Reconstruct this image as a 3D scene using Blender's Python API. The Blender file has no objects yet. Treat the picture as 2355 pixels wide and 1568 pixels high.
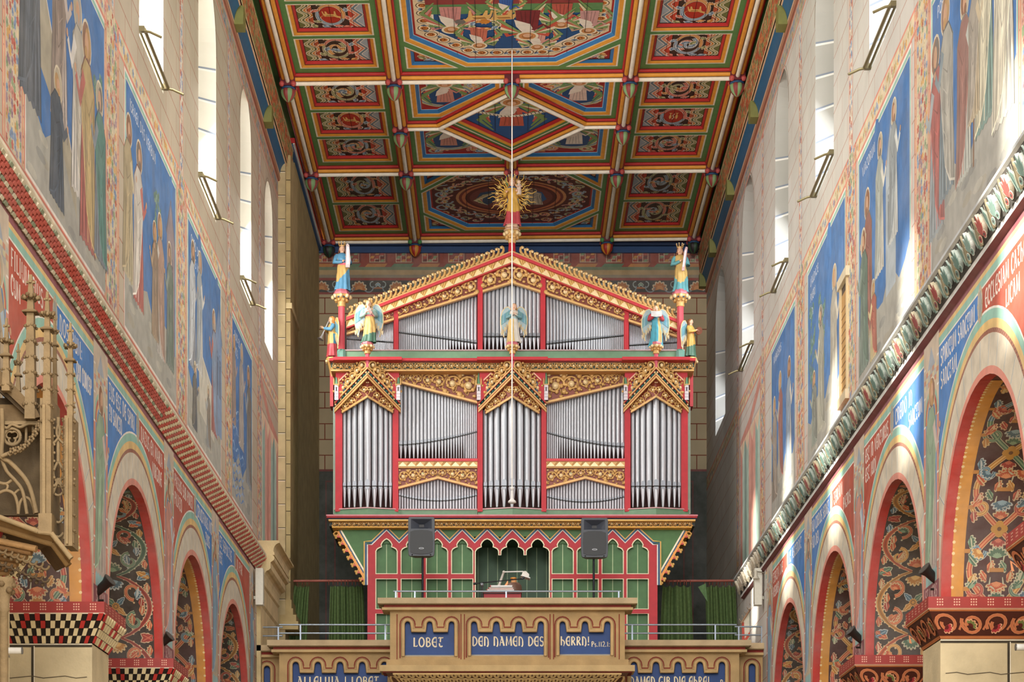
import bpy, math, random
from mathutils import Vector, Matrix
from mathutils.geometry import tessellate_polygon
pi, sin, cos = math.pi, math.sin, math.cos
rnd = random.Random(7)
scn = bpy.context.scene
COL = scn.collection
# ------------------------------------------------------------ camera, sky, sun, big lights, exposure
FPX, VX, VY, CX, CZ = 4800.0, 1164.0, 2140.0, -0.10, 1.60      # focal length and vanishing point in px of the 2355x1568 frame
cam = bpy.data.cameras.new('camera'); cam_o = bpy.data.objects.new('camera', cam); COL.objects.link(cam_o)
cam.sensor_width = 36.0; cam.lens = FPX / 2355.0 * 36.0
cam.shift_x = (1177.5 - VX) / 2355.0; cam.shift_y = (VY - 784.0) / 2355.0
cam.clip_end = 400; cam.clip_start = 0.5
cam_o.location = (CX, 0, CZ); cam_o.rotation_euler = (pi / 2, 0, 0)
scn.camera = cam_o
wd = bpy.data.worlds.new('sky'); scn.world = wd; wd.use_nodes = True
_n = wd.node_tree.nodes; _bg = _n['Background']; _bg.inputs[0].default_value = (0.90, 0.95, 1.0, 1); _bg.inputs[1].default_value = 1.15
sun = bpy.data.lights.new('sun', 'SUN'); sun.energy = 7.0; sun.angle = math.radians(2.6); sun.color = (1.0, 0.93, 0.80)
sun_o = bpy.data.objects.new('sun', sun); COL.objects.link(sun_o)
sun_o.rotation_euler = Vector((8.4, 2.45, -5.0)).to_track_quat('-Z', 'Y').to_euler()
def area(name, loc, aim, sx, sy, power, col):
    l = bpy.data.lights.new(name, 'AREA'); l.shape = 'RECTANGLE'; l.size = sx; l.size_y = sy; l.energy = power; l.color = col
    o = bpy.data.objects.new(name, l); COL.objects.link(o); o.location = loc
    o.rotation_euler = (Vector(aim) - Vector(loc)).to_track_quat('-Z', 'Y').to_euler(); return o
# area fills added out of view, standing in for daylight from choir and crossing
area('choir_side_fill', (0, -9, 9), (0, 30, 8.5), 8, 12, 2300, (1.0, 0.965, 0.92))
area('crossing_fill', (-3, 4, 14), (2.5, 36, 9), 3, 3, 700, (1.0, 0.96, 0.91))
scn.view_settings.view_transform = 'Standard'; scn.view_settings.look = 'None'
scn.view_settings.exposure = 1.0; scn.view_settings.gamma = 1.0; scn.view_settings.use_curve_mapping = False
# ------------------------------------------------------------ colour and materials
def C(h):
    h = h.lstrip('#')
    out = []
    for i in (0, 2, 4):
        c = int(h[i:i + 2], 16) / 255.0
        out.append(c / 12.92 if c <= 0.04045 else ((c + 0.055) / 1.055) ** 2.4)
    return tuple(out)
def mixc(a, b, t): return tuple(x * (1 - t) + y * t for x, y in zip(a, b))
def shade(c, k): return tuple(min(1, x * k) for x in c)
MATS = {}
def material(name, rough=0.7, metal=0.0, spec=0.35, noise=0.12, nscale=6.0, fade=0.0, fadecol=(0.5, 0.48, 0.45), bump=0.0, bscale=30.0, stretch=(1, 1, 1)):
    m = bpy.data.materials.new(name); m.use_nodes = True; nt = m.node_tree; N = nt.nodes; L = nt.links
    b = N['Principled BSDF']; b.inputs['Roughness'].default_value = rough; b.inputs['Metallic'].default_value = metal
    b.inputs['Specular IOR Level'].default_value = spec
    at = N.new('ShaderNodeAttribute'); at.attribute_name = 'Col'
    tc = N.new('ShaderNodeTexCoord'); mp = N.new('ShaderNodeMapping'); mp.inputs['Scale'].default_value = stretch
    L.new(tc.outputs['Object'], mp.inputs[0])
    nz = N.new('ShaderNodeTexNoise'); nz.inputs['Scale'].default_value = nscale; nz.inputs['Detail'].default_value = 5.0
    L.new(mp.outputs[0], nz.inputs['Vector'])
    mr = N.new('ShaderNodeMapRange'); mr.inputs[1].default_value = 0.3; mr.inputs[2].default_value = 0.7
    mr.inputs[3].default_value = 1 - noise; mr.inputs[4].default_value = 1 + noise
    L.new(nz.outputs['Fac'], mr.inputs[0])
    mx = N.new('ShaderNodeVectorMath'); mx.operation = 'SCALE'; L.new(at.outputs['Color'], mx.inputs[0]); L.new(mr.outputs[0], mx.inputs['Scale'])
    last = mx.outputs[0]
    if fade:
        n2 = N.new('ShaderNodeTexNoise'); n2.inputs['Scale'].default_value = nscale * 0.35; n2.inputs['Detail'].default_value = 8.0; n2.inputs['Roughness'].default_value = 0.65
        L.new(mp.outputs[0], n2.inputs['Vector'])
        m2 = N.new('ShaderNodeMapRange'); m2.inputs[1].default_value = 0.35; m2.inputs[2].default_value = 0.75; m2.inputs[3].default_value = fade * 0.3; m2.inputs[4].default_value = fade
        L.new(n2.outputs['Fac'], m2.inputs[0])
        mm = N.new('ShaderNodeMix'); mm.data_type = 'RGBA'; L.new(m2.outputs[0], mm.inputs['Factor']); L.new(last, mm.inputs['A']); mm.inputs['B'].default_value = (*fadecol, 1)
        last = mm.outputs['Result']
    L.new(last, b.inputs['Base Color'])
    if bump:
        nb = N.new('ShaderNodeTexNoise'); nb.inputs['Scale'].default_value = bscale; nb.inputs['Detail'].default_value = 4.0; L.new(mp.outputs[0], nb.inputs['Vector'])
        bp = N.new('ShaderNodeBump'); bp.inputs['Strength'].default_value = bump; bp.inputs['Distance'].default_value = 0.02
        L.new(nb.outputs['Fac'], bp.inputs['Height']); L.new(bp.outputs[0], b.inputs['Normal'])
    MATS[name] = m; return m
PAINT = material('painted_wood', 0.5, 0, 0.35, 0.08, 9)
FRESCO = material('fresco_plaster', 0.85, 0, 0.15, 0.16, 5, fade=0.26, fadecol=(0.52, 0.50, 0.47))
STONE = material('sandstone', 0.85, 0, 0.2, 0.14, 4, fade=0.15, fadecol=(0.40, 0.33, 0.22), bump=0.25, bscale=40)
PLASTER = material('limewash', 0.9, 0, 0.15, 0.07, 1.6, fade=0.10, fadecol=(0.50, 0.46, 0.40))
GILD = material('gilding', 0.42, 0.15, 0.5, 0.10, 14)
TIN = material('pipe_metal', 0.32, 0.25, 0.5, 0.06, 3, stretch=(6, 6, .6))
STEEL = material('grey_steel', 0.35, 0.7, 0.5, 0.05, 10)
CLOTH = material('green_cloth', 0.95, 0, 0.1, 0.15, 22)
PLASTIC = material('moulded_plastic', 0.45, 0, 0.4, 0.04, 30)
POLY = material('polychrome', 0.45, 0, 0.45, 0.10, 12)
CARVED = material('carved_stone', 0.8, 0, 0.2, 0.16, 9, fade=0.2, fadecol=(0.30, 0.22, 0.13), bump=0.3, bscale=50)
def brick_material(name, c1, c2, joint, bw, bh, axis, mort=0.008):
    m = bpy.data.materials.new(name); m.use_nodes = True; nt = m.node_tree; N = nt.nodes; L = nt.links; b = N['Principled BSDF']
    b.inputs['Roughness'].default_value = 0.9; b.inputs['Specular IOR Level'].default_value = 0.15
    tc = N.new('ShaderNodeTexCoord'); sp = N.new('ShaderNodeSeparateXYZ'); cb = N.new('ShaderNodeCombineXYZ'); L.new(tc.outputs['Object'], sp.inputs[0])
    L.new(sp.outputs[0 if axis == 'x' else 1], cb.inputs[0]); L.new(sp.outputs[2], cb.inputs[1])
    br = N.new('ShaderNodeTexBrick'); br.inputs['Scale'].default_value = 1.0; br.inputs['Brick Width'].default_value = bw; br.inputs['Row Height'].default_value = bh
    br.inputs['Mortar Size'].default_value = mort; br.inputs['Mortar Smooth'].default_value = 0.2
    br.inputs['Color1'].default_value = (*c1, 1); br.inputs['Color2'].default_value = (*c2, 1); br.inputs['Mortar'].default_value = (*joint, 1)
    L.new(cb.outputs[0], br.inputs['Vector'])
    nz = N.new('ShaderNodeTexNoise'); nz.inputs['Scale'].default_value = 1.3; nz.inputs['Detail'].default_value = 6; L.new(tc.outputs['Object'], nz.inputs['Vector'])
    mr = N.new('ShaderNodeMapRange'); mr.inputs[1].default_value = .3; mr.inputs[2].default_value = .7; mr.inputs[3].default_value = .9; mr.inputs[4].default_value = 1.06; L.new(nz.outputs['Fac'], mr.inputs[0])
    vm = N.new('ShaderNodeVectorMath'); vm.operation = 'SCALE'; L.new(br.outputs['Color'], vm.inputs[0]); L.new(mr.outputs[0], vm.inputs['Scale'])
    L.new(vm.outputs[0], b.inputs['Base Color']); return m
GLASS = bpy.data.materials.new('window_glass'); GLASS.use_nodes = True
_N = GLASS.node_tree.nodes; _L = GLASS.node_tree.links; _out = _N['Material Output']; _N.remove(_N['Principled BSDF'])
_t = _N.new('ShaderNodeBsdfTransparent'); _t.inputs[0].default_value = (.93, .95, .96, 1); _g = _N.new('ShaderNodeBsdfGlossy'); _g.inputs['Roughness'].default_value = .1
_mx = _N.new('ShaderNodeMixShader'); _mx.inputs[0].default_value = .06; _L.new(_t.outputs[0], _mx.inputs[1]); _L.new(_g.outputs[0], _mx.inputs[2]); _L.new(_mx.outputs[0], _out.inputs[0])
# ------------------------------------------------------------ mesh collector
class MB:
    def __init__(s): s.v = []; s.f = []; s.c = []; s.s = []
    def face(s, pts, col, sm=False):
        n = len(s.v); s.v.extend(tuple(p) for p in pts); s.f.append(tuple(range(n, n + len(pts)))); s.c.append(col); s.s.append(sm)
    def grid(s, rows, col, cu=False, cv=False, sm=True):
        n = len(s.v); R = len(rows); K = len(rows[0])
        for r in rows: s.v.extend(tuple(p) for p in r)
        for i in range(R if cv else R - 1):
            for j in range(K if cu else K - 1):
                a, b = i, (i + 1) % R; c, d = j, (j + 1) % K
                s.f.append((n + a * K + c, n + a * K + d, n + b * K + d, n + b * K + c))
                s.c.append(col(i, j) if callable(col) else col); s.s.append(sm)
    def box(s, x0, x1, y0, y1, z0, z1, col, M=None):
        P = [Vector((x, y, z)) for z in (z0, z1) for y in (y0, y1) for x in (x0, x1)]
        if M is not None: P = [M @ p for p in P]
        n = len(s.v); s.v.extend(tuple(p) for p in P)
        for f in ((0, 2, 3, 1), (4, 5, 7, 6), (0, 1, 5, 4), (2, 6, 7, 3), (0, 4, 6, 2), (1, 3, 7, 5)):
            s.f.append(tuple(n + i for i in f)); s.c.append(col); s.s.append(False)
    def tube(s, path, r, col, n=6, caps=True, sm=True, flat=1.0):
        P = [Vector(p) for p in path]; K = len(P); rows = []
        t0 = (P[1] - P[0]).normalized(); up = Vector((0, 0, 1)) if abs(t0.z) < .9 else Vector((0, 1, 0))
        a = t0.cross(up).normalized()
        for i in range(K):
            t = (P[min(i + 1, K - 1)] - P[max(i - 1, 0)]); t = t.normalized() if t.length > 1e-9 else t0
            a = a - t * a.dot(t)
            a = a.normalized() if a.length > 1e-6 else t.orthogonal().normalized()
            b = t.cross(a); rr = r[i] if isinstance(r, (list, tuple)) else r
            rows.append([P[i] + (a * cos(2 * pi * k / n) + b * sin(2 * pi * k / n) * flat) * rr for k in range(n)])
        s.grid(rows, col, cu=True, sm=sm)
        if caps:
            c0 = col(0, 0) if callable(col) else col; c1 = col(K - 2, 0) if callable(col) else col
            s.face(rows[0], c0); s.face(list(reversed(rows[-1])), c1)
    def lathe(s, prof, o, col, n=12, sx=1, sy=1, sm=True, rot=0.0, caps=True):
        rows = [[(o[0] + r * sx * cos(2 * pi * k / n + rot), o[1] + r * sy * sin(2 * pi * k / n + rot), o[2] + z) for k in range(n)] for r, z in prof]
        s.grid(rows, col, cu=True, sm=sm)
        if caps:
            s.face(rows[0], col(0, 0) if callable(col) else col); s.face(rows[-1], col(len(prof) - 2, 0) if callable(col) else col)
    def ball(s, c, r, col, n=8, m=5, sc=(1, 1, 1)):
        rows = []
        for i in range(m + 1):
            a = -pi / 2 + pi * i / m
            rows.append([(c[0] + r * sc[0] * cos(a) * cos(2 * pi * k / n), c[1] + r * sc[1] * cos(a) * sin(2 * pi * k / n), c[2] + r * sc[2] * sin(a)) for k in range(n)])
        s.grid(rows, col, cu=True)
    def prism(s, F, pts, w0, w1, col, side=None):
        side = side or col
        s.face([F(u, v, w1) for u, v in pts], col); s.face([F(u, v, w0) for u, v in reversed(pts)], side)
        for i in range(len(pts)):
            (a, b), (c, d) = pts[i], pts[(i + 1) % len(pts)]
            s.face([F(a, b, w0), F(c, d, w0), F(c, d, w1), F(a, b, w1)], side)
    def holes(s, F, outer, holes, w, col):
        loops = [outer] + holes; flat = [p for l in loops for p in l]
        for t in tessellate_polygon([[Vector((p[0], p[1], 0)) for p in l] for l in loops]):
            s.face([F(flat[i][0], flat[i][1], w) for i in t], col)
    def build(s, name, mat, parent=None, **props):
        me = bpy.data.meshes.new(name); me.from_pydata(s.v, [], s.f)
        o = bpy.data.objects.new(name, me); COL.objects.link(o)
        if s.f:
            at = me.color_attributes.new('Col', 'FLOAT_COLOR', 'CORNER')
            buf = []
            for f, c in zip(s.f, s.c): buf.extend((c[0], c[1], c[2], 1.0) * len(f))
            at.data.foreach_set('color', buf)
            me.polygons.foreach_set('use_smooth', s.s)
        me.materials.append(mat); me.update()
        if parent is not None:
            o.parent = parent; o.matrix_parent_inverse = Matrix.Identity(4)
            pl = parent
            off = Vector((0, 0, 0))
            while pl is not None: off += Vector(pl.location); pl = pl.parent
            me.transform(Matrix.Translation(-off))
        for k, v in props.items(): o[k] = v
        return o
def thing(name, label, cat, loc=(0, 0, 0), group=None):
    o = bpy.data.objects.new(name, None); COL.objects.link(o); o.location = loc; o.empty_display_size = .1
    o['label'] = label; o['category'] = cat
    if group: o['group'] = group
    return o
def tag(o, label, cat, group=None):
    o['label'] = label; o['category'] = cat
    if group: o['group'] = group
    return o
def struct(name, mb, mat, label=None, cat='wall'):
    o = mb.build(name, mat, kind='structure'); o['label'] = label or name.replace('_', ' '); o['category'] = cat; return o
# ------------------------------------------------------------ frames: F(u, v, w) -> world; w points to the viewer's side
XL, XR, YW = -4.23, 4.17, 44.45
def FL(u, v, w=0): return (XL + w, u, v)
def FR(u, v, w=0): return (XR - w, u, v)
def FLp(u, v, w=0): return FL(u, v, w * .2 if w > 0 else w)
def FRp(u, v, w=0): return FR(u, v, w * .2 if w > 0 else w)
def FW(u, v, w=0): return (u, YW - w, v)
def front(D): return lambda u, v, w=0: (u, D - w, v)
def px(D): return lambda x, y, w=0: (CX + (x - VX) * D / FPX, D - w, CZ + (VY - y) * D / FPX)
def ux(x, D): return CX + (x - VX) * D / FPX
def uz(y, D): return CZ + (VY - y) * D / FPX
def dl(x): return FPX * (CX - XL) / (VX - x)            # depth on the left wall at image column x
def dr(x): return FPX * (XR - CX) / (x - VX)
# ------------------------------------------------------------ flat painting
def ribbon(mb, F, pts, wd, col, w, closed=False):
    K = len(pts); w += jit.random() * 4e-4
    L, R = [], []
    for i in range(K):
        if closed: p, q = pts[i - 1], pts[(i + 1) % K]
        else: p, q = pts[max(i - 1, 0)], pts[min(i + 1, K - 1)]
        dx, dy = q[0] - p[0], q[1] - p[1]; l = math.hypot(dx, dy) or 1
        h = (wd[i] if isinstance(wd, (list, tuple)) else wd) / 2
        L.append((pts[i][0] - dy / l * h, pts[i][1] + dx / l * h)); R.append((pts[i][0] + dy / l * h, pts[i][1] - dx / l * h))
    mb.grid([[F(*p, w) for p in L], [F(*p, w) for p in R]], col, cu=closed, sm=False)
def rib3(mb, F, pts, wd, out, main, hi, w, closed=False):
    sc = (lambda k: [x * k for x in wd]) if isinstance(wd, (list, tuple)) else (lambda k: wd * k)
    ribbon(mb, F, pts, sc(1.0), out, w, closed); ribbon(mb, F, pts, sc(.74), main, w + .001, closed)
    if hi: ribbon(mb, F, pts, sc(.26), hi, w + .002, closed)
jit = random.Random(3)
def rect(mb, F, u0, u1, v0, v1, col, w): w += jit.random() * 3e-4; mb.face([F(u0, v0, w), F(u1, v0, w), F(u1, v1, w), F(u0, v1, w)], col)
def poly(mb, F, pts, col, w): w += jit.random() * 4e-4; mb.face([F(p[0], p[1], w) for p in pts], col)
def arc(cx, cy, r, a0, a1, n, ry=None): return [(cx + r * cos(a0 + (a1 - a0) * i / n), cy + (ry or r) * sin(a0 + (a1 - a0) * i / n)) for i in range(n + 1)]
def disc(mb, F, cx, cy, r, col, w, n=14, ry=None): poly(mb, F, arc(cx, cy, r, 0, 2 * pi, n, ry)[:-1], col, w)
def ring(mb, F, cx, cy, r, wd, col, w, n=18, ry=None): ribbon(mb, F, arc(cx, cy, r, 0, 2 * pi, n, ry)[:-1], wd, col, w, True)
def spiral(cx, cy, r0, r1, a0, turns, n=18): return [(cx + (r0 + (r1 - r0) * i / n) * cos(a0 + turns * 2 * pi * i / n), cy + (r0 + (r1 - r0) * i / n) * sin(a0 + turns * 2 * pi * i / n)) for i in range(n + 1)]
def palm(mb, F, x, y, ang, size, cols, w, n=5, spread=1.9):
    for k, c in ((1.0, cols[0]), (.82, cols[1]), (.45, cols[2])):
        pts = [(x, y)]
        for i in range(n * 4 + 1):
            t = i / (n * 4); a = ang + (t - .5) * spread
            r = size * k * (.80 + .20 * abs(sin(t * n * pi))) * (.86 + .14 * cos((t - .5) * 2.4))
            pts.append((x + r * cos(a), y + r * sin(a)))
        poly(mb, F, pts, c, w); w += .001
def leaf(mb, F, x, y, ang, L, W, cols, w, lob=3):
    ca, sa = cos(ang), sin(ang)
    for k, c in ((1, cols[0]), (.78, cols[1])):
        up, dn = [], []
        for i in range(lob * 4 + 1):
            t = i / (lob * 4); h = W * .5 * k * sin(pi * min(1, t * .92 + .06)) * (.75 + .25 * abs(sin(t * lob * pi)))
            up.append((t * L * (k if k == 1 else .93), h)); dn.append((t * L * (k if k == 1 else .93), -h))
        poly(mb, F, [(x + a * ca - b * sa, y + a * sa + b * ca) for a, b in up + dn[::-1]], c, w); w += .001
    ribbon(mb, F, [(x + .08 * L * ca, y + .08 * L * sa), (x + .8 * L * ca, y + .8 * L * sa)], W * .1, cols[2], w)
def inset(pts, d):
    n = len(pts); A = sum(pts[i][0] * pts[(i + 1) % n][1] - pts[(i + 1) % n][0] * pts[i][1] for i in range(n)); sg = 1 if A > 0 else -1
    out = []
    for i in range(n):
        p, q, r = Vector(pts[i - 1][:2]), Vector(pts[i][:2]), Vector(pts[(i + 1) % n][:2])
        e1 = (q - p).normalized(); e2 = (r - q).normalized(); n1 = Vector((-e1.y, e1.x)) * sg; n2 = Vector((-e2.y, e2.x)) * sg
        b = n1 + n2; k = d / max(.2, (1 + n1.dot(n2))); out.append((q.x + b.x * k, q.y + b.y * k))
    return out
def frame_ring(mb, F, pts, d, w0, w1, col):
    q = inset(pts, d); n = len(pts)
    for i in range(n):
        j = (i + 1) % n; mb.face([F(*pts[i], w0), F(*pts[j], w0), F(*q[j], w1), F(*q[i], w1)], col)
    return q
def blobs(mb, F, u0, u1, v0, v1, step, cols, w, r, el=1.0, n=7):
    nu = max(1, int((u1 - u0) / step)); nv = max(1, int((v1 - v0) / step))
    for i in range(nu):
        for j in range(nv):
            u = u0 + (i + .5 + rnd.uniform(-.3, .3)) * (u1 - u0) / nu; v = v0 + (j + .5 + rnd.uniform(-.3, .3)) * (v1 - v0) / nv
            c = rnd.choice(cols); a0 = rnd.uniform(0, 6); q = r * rnd.uniform(.7, 1.15)
            pts = []
            for k in range(n * 2):
                rr = q * (1 if k % 2 else .68); pts.append((min(max(u + rr * cos(a0 + pi * k / n), u0), u1), min(max(v + rr * el * sin(a0 + pi * k / n), v0), v1)))
            poly(mb, F, pts, c, w + rnd.random() * .0015)
            if rnd.random() < .6: disc(mb, F, u, v, q * .3, shade(c, .55), w + .002, 5)
# lettering: strokes on a 0..1 high grid (uncial capitals); each stroke = (points, width)
def _a(cx, cy, rx, ry, a0, a1, n=8): return [(cx + rx * cos(math.radians(a0 + (a1 - a0) * i / n)), cy + ry * sin(math.radians(a0 + (a1 - a0) * i / n))) for i in range(n + 1)]
GL = {
 'A': (.72, [([(.06, 0), (.3, 1)], .06), ([(.3, 1), (.62, 0)], .14), ([(.16, .36), (.5, .36)], .06), ([(.12, 1), (.42, 1)], .07)]),
 'B': (.62, [([(.12, 0), (.12, 1)], .13), (_a(.2, .75, .3, .24, 95, -90), .1), (_a(.2, .27, .36, .27, 90, -95), .11)]),
 'C': (.60, [(_a(.36, .5, .3, .5, 48, 312, 12), .13), ([(.54, .9), (.56, .74)], .07)]),
 'D': (.72, [([(.12, 0), (.12, 1)], .12), (_a(.14, .5, .5, .5, 92, -92, 12), .11)]),
 'E': (.62, [(_a(.4, .5, .34, .5, 60, 300, 12), .13), ([(.1, .5), (.54, .5)], .07), ([(.54, .86), (.54, .12)], .05)]),
 'F': (.56, [([(.14, 0), (.14, 1)], .13), ([(.08, .97), (.52, .97)], .08), ([(.14, .52), (.44, .52)], .07)]),
 'G': (.68, [(_a(.38, .5, .32, .5, 50, 330, 12), .12), ([(.62, .0), (.62, .42), (.42, .42)], .08)]),
 'H': (.66, [([(.12, 0), (.12, 1.05)], .13), (_a(.16, .28, .4, .36, 110, -20, 8), .11), ([(.55, .2), (.46, -.08)], .07)]),
 'I': (.30, [([(.14, 0), (.14, 1)], .13), ([(.04, 1), (.24, 1)], .06), ([(.04, 0), (.24, 0)], .06)]),
 'J': (.34, [([(.2, 1), (.2, .05), (.06, -.1)], .12), ([(.08, 1), (.3, 1)], .06)]),
 'L': (.54, [([(.14, 0), (.14, 1)], .13), ([(.1, .04), (.48, .04), (.5, .18)], .08)]),
 'M': (.86, [([(.1, 0), (.14, 1)], .11), ([(.14, 1), (.42, .12), (.7, 1)], .07), ([(.7, 1), (.76, 0)], .13), ([(.04, 1), (.22, 1)], .06), ([(.62, 1), (.8, 1)], .06)]),
 'N': (.70, [([(.12, 0), (.12, 1)], .13), (_a(.16, .5, .42, .48, 100, -5, 8), .1), ([(.58, .5), (.58, .1), (.46, -.1)], .12)]),
 'O': (.72, [(_a(.36, .5, .3, .5, 0, 360, 16), .12)]),
 'P': (.60, [([(.14, 0), (.14, 1)], .13), (_a(.2, .74, .34, .26, 95, -95), .1)]),
 'Q': (.72, [(_a(.36, .5, .3, .5, 0, 360, 16), .12), ([(.4, .2), (.66, -.12)], .1)]),
 'R': (.66, [([(.12, 0), (.12, 1)], .13), (_a(.18, .75, .32, .25, 95, -95), .1), ([(.26, .5), (.6, 0)], .12)]),
 'S': (.56, [(_a(.28, .74, .2, .25, 30, 270, 9), .1), (_a(.28, .25, .22, .26, 90, -150, 9), .12)]),
 'T': (.62, [([(.04, .9), (.12, 1), (.56, .97), (.6, 1.04)], .09), ([(.3, .97), (.26, .5)], .12), (_a(.36, .28, .2, .28, 160, 320, 9), .12)]),
 'U': (.68, [([(.12, 1), (.12, .4)], .12), (_a(.34, .34, .22, .34, 180, 350, 8), .1), ([(.58, 1), (.58, 0)], .12)]),
 'V': (.66, [([(.06, 1), (.32, 0)], .13), ([(.32, 0), (.6, 1)], .06)]),
 'X': (.62, [([(.06, 1), (.56, 0)], .13), ([(.56, 1), (.06, 0)], .06)]),
 '!': (.30, [([(.14, 1.02), (.14, .34)], .1), (_a(.14, .08, .05, .05, 0, 360, 6), .09)]),
 '.': (.24, [(_a(.1, .08, .04, .04, 0, 360, 6), .09)]), ':': (.24, [(_a(.1, .1, .04, .04, 0, 360, 6), .08), (_a(.1, .55, .04, .04, 0, 360, 6), .08)]),
 '1': (.32, [([(.16, 0), (.16, 1), (.04, .84)], .1)]), '2': (.54, [(_a(.26, .72, .2, .27, 170, -40, 8), .09), ([(.42, .52), (.06, .04), (.5, .04)], .09)]),
 'p': (.60, [([(.14, 0), (.14, 1)], .13), (_a(.2, .74, .34, .26, 95, -95), .1)]), 's': (.44, [(_a(.2, .44, .14, .16, 30, 270, 8), .09), (_a(.2, .15, .16, .16, 90, -150, 8), .09)]), ' ': (.36, []),
}
def text(mb, F, st, u, v, h, col, w, flip=1, xs=1.0):
    for ch in st:
        g = GL.get(ch, GL[' '])
        for pts, wd in g[1]:
            ribbon(mb, F, [(u + flip * p[0] * h * xs, v + p[1] * h) for p in pts], wd * h * 1.25, col, w)
        u += flip * (g[0] + .12) * h * xs
    return u
def textw(st, h, xs=1.0): return sum(GL.get(c, GL[' '])[0] + .12 for c in st) * h * xs
# ============================================================ the setting: nave walls, west wall, floor, aisles
ZS, RA, THK = 4.86, 1.70, 1.08                       # springing height, arch radius, wall thickness
CREAM, JOINT = C('#D9CDBB'), C('#B98A74')
LB = brick_material('wall_limewash_left', C('#BAAE9C'), C('#C0B4A2'), C('#A4705C'), .78, .36, 'y', .007)
RB = brick_material('wall_limewash_right', C('#C6C2BB'), C('#CAC6C0'), C('#AC8474'), .78, .36, 'y', .007)
WB = brick_material('wall_limewash_west', C('#B9A98A'), C('#BDAC8D'), C('#7D3A2C'), .72, .335, 'x', .010)
TEAL, YEL, REDO, BLU, WHT, PURP, PINK = C('#8FBFB0'), C('#E0BC7A'), C('#B4472E'), C('#3579C2'), C('#E8E2D8'), C('#8A4650'), C('#D98A76')
TERRA, OCH, OLV, DKB, GRYB, ROSE = C('#C65A3A'), C('#D89A4A'), C('#7E8A5A'), C('#3A2620'), C('#7088A8'), C('#C07068')
MUT = [C('#5E6672'), C('#B0685E'), C('#B7A27A'), C('#5F7F78'), C('#A9A4A0'), C('#7F7470'), C('#B98C82'), C('#8C9299'), C('#9A8A70')]
SKIN, HAIRS = C('#C79C7C'), [C('#8A5A3A'), C('#B8905A'), C('#6F665E'), C('#A9A29A')]
LEAFC = [C('#B85A48'), C('#7B93B5'), C('#D2A15A'), C('#8FA07A'), C('#C98C7E'), C('#9C7F8C'), C('#D9C7A0')]
def arch_edge(c, r, n=28, zs=ZS): return arc(c, zs, r, pi, 0, n)
def bilin(p00, p10, p11, p01):
    A, B, D, E = map(Vector, (p00, p10, p11, p01)); nn = (B - A).cross(E - A).normalized()
    def F(u, v, w=0): return tuple((A * (1 - u) + B * u) * (1 - v) + (E * (1 - u) + D * u) * v + nn * w)
    return F
def figure(mb, F, u, v, h, robe, cloak, d=1, halo=True, w=.003, sx=1.0, kneel=False, hair=None, arm=True):
    k = h * sx; H = h * (.72 if kneel else 1.0)
    P = lambda a, b: (u + d * a * k, v + b * H)
    hem = [P(-.17 + .034 * i, .015 * (i % 2)) for i in range(11)]
    poly(mb, F, hem + [P(.15, .3), P(.12, .55), P(.135, .74), P(.06, .83), P(-.06, .83), P(-.14, .74), P(-.12, .5), P(-.17, .28)], robe, w)
    poly(mb, F, [P(-.2, .02), P(-.08, .06), P(.02, .16), P(.08, .38), P(.14, .6), P(.14, .76), P(.05, .83), P(-.07, .83), P(-.16, .74), P(-.16, .45)], cloak, w + .0012)
    for a, b, c, e, q in ((-.13, .06, -.09, .7, .72), (-.05, .12, -.02, .62, 1.35), (.02, .2, .05, .7, .75), (.1, .02, .09, .5, .7), (-.1, .1, -.05, .45, 1.3), (.05, .03, .04, .4, .72), (.14, .04, .11, .35, 1.3)):
        q = 1 + (q - 1) * 1.35
        ribbon(mb, F, [P(a, b), P((a + c) / 2 + .01, (b + e) / 2), P(c, e)], [.006 * k, .024 * k, .004 * k], shade(cloak if a < .03 else robe, q), w + .002)
    for i in range(7):
        a = -.14 + .044 * i; e = .2 + .16 * ((i * 5) % 4) / 3; ribbon(mb, F, [P(a, .03), P(a * .9 + .006, .03 + e * .5), P(a * .72, .03 + e)], [.012 * k, .011 * k, .003 * k], shade(cloak if a < 0 else robe, (.55, 1.5)[i % 2]), w + .0019)
    for i in range(4): ribbon(mb, F, [P(-.13 + .02 * i, .72 - .10 * i), P(-.03, .60 - .11 * i), P(.07, .66 - .10 * i)], [.004 * k, .014 * k, .004 * k], shade(cloak, (.6, 1.4)[i % 2]), w + .0021)
    ol = [P(-.17, .0), P(-.17, .28), P(-.13, .5), P(-.15, .74), P(-.06, .835), P(.06, .835), P(.14, .74), P(.125, .55), P(.155, .3), P(.17, .0)]
    ribbon(mb, F, ol, .010 * k, shade(robe, .35), w + .0018)
    ribbon(mb, F, [P(-.2, .02), P(-.08, .06), P(.02, .16), P(.08, .38), P(.14, .6)], .012 * k, shade(cloak, 1.6), w + .0022)
    if halo:
        disc(mb, F, *P(.02, .905), .105 * k, C('#D8CDB4'), w - .001); disc(mb, F, *P(.02, .905), .092 * k, C('#B5A890') if rnd.random() < .5 else C('#8E6A55'), w - .0004)
    hc = hair or rnd.choice(HAIRS)
    disc(mb, F, *P(-.005, .915), .058 * k, hc, w + .0025, 10, .07 * H); disc(mb, F, *P(.022, .9), .042 * k, SKIN, w + .003, 10, .056 * H)
    disc(mb, F, *P(.035, .862), .03 * k, hc, w + .0032, 8, .028 * H)
    if arm:
        ribbon(mb, F, [P(.08, .74), P(.17, .6), P(.25, .68)], [.075 * k, .07 * k, .05 * k], shade(robe, 1.12), w + .0035); disc(mb, F, *P(.265, .7), .022 * k, SKIN, w + .004, 7)
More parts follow.
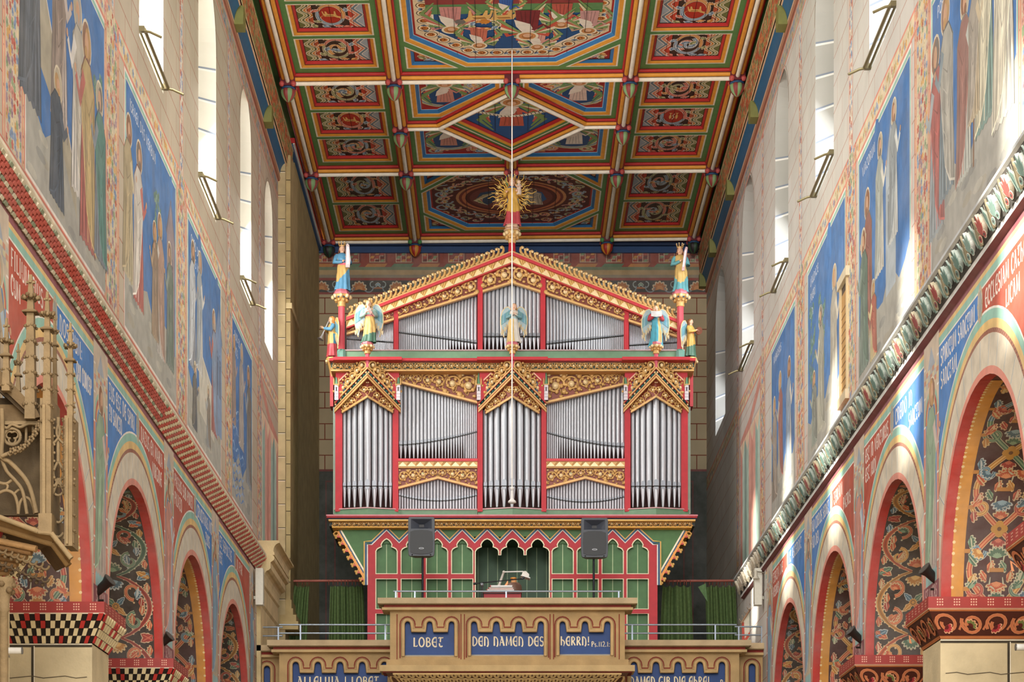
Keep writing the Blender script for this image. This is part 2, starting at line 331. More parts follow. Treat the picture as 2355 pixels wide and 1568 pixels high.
def fresco(name, label, F, u0, u1, v0, v1, parent, figs, txt, flip, extras=()):
    mb = MB(); W, Hh = u1 - u0, v1 - v0
    rect(mb, F, u0 - .06, u1 + .06, v0 - .06, v1 + .06, PINK, .002); rect(mb, F, u0 - .035, u1 + .035, v0 - .035, v1 + .035, WHT, .003)
    rect(mb, F, u0, u1, v0, v1, TEAL, .004); rect(mb, F, u0 + .05, u1 - .05, v0, v1 - .05, WHT, .005)
    sky = C('#3B70AE'); rect(mb, F, u0 + .065, u1 - .065, v0, v1 - .065, sky, .006)
    for i in range(12): disc(mb, F, u0 + .3 + rnd.random() * (W - .6), v0 + Hh * (.3 + .6 * rnd.random()), .22, shade(sky, rnd.uniform(.86, 1.2)), .0065, 9, .4)
    g = [(u0, v0), (u1, v0)] + [(u1 - W * i / 10, v0 + Hh * (.24 + .05 * sin(i * 1.7 + W))) for i in range(11)]
    poly(mb, F, g, C('#A5A49C'), .0072)
    for i in range(16): disc(mb, F, u0 + .2 + rnd.random() * (W - .4), v0 + Hh * .18 * rnd.random() + .05, .2, C(rnd.choice(['#93948F', '#B4B2A6', '#A29E90'])), .0076, 8, .05)
    for e in extras:
        t = e[0]
        if t == 'tree':
            x = u0 + e[1] * W; ribbon(mb, F, [(x, v0 + .2 * Hh), (x + .03, v0 + .5 * Hh)], .05, C('#5F6E5E'), .0078)
            for i in range(26): palm(mb, F, x + rnd.uniform(-.22, .22), v0 + Hh * rnd.uniform(.36, .78), rnd.random() * 6, .13, [C('#5E8478'), C('#4F776E'), C('#7A9A8C')], .008, 4)
        elif t == 'house':
            x = u0 + e[1] * W; y = v0 + Hh * .2; c = C(e[2]); poly(mb, F, [(x - .3, y), (x + .3, y), (x + .3, y + .5 * Hh), (x, y + .66 * Hh), (x - .3, y + .5 * Hh)], c, .0078)
            for i in range(2):
                rect(mb, F, x - .2 + .24 * i, x - .06 + .24 * i, y + .2 * Hh, y + .4 * Hh, shade(c, .5), .0085); ring(mb, F, x - .13 + .24 * i, y + .4 * Hh, .07, .03, shade(c, .7), .009)
            ribbon(mb, F, [(x - .34, y + .5 * Hh), (x, y + .68 * Hh), (x + .34, y + .5 * Hh)], .05, shade(c, .6), .0088)
        elif t == 'beam':
            poly(mb, F, [(u0 + a * W, v0 + b * Hh) for a, b in e[1]], C(e[2]), .0115 if len(e) > 3 else .0082)
            p = e[1]; ribbon(mb, F, [(u0 + p[0][0] * W, v0 + p[0][1] * Hh), (u0 + p[1][0] * W, v0 + p[1][1] * Hh)], .02, WHT, .012)
        elif t == 'wave':
            for i in range(14):
                y = v0 + Hh * (.05 + .035 * i); ribbon(mb, F, [(u0 + .1 + (W * e[1]) * j / 12, y + .05 * sin(j * 1.3 + i)) for j in range(13)], [.01, .05, .02] * 4 + [.02], C(['#5B86C0', '#8FB0D8', '#3F6FB4'][i % 3]), .0085 + i * .0001)
    for f in figs: figure(mb, F, u0 + f[0] * W, v0 + f[1] * Hh, f[2] * Hh, C(f[3]), C(f[4]), f[5] * flip, w=.0095 + .0022 * figs.index(f), kneel=len(f) > 6)
    y = v1 - .30
    for line in txt:
        h = .115; wdt = textw(line, h); u = u0 + .3 if flip > 0 else u1 - .3
        text(mb, F, line, u, y, h, C('#D6DCE6'), .0075, flip, min(1.2, (W - .6) / max(wdt, .1))); y -= .22
    return mb.build(name, FRESCO, parent, label=label, kind='thing')
def band(mb, F, u0, u1, v0, v1, bg, cols, w, step, r, line=PINK, lw=.035):
    rect(mb, F, u0, u1, v0, v1, bg, w); blobs(mb, F, u0 + lw, u1 - lw, v0, v1, step, cols, w + .001, r) if (u1 - u0) < (v1 - v0) else blobs(mb, F, u0, u1, v0 + lw, v1 - lw, step, cols, w + .001, r)
    if (u1 - u0) < (v1 - v0):
        for u in (u0, u1): rect(mb, F, u - lw / 2, u + lw / 2, v0, v1, line, w + .003)
    else:
        for v in (v0, v1): rect(mb, F, u0, u1, v - lw / 2, v + lw / 2, line, w + .003)
def soffit_art(mb, S, L, W, style, seed):
    r_ = random.Random(seed); bg = C('#431614') if style == 1 else C('#33241B')
    for a, b in ((0, .10), (W - .10, W)): mb.grid([[S(L * i / 24, t, .004) for i in range(25)] for t in (a, b)], C('#B5281C'), sm=False)
    e = .10
    if style == 1:
        for a, b in ((.10, .22), (W - .22, W - .10)): mb.grid([[S(L * i / 24, t, .004) for i in range(25)] for t in (a, b)], C('#D08E34'), sm=False)
        for i in range(int(L / .055)):
            for t in (.11, W - .11): disc(mb, S, .03 + i * .055, t, .017, C('#E6C993'), .006, 6)
        e = .22
    n = 12
    mb.grid([[S(L * i / 24, t, .003) for i in range(25)] for t in (e, W - e)], bg, sm=False)
    mid, hw = W / 2, W / 2 - e; M = .80 if style == 1 else .76
    K = [[C('#CDB084'), C('#B8532F'), C('#D88A5C')], [C('#BDB99C'), C('#4A6A52'), C('#86A080')], [C('#B9BDBA'), C('#4A6878'), C('#8CA6B2')], [C('#D2B684'), C('#B97C34'), C('#DDB068')], [C('#CFAE8C'), C('#9E3528'), C('#C86A50')], [C('#CDB084'), C('#B8532F'), C('#D88A5C')]]
    P_ = lambda x, y, a, z, ck, w, n_=5, sp=2.4: palm(mb, S, x, y, a, z, ck, w, n_, sp)
    s = L + .12; sg0 = 1
    while s > -.3:
        a, b, c = r_.sample(K, 3)
        if style == 1:
            for sg in (1, -1):
                rib3(mb, S, [(s - M * .5 + M * i / 14, mid - sg * sg0 * hw * .84 * cos(pi * i / 14)) for i in range(15)], .06, *((a, b)[sg > 0]), .008 + .003 * (sg > 0))
                for q in (1, -1):
                    sp = spiral(s + q * M * .27, mid + sg * hw * .62, hw * .27, .03, -sg * q * pi / 2, .95 * sg * q, 16)
                    rib3(mb, S, sp, [.05 - .018 * i / 16 for i in range(17)], *K[r_.randrange(6)], .012); P_(sp[-1][0], sp[-1][1], -q * .6 + (pi if q < 0 else 0), .095, K[r_.randrange(6)], .015)
                    P_(s + q * M * .40, mid + sg * hw * .86, -sg * pi / 2 + q * .5, .10, K[r_.randrange(6)], .013); P_(s + q * M * .16, mid + sg * hw * .93, -sg * pi / 2, .09, K[r_.randrange(6)], .013)
                    P_(s + q * M * .44, mid + sg * hw * .30, q * 1.2 * -sg, .085, K[r_.randrange(6)], .014)
                    rect(mb, S, s + q * M * .27 - .02, s + q * M * .27 + .02, mid + sg * hw * .93 - .03, mid + sg * hw * .93 + .03, C('#B97C34'), .016)
            for q in (1, -1):
                P_(s + q * .09, mid, 0 if q > 0 else pi, .11, K[r_.randrange(6)], .016, 5, 2.2); P_(s + q * M * .36, mid, 0 if q < 0 else pi, .13, K[r_.randrange(6)], .016, 7, 2.6)
                for q2 in (1, -1): ribbon(mb, S, [(s + q * .2, mid), (s + q * .25, mid + q2 * .07), (s + q * .33, mid + q2 * .06)], [.012, .022, .008], K[1][0], .0165)
            for q in range(4): disc(mb, S, s + .045 * cos(q * pi / 2), mid + .045 * sin(q * pi / 2), .04, C('#C08A34'), .02 + .0003 * q, 9)
            disc(mb, S, s, mid, .022, C('#6E4418'), .022, 8); rect(mb, S, s - .5 * M - .02, s - .5 * M + .02, mid - .07, mid + .07, C('#B97C34'), .018)
        else:
            for sg in (1, -1):
                ck = (a, b)[sg > 0]; pts = [(s - M * .5 + M * i / 16, mid + sg * (hw * .10 + hw * .82 * abs(sin(pi * i / 16)) ** .7)) for i in range(17)]
                rib3(mb, S, pts, [.03 + .04 * sin(pi * i / 16) for i in range(17)], ck[0], ck[1], shade(ck[1], .6), .008)
                for i in range(1, 16):
                    for d_ in (.036, -.036): disc(mb, S, pts[i][0], pts[i][1] + sg * d_, .013, ck[0], .007, 6)
                for q in (1, -1):
                    sp = spiral(s + q * M * .24, mid + sg * hw * .50, hw * .25, .03, 0 if q < 0 else pi, .95 * sg * q, 14); rib3(mb, S, sp, [.05 - .02 * i / 14 for i in range(15)], *K[r_.randrange(6)], .011); P_(sp[-1][0], sp[-1][1], r_.uniform(0, 6), .095, K[r_.randrange(6)], .014)
                    for i in range(0, 12, 2): disc(mb, S, sp[i][0] + .03 * cos(i), sp[i][1] + .03 * sin(i), .013, c[0], .0105, 6)
                    leaf(mb, S, s + q * M * .46, mid + sg * hw * .97, -sg * pi / 2 - q * .5, .17, .11, K[r_.randrange(6)], .013); P_(s + q * M * .30, mid + sg * hw * .97, -sg * pi / 2, .085, K[r_.randrange(6)], .013)
                    P_(s + q * M * .06, mid + sg * hw * .62, sg * pi / 2, .09, K[r_.randrange(6)], .013)
            for q in range(4): leaf(mb, S, s, mid, q * pi / 2 + pi / 4, .16, .08, K[q % 4], .016)
            disc(mb, S, s, mid, .045, C('#C08634'), .02); ring(mb, S, s, mid, .025, .010, C('#6E4418'), .021, 10)
            for q in (1, -1): P_(s - .5 * M + q * .05, mid, 0 if q > 0 else pi, .14, K[r_.randrange(6)], .017, 7, 2.6)
        s -= M; sg0 = -sg0
def saint(mb, F, us, flip, name, robe, cloak):
    w = .012; a, b = us - .37, us + .37
    rect(mb, F, a, b, ZS + .02, 7.53, C('#C9B8A4'), w); rect(mb, F, a, b, ZS + .02, ZS + .22, PURP, w + .001); rect(mb, F, a, b, ZS + .22, ZS + .5, C('#9CC4C4'), w + .001)
    text(mb, F, name, us - flip * textw(name, .13) * .5 * .8, ZS + .06, .13, C('#D8B8B0'), w + .003, flip, .8)
    rect(mb, F, a + .1, b - .1, ZS + .5, 6.75, C('#6F9CC8'), w + .001)
    for r, c in ((.34, C('#8FB9A6')), (.29, C('#B6574A')), (.24, C('#D6A56A')), (.2, C('#5F8FC4'))): poly(mb, F, arc(us, 6.72, r, 0, pi, 12), c, w + .0015 + (.34 - r) * .01)
    for u in (a + .05, b - .05):
        rect(mb, F, u - .05, u + .05, ZS + .22, 6.72, C('#D28C78'), w + .002)
        for k in range(8): rect(mb, F, u - .04, u + .04, ZS + .4 + k * .29, ZS + .42 + k * .29, WHT, w + .003)
    poly(mb, F, [(a + .05, 7.08), (b - .05, 7.08), (us, 7.46)], C('#9FA8B4'), w + .002)
    for k in range(7):
        for j in range(3): rect(mb, F, a + .03 + k * .1, a + .12 + k * .1, 7.08 + j * .06, 7.13 + j * .06, C(['#D2C49C', '#C78A6E', '#B7B2A8'][(k + j) % 3]), w + .0025)
    figure(mb, F, us, ZS + .34, 1.98, robe, cloak, flip, True, w + .004, .8)
def nave_wall(side, F, sgn, cs, wins, yend, vb, mat, fields, flip):
    root = MB(); y0 = 7.0
    nxt = [c for c in cs]
    outer = [(y0, 16.7), (y0, ZS)]
    for c in cs: outer += arch_edge(c, RA)
    outer += [(yend, ZS), (yend, 16.7)]
    holes = []
    for a, b, zt in wins: holes.append([(a, 11.68), (b, 11.68)] + arc((a + b) / 2, zt - (b - a) / 2, (b - a) / 2, 0, pi, 14))
    root.holes(F, outer, holes, 0, CREAM)
    XW = F(0, 0, 0)[0]; back = lambda u, v, w=0: F(u, v, w - THK)
    hb = []
    for a, b, zt in wins: c_, r_ = (a + b) / 2, (b - a) / 2; q_ = r_ * .58; hb.append([(c_ - q_, 12.25), (c_ + q_, 12.25)] + arc(c_, zt - r_, q_, 0, pi, 14))
    root.holes(back, outer, hb, 0, CREAM)
    wall = struct('wall_' + side, root, mat, 'nave wall of pale limewashed blocks with painted arcade on the %s' % side)
    # arch soffits, plain ground colours on the stone
    for i, c in enumerate(cs):
        mb = MB(); mb.grid([[F(u, v, -t) for u, v in arch_edge(c, RA, 40)] for t in (0, THK)], C('#5A1D15'), sm=False)
        for t0, t1 in ((0, .1), (THK - .1, THK)): mb.grid([[F(u, v, -t + .0) for u, v in arc(c, ZS, RA - .002, pi, 0, 40)] for t in (t0, t1)], C('#B5281C'), sm=False)
        if c > 16:
            def S(s, t, w, c=c): th = max(0, min(pi / 2 + .2, pi / 2 - s / RA)); t = max(.0, min(THK, t)); w = w * .35 + .0025; return F(c + (RA - w) * cos(th), ZS + (RA - w) * sin(th), -t)
            soffit_art(mb, S, RA * pi / 2, THK, 1 if (i % 2) == (0 if fields[1] else 1) else 2, 31 + i + (50 if flip < 0 else 0))
        o = mb.build('arch_soffit_pattern', FRESCO, wall); o['label'] = 'scrolling acanthus painted on the arch soffit'
    # painted arcade zone
    mb = MB(); zt = 7.37
    ye = 34.3; rect(mb, F, y0, ye, zt + .075, 7.50, YEL, .003); rect(mb, F, y0, ye, zt, zt + .075, TEAL, .003); rect(mb, F, y0, ye, zt - .018, zt, WHT, .004); rect(mb, F, y0, ye, 7.49, 7.56, PURP, .004)
    for i, c in enumerate(cs):
        if c < 16: continue
        half = 2.15
        R = RA + .57
        for sg in (1, -1):
            fc, lines = fields[0][i][0 if sg * flip < 0 else 1]
            lim = min(half - .35, (yend - c - .05) if sg > 0 else 9)
            th0 = math.acos(min(1, lim / R)); A = [(c + sg * R * cos(th0 + (pi / 2 - th0) * k / 16), ZS + R * sin(th0 + (pi / 2 - th0) * k / 16)) for k in range(17)]
            poly(mb, F, [(c + sg * lim, zt - .018)] + A + [(c, zt - .018)], BLU if fc == 'b' else REDO, .0035)
            h = .158
            for q, ln in enumerate(lines):
                wdt = textw(ln, h, 1); av = lim - .3 if q == 0 else .74; xs = min(1.1 if q == 0 else .9, av / wdt)
                u = c + (-flip) * (lim - .1) if sg * flip < 0 else c + flip * (.2 if q == 0 else lim - .84)
                text(mb, F, ln, u, zt - .225 - .225 * q, h, C('#EDE6DC'), .006, flip, max(.4, xs))
        for r0, r1, col in ((RA, RA + .07, C('#D98A78')), (RA + .07, RA + .35, C('#D3C8B4')), (RA + .35, RA + .39, C('#A0664E')), (RA + .39, RA + .47, YEL), (RA + .47, RA + .555, TEAL), (RA + .555, RA + .575, WHT)):
            mb.grid([[F(c + r * cos(pi * k / 40), ZS + r * sin(pi * k / 40), .005) for k in range(41)] for r in (r0, r1)], col, sm=False)
        for k in range(1, 18):
            a = pi * k / 18; ribbon(mb, F, [(c + r * cos(a), ZS + r * sin(a)) for r in (RA + .08, RA + .34)], .012, C('#8FA0A8'), .006); ribbon(mb, F, [(c + r * cos(a + .006), ZS + r * sin(a + .006)) for r in (RA + .08, RA + .34)], .008, WHT, .0065)
        for k in range(90):
            a = pi * k / 90; ribbon(mb, F, [(c + (RA + .355) * cos(a), ZS + (RA + .355) * sin(a)), (c + (RA + .388) * cos(a + .02), ZS + (RA + .388) * sin(a + .02))], .012, C('#7A3E30'), .0062)
        disc(mb, F, c, 7.24, .10, C('#C9C0AC'), .008, 14, .17); disc(mb, F, c, 7.24, .075, C('#9FA09A'), .009, 12, .13)
        for k in range(8): disc(mb, F, c + .085 * cos(k * pi / 4), 7.24 + .15 * sin(k * pi / 4), .026, C('#B9A582'), .010, 7)
        for a, b in ((c - 2.15, 0), ) + (((c + 2.15, 1),) if i == len(cs) - 1 and yend - c > 2.3 else ()):
            nm = fields[2][i % len(fields[2])]; saint(mb, F, a, flip, nm, C(['#B9C4CC', '#C9B79A', '#A9BBC9', '#BFAFA6'][i % 4]), C(['#C98A7A', '#7FA0B8', '#B7A488', '#8FA88E'][i % 4]))
    o = mb.build('arcade_painting', FRESCO, wall); o['label'] = 'painted arcade band with saints, red and blue lettered spandrels and ringed arches'
    # leafy borders between the frescoes and up to the cornice
    mb = MB()
    for q, (u, wide) in enumerate(vb):
        band(mb, F, u - wide / 2, u + wide / 2, 8.12, 11.22, C('#CDBFA4'), LEAFC, .004, .085, .055)
        band(mb, F, u - wide * .62, u - wide / 2, 8.12, 11.22, C('#D9C39A'), [C('#D2A15A'), C('#C98C7E'), C('#8FA07A')], .004, .1, .05); band(mb, F, u + wide / 2, u + wide * .62, 8.12, 11.22, C('#D9C39A'), [C('#D2A15A'), C('#B98C9E'), C('#8FA07A')], .004, .1, .05)
        band(mb, F, u - .13, u + .13, 11.22, 14.86, C('#D5CBBB'), LEAFC[:2] + [C('#A8B4C4'), C('#C9A48E')], .004, .08, .05, lw=.025)
    us = [7.0] + [v[0] for v in vb] + [yend]
    for a, b in zip(us[:-1], us[1:]): band(mb, F, a + .2, b - .2 if b != yend else b, 10.98, 11.22, C('#D8C8A8'), [C('#D2A15A'), C('#C98C7E'), C('#8C9AB4'), C('#B7A878')], .004, .085, .055)
    band(mb, F, y0, yend, 14.86, 15.16, C('#B4A490'), [C('#8C93A4'), C('#B9855E'), C('#A7A07E'), C('#7F8694')], .004, .09, .06)
    rect(mb, F, y0, 35.0, 7.98, 8.11, C('#BE6A55'), .004)
    o = mb.build('foliage_border_pattern', FRESCO, wall); o['label'] = 'painted leaf borders framing the frescoes'
    return wall
CL = [10.5, 14.8, 19.1, 23.4, 27.7, 31.78]; CR = [10.2, 14.5, 18.8, 23.1, 27.4, 31.65]
WL = [(13.9, 15.5, 14.88), (18.6, 20.2, 14.88), (dl(320), dl(375.5), 14.9), (dl(456), dl(497), 14.9), (dl(552.5), dl(577.5), 14.9), (dl(609), dl(626.5), 14.6)]
WR = [(13.4, 15.0, 14.9), (18.0, 19.6, 14.9), (dr(1999), dr(2061), 14.9), (dr(1875), dr(1917.5), 14.9), (dr(1782.5), dr(1813), 14.9), (dr(1706.5), dr(1733.5), 14.9), (dr(1645.5), dr(1668), 14.75)]
WR = [(min(a, b), max(a, b), z) for a, b, z in WR]
NO = [('r', []), ('b', [])]
FLD = [NO, NO, [('r', ['FILIUM EIUS U', 'CUM']), ('b', ['NOSTRUM:', 'QUI CONCEP'])], [('b', ['TUS EST DE SPIRI', 'TU SANCTO']), ('r', ['NATUS EX MARIA', 'VIRGINE'])], [('r', ['PASSUS SUB PONTI', 'PILATO']), ('b', ['CRUCIFIXUS MOR', 'TUUS'])], [('b', ['ET SEPULTUS', 'EST']), ('r', ['IN PAR'])]]
FRD = [NO, NO, [('b', ['SPIRITUM SANCTUM', 'SANCTAM']), ('r', ['ECCLESIAM CATHO', 'LICAM'])], [('r', ['EST IN VENTURUS', 'EST IUDI']), ('b', ['CREDO IN', 'SANCTUM'])], [('b', ['AD COELOS SEDET', 'AD DEX']), ('r', ['TERAM', 'PATRIS'])], [('r', ['TERTIA DIE', 'RESUREX']), ('b', ['IT ASCENDIT'])]]
wall_l = nave_wall('left', FLp, 1, CL, WL, 37.8, [(17.5, .62), (dl(257), .62), (dl(417), .62), (dl(526), .6), (dl(597), .5)], LB, (FLD, True, ['ST.IACOB', 'ST.PETRUS', 'ST.ANDR', 'ST.IOAN', 'ST.PAUL']), 1)
wall_r = nave_wall('right', FRp, -1, CR, WR, 44.45, [(17.0, .62), (dr(2121), .62), (dr(1957), .62), (dr(1841), .6), (dr(1754), .5), (dr(1697), .3)], RB, (FRD, True, ['ST.THOM', 'ST.MATH', 'ST.PHIL', 'ST.LUCAS']), -1)
# frescoes
ZB, ZTP = 8.16, 10.92
fresco('fresco', 'fresco of figures round a slanting grey stone slab under a blue sky', FLp, 17.95, dl(242), ZB, ZTP, wall_l,
       [(.05, .22, .86, '#59626E', '#4C5560', 1), (.38, .3, .72, '#B5A9A2', '#8E7E74', 1), (.62, .18, .72, '#D0CCC6', '#B8B2A6', -1), (.35, .04, .62, '#4B5664', '#3F4A58', 1, 1), (.74, .06, .80, '#B0645C', '#B7A070', -1), (.92, .08, .66, '#7C858F', '#4F7F77', -1)],
       ['ISRAHEL MEO'], 1, [('beam', [(.14, .75), (.58, .24), (.60, .1), (.3, .35), (.16, .40)], '#A8A08C'), ('tree', .9)])
fresco('fresco', 'fresco of haloed figures greeting before a tiled house, blue sky', FLp, dl(287), dl(405), ZB, ZTP, wall_l,
       [(.06, .2, .66, '#B9AE90', '#A99A7A', 1), (.24, .16, .68, '#B4625A', '#C8C2BA', 1), (.66, .1, .62, '#C0BCB6', '#A88A7A', -1), (.55, .14, .5, '#A8927A', '#8F7A66', -1), (.86, .12, .56, '#7F8A84', '#66756A', -1)],
       ['ISRAEL DAS VERBUM', ''], 1, [('tree', .6), ('house', .88, '#8C7F86')])
fresco('fresco', 'fresco of a mitred bishop over kneeling people at a white slab, blue sky', FLp, dl(431), dl(508), ZB, ZTP, wall_l,
       [(.14, .3, .62, '#8E94A0', '#B8BEC6', 1), (.34, .34, .6, '#C9C8C4', '#96A0AA', 1), (.78, .16, .64, '#A8625C', '#7F93B0', -1), (.6, .05, .42, '#9AA0A4', '#7F7468', -1, 1), (.2, .03, .44, '#5C616A', '#6C6A66', 1, 1)],
       ['QUOD DEUS', 'ESTIS VOS'], 1, [('beam', [(.30, .48), (.78, .36), (.78, .12), (.34, .16)], '#C4C0B4', 1), ('house', .93, '#7A93B8')])
fresco('fresco', 'narrow fresco of figures above blue water swirls near the corner pilaster', FLp, dl(533), dl(580), ZB, ZTP, wall_l,
       [(.1, .4, .5, '#A8928A', '#8C7F7A', 1), (.45, .34, .6, '#B4ACA6', '#A49C98', 1), (.82, .2, .7, '#8F97A0', '#74706C', -1)], ['QUID ES', 'DICIS'], 1, [('wave', .55)])
fresco('fresco', 'sunlit fresco of figures under tall banner staff, blue sky', FRp, 17.4, dr(2142), ZB, ZTP, wall_r,
       [(.93, .12, .72, '#9AA3A8', '#A85E58', -1), (.80, .2, .72, '#7B8A92', '#A9A69C', -1), (.58, .16, .66, '#B8BCB4', '#94685E', 1), (.34, .22, .74, '#7E9A92', '#C6C0A8', 1), (.14, .14, .8, '#C9C6BA', '#D2CCB8', 1), (.46, .3, .5, '#B7A88C', '#A0988C', 1)],
       ['POST OPUS REGIN', ''], -1, [('beam', [(.44, .95), (.455, .95), (.475, .15), (.46, .15)], '#8C6A50', 1)])
fresco('fresco', 'fresco of seated haloed figures beneath ringed arcs, half in sunlight', FRp, dr(2095), dr(1974), ZB, ZTP, wall_r,
       [(.80, .14, .66, '#A89F84', '#8C5A50', -1), (.56, .34, .58, '#C9C8BE', '#9FA6A0', 1), (.3, .38, .56, '#C6CAC8', '#8C9498', 1), (.68, .03, .45, '#C9BC90', '#A8604E', -1, 1), (.88, .04, .62, '#7A8A80', '#5F7468', -1)],
       ['VIATORUM'], -1, [('house', .35, '#A9B4BC')])
fresco('fresco', 'fresco with trees and a pale figure beside the slit opening', FRp, dr(1945), dr(1857), ZB, ZTP, wall_r,
       [(.62, .08, .62, '#B9B8A8', '#98988C', -1), (.28, .1, .66, '#C8C2B4', '#A9A498', 1), (.8, .06, .5, '#8F9A90', '#7C8078', -1, 1)], ['LAUDATE', 'PUERI', 'DNI'], -1, [('tree', .6), ('tree', .86)])
fresco('fresco', 'narrow fresco of praying figures under blue sky nearest the drapery', FRp, dr(1829), dr(1774), ZB, ZTP, wall_r,
       [(.85, .1, .6, '#8C7F72', '#A09488', -1), (.6, .16, .62, '#B7B2A6', '#9A5F58', -1), (.25, .1, .66, '#C6C2BA', '#8FA0B4', 1)], ['AMBROSIUS'], -1, [])
for F, wall, a, b in ((FLp, wall_l, dl(600) , 37.8), (FRp, wall_r, dr(1748), dr(1703))):
    mb = MB(); a, b = min(a, b), max(a, b); n = 9; cols = [C('#B4CDC0'), C('#8FB0A4'), C('#D9A090'), C('#C98878'), C('#D9A090'), C('#A9C4B6'), C('#7F9C92'), C('#B4CDC0'), C('#C98878')]
    for i in range(n): rect(mb, F, a + (b - a) * i / n, a + (b - a) * (i + 1) / n, 8.12, 10.4, cols[i], .004)
    for i in range(4): poly(mb, F, [(a + (b - a) * i / 4, 10.4), (a + (b - a) * (i + 1) / 4, 10.4), (a + (b - a) * (i + .5) / 4, 10.1)], C('#E0C6A8'), .006)
    ribbon(mb, F, [(a, 10.85), (a + (b - a) * .5, 10.5), (b, 10.4)], .2, C('#C98878'), .005)
    o = mb.build('painted_drapery', FRESCO, wall); o['label'] = 'painted hanging drapery in pink and sea green'
# string courses
mb = MB(); y0, y1 = 7.0, 34.6
S = bilin((XL + .005, y0, 7.56), (XL + .005, y1, 7.56), (XL + .15, y1, 7.78), (XL + .15, y0, 7.78))
mb.face([S(0, 0), S(1, 0), S(1, 1), S(0, 1)], C('#6E281C'))
n = 400
for r in range(8):
    for i in range(n):
        if i / n * (y1 - y0) + y0 < 15.5 or (i + r) % 2: continue
        g = i < 255
        col = (C('#B5402C') if r in (1, 2, 4, 5, 6) else C(['#CFC4A8', '#7F8A6A', '#CFC4A8', '#A8A284'][(i // 2 + r) % 4])) if g else C(['#BB402E', '#DCCBA4'][(i // 2 + r // 2) % 2])
        u0, u1 = i / n, (i + 1.25) / n; v0, v1 = r / 8 + .004, (r + 1) / 8 - .004
        mb.prism(lambda u, v, w: S(u, v, w), [(u0, v0), (u1, v0), (u1, v1), (u0, v1)], 0, .022, col)
for a, b, c in (((.15, 7.78), (.165, 7.80), '#D9CDB6'), ((.165, 7.80), (.165, 7.83), '#D9CDB6'), ((.165, 7.83), (.02, 7.99), '#A85C48')):
    mb.face([(XL + a[0], y0, a[1]), (XL + a[0], y1, a[1]), (XL + b[0], y1, b[1]), (XL + b[0], y0, b[1])], C(c))
T = bilin((XL + .165, y0, 7.83), (XL + .165, y1, 7.83), (XL + .02, y1, 7.99), (XL + .02, y0, 7.99))
for i in range(150, 640):
    if i % 6 < 4:
        for r in range(3): disc(mb, lambda u, v, w: T(u, v, -w), (i + .5) / 640, .3 + r * .2, .00035, C('#D9A88E'), .004, 5, .05)
struct('trim_1', mb, FRESCO, 'checkered billet string course in red and cream above the arches', 'string course')
mb = MB(); y1 = 37.5
S = bilin((XR - .05, y1, 7.62), (XR - .05, y0, 7.62), (XR - .16, y0, 7.87), (XR - .16, y1, 7.87))
Sn = lambda u, v, w=0: S(u, v, w)
mb.face([Sn(0, 0), Sn(1, 0), Sn(1, 1), Sn(0, 1)], C('#2E2A26'))
for a, b, c in (((0, 7.55), (.06, 7.58), '#8A4650'), ((.06, 7.57), (.06, 7.62), '#D6D6D2'), ((.06, 7.62), (.05, 7.62), '#D6D6D2'), ((.16, 7.87), (.185, 7.89), '#C8CAC8'), ((.185, 7.89), (.185, 7.92), '#B9BEC0'), ((.185, 7.92), (.01, 8.08), '#B4705C')):
    mb.face([(XR - a[0], y0, a[1]), (XR - a[0], y1, a[1]), (XR - b[0], y1, b[1]), (XR - b[0], y0, b[1])], C(c))
LN = y1 - y0; N = int(LN / .47)
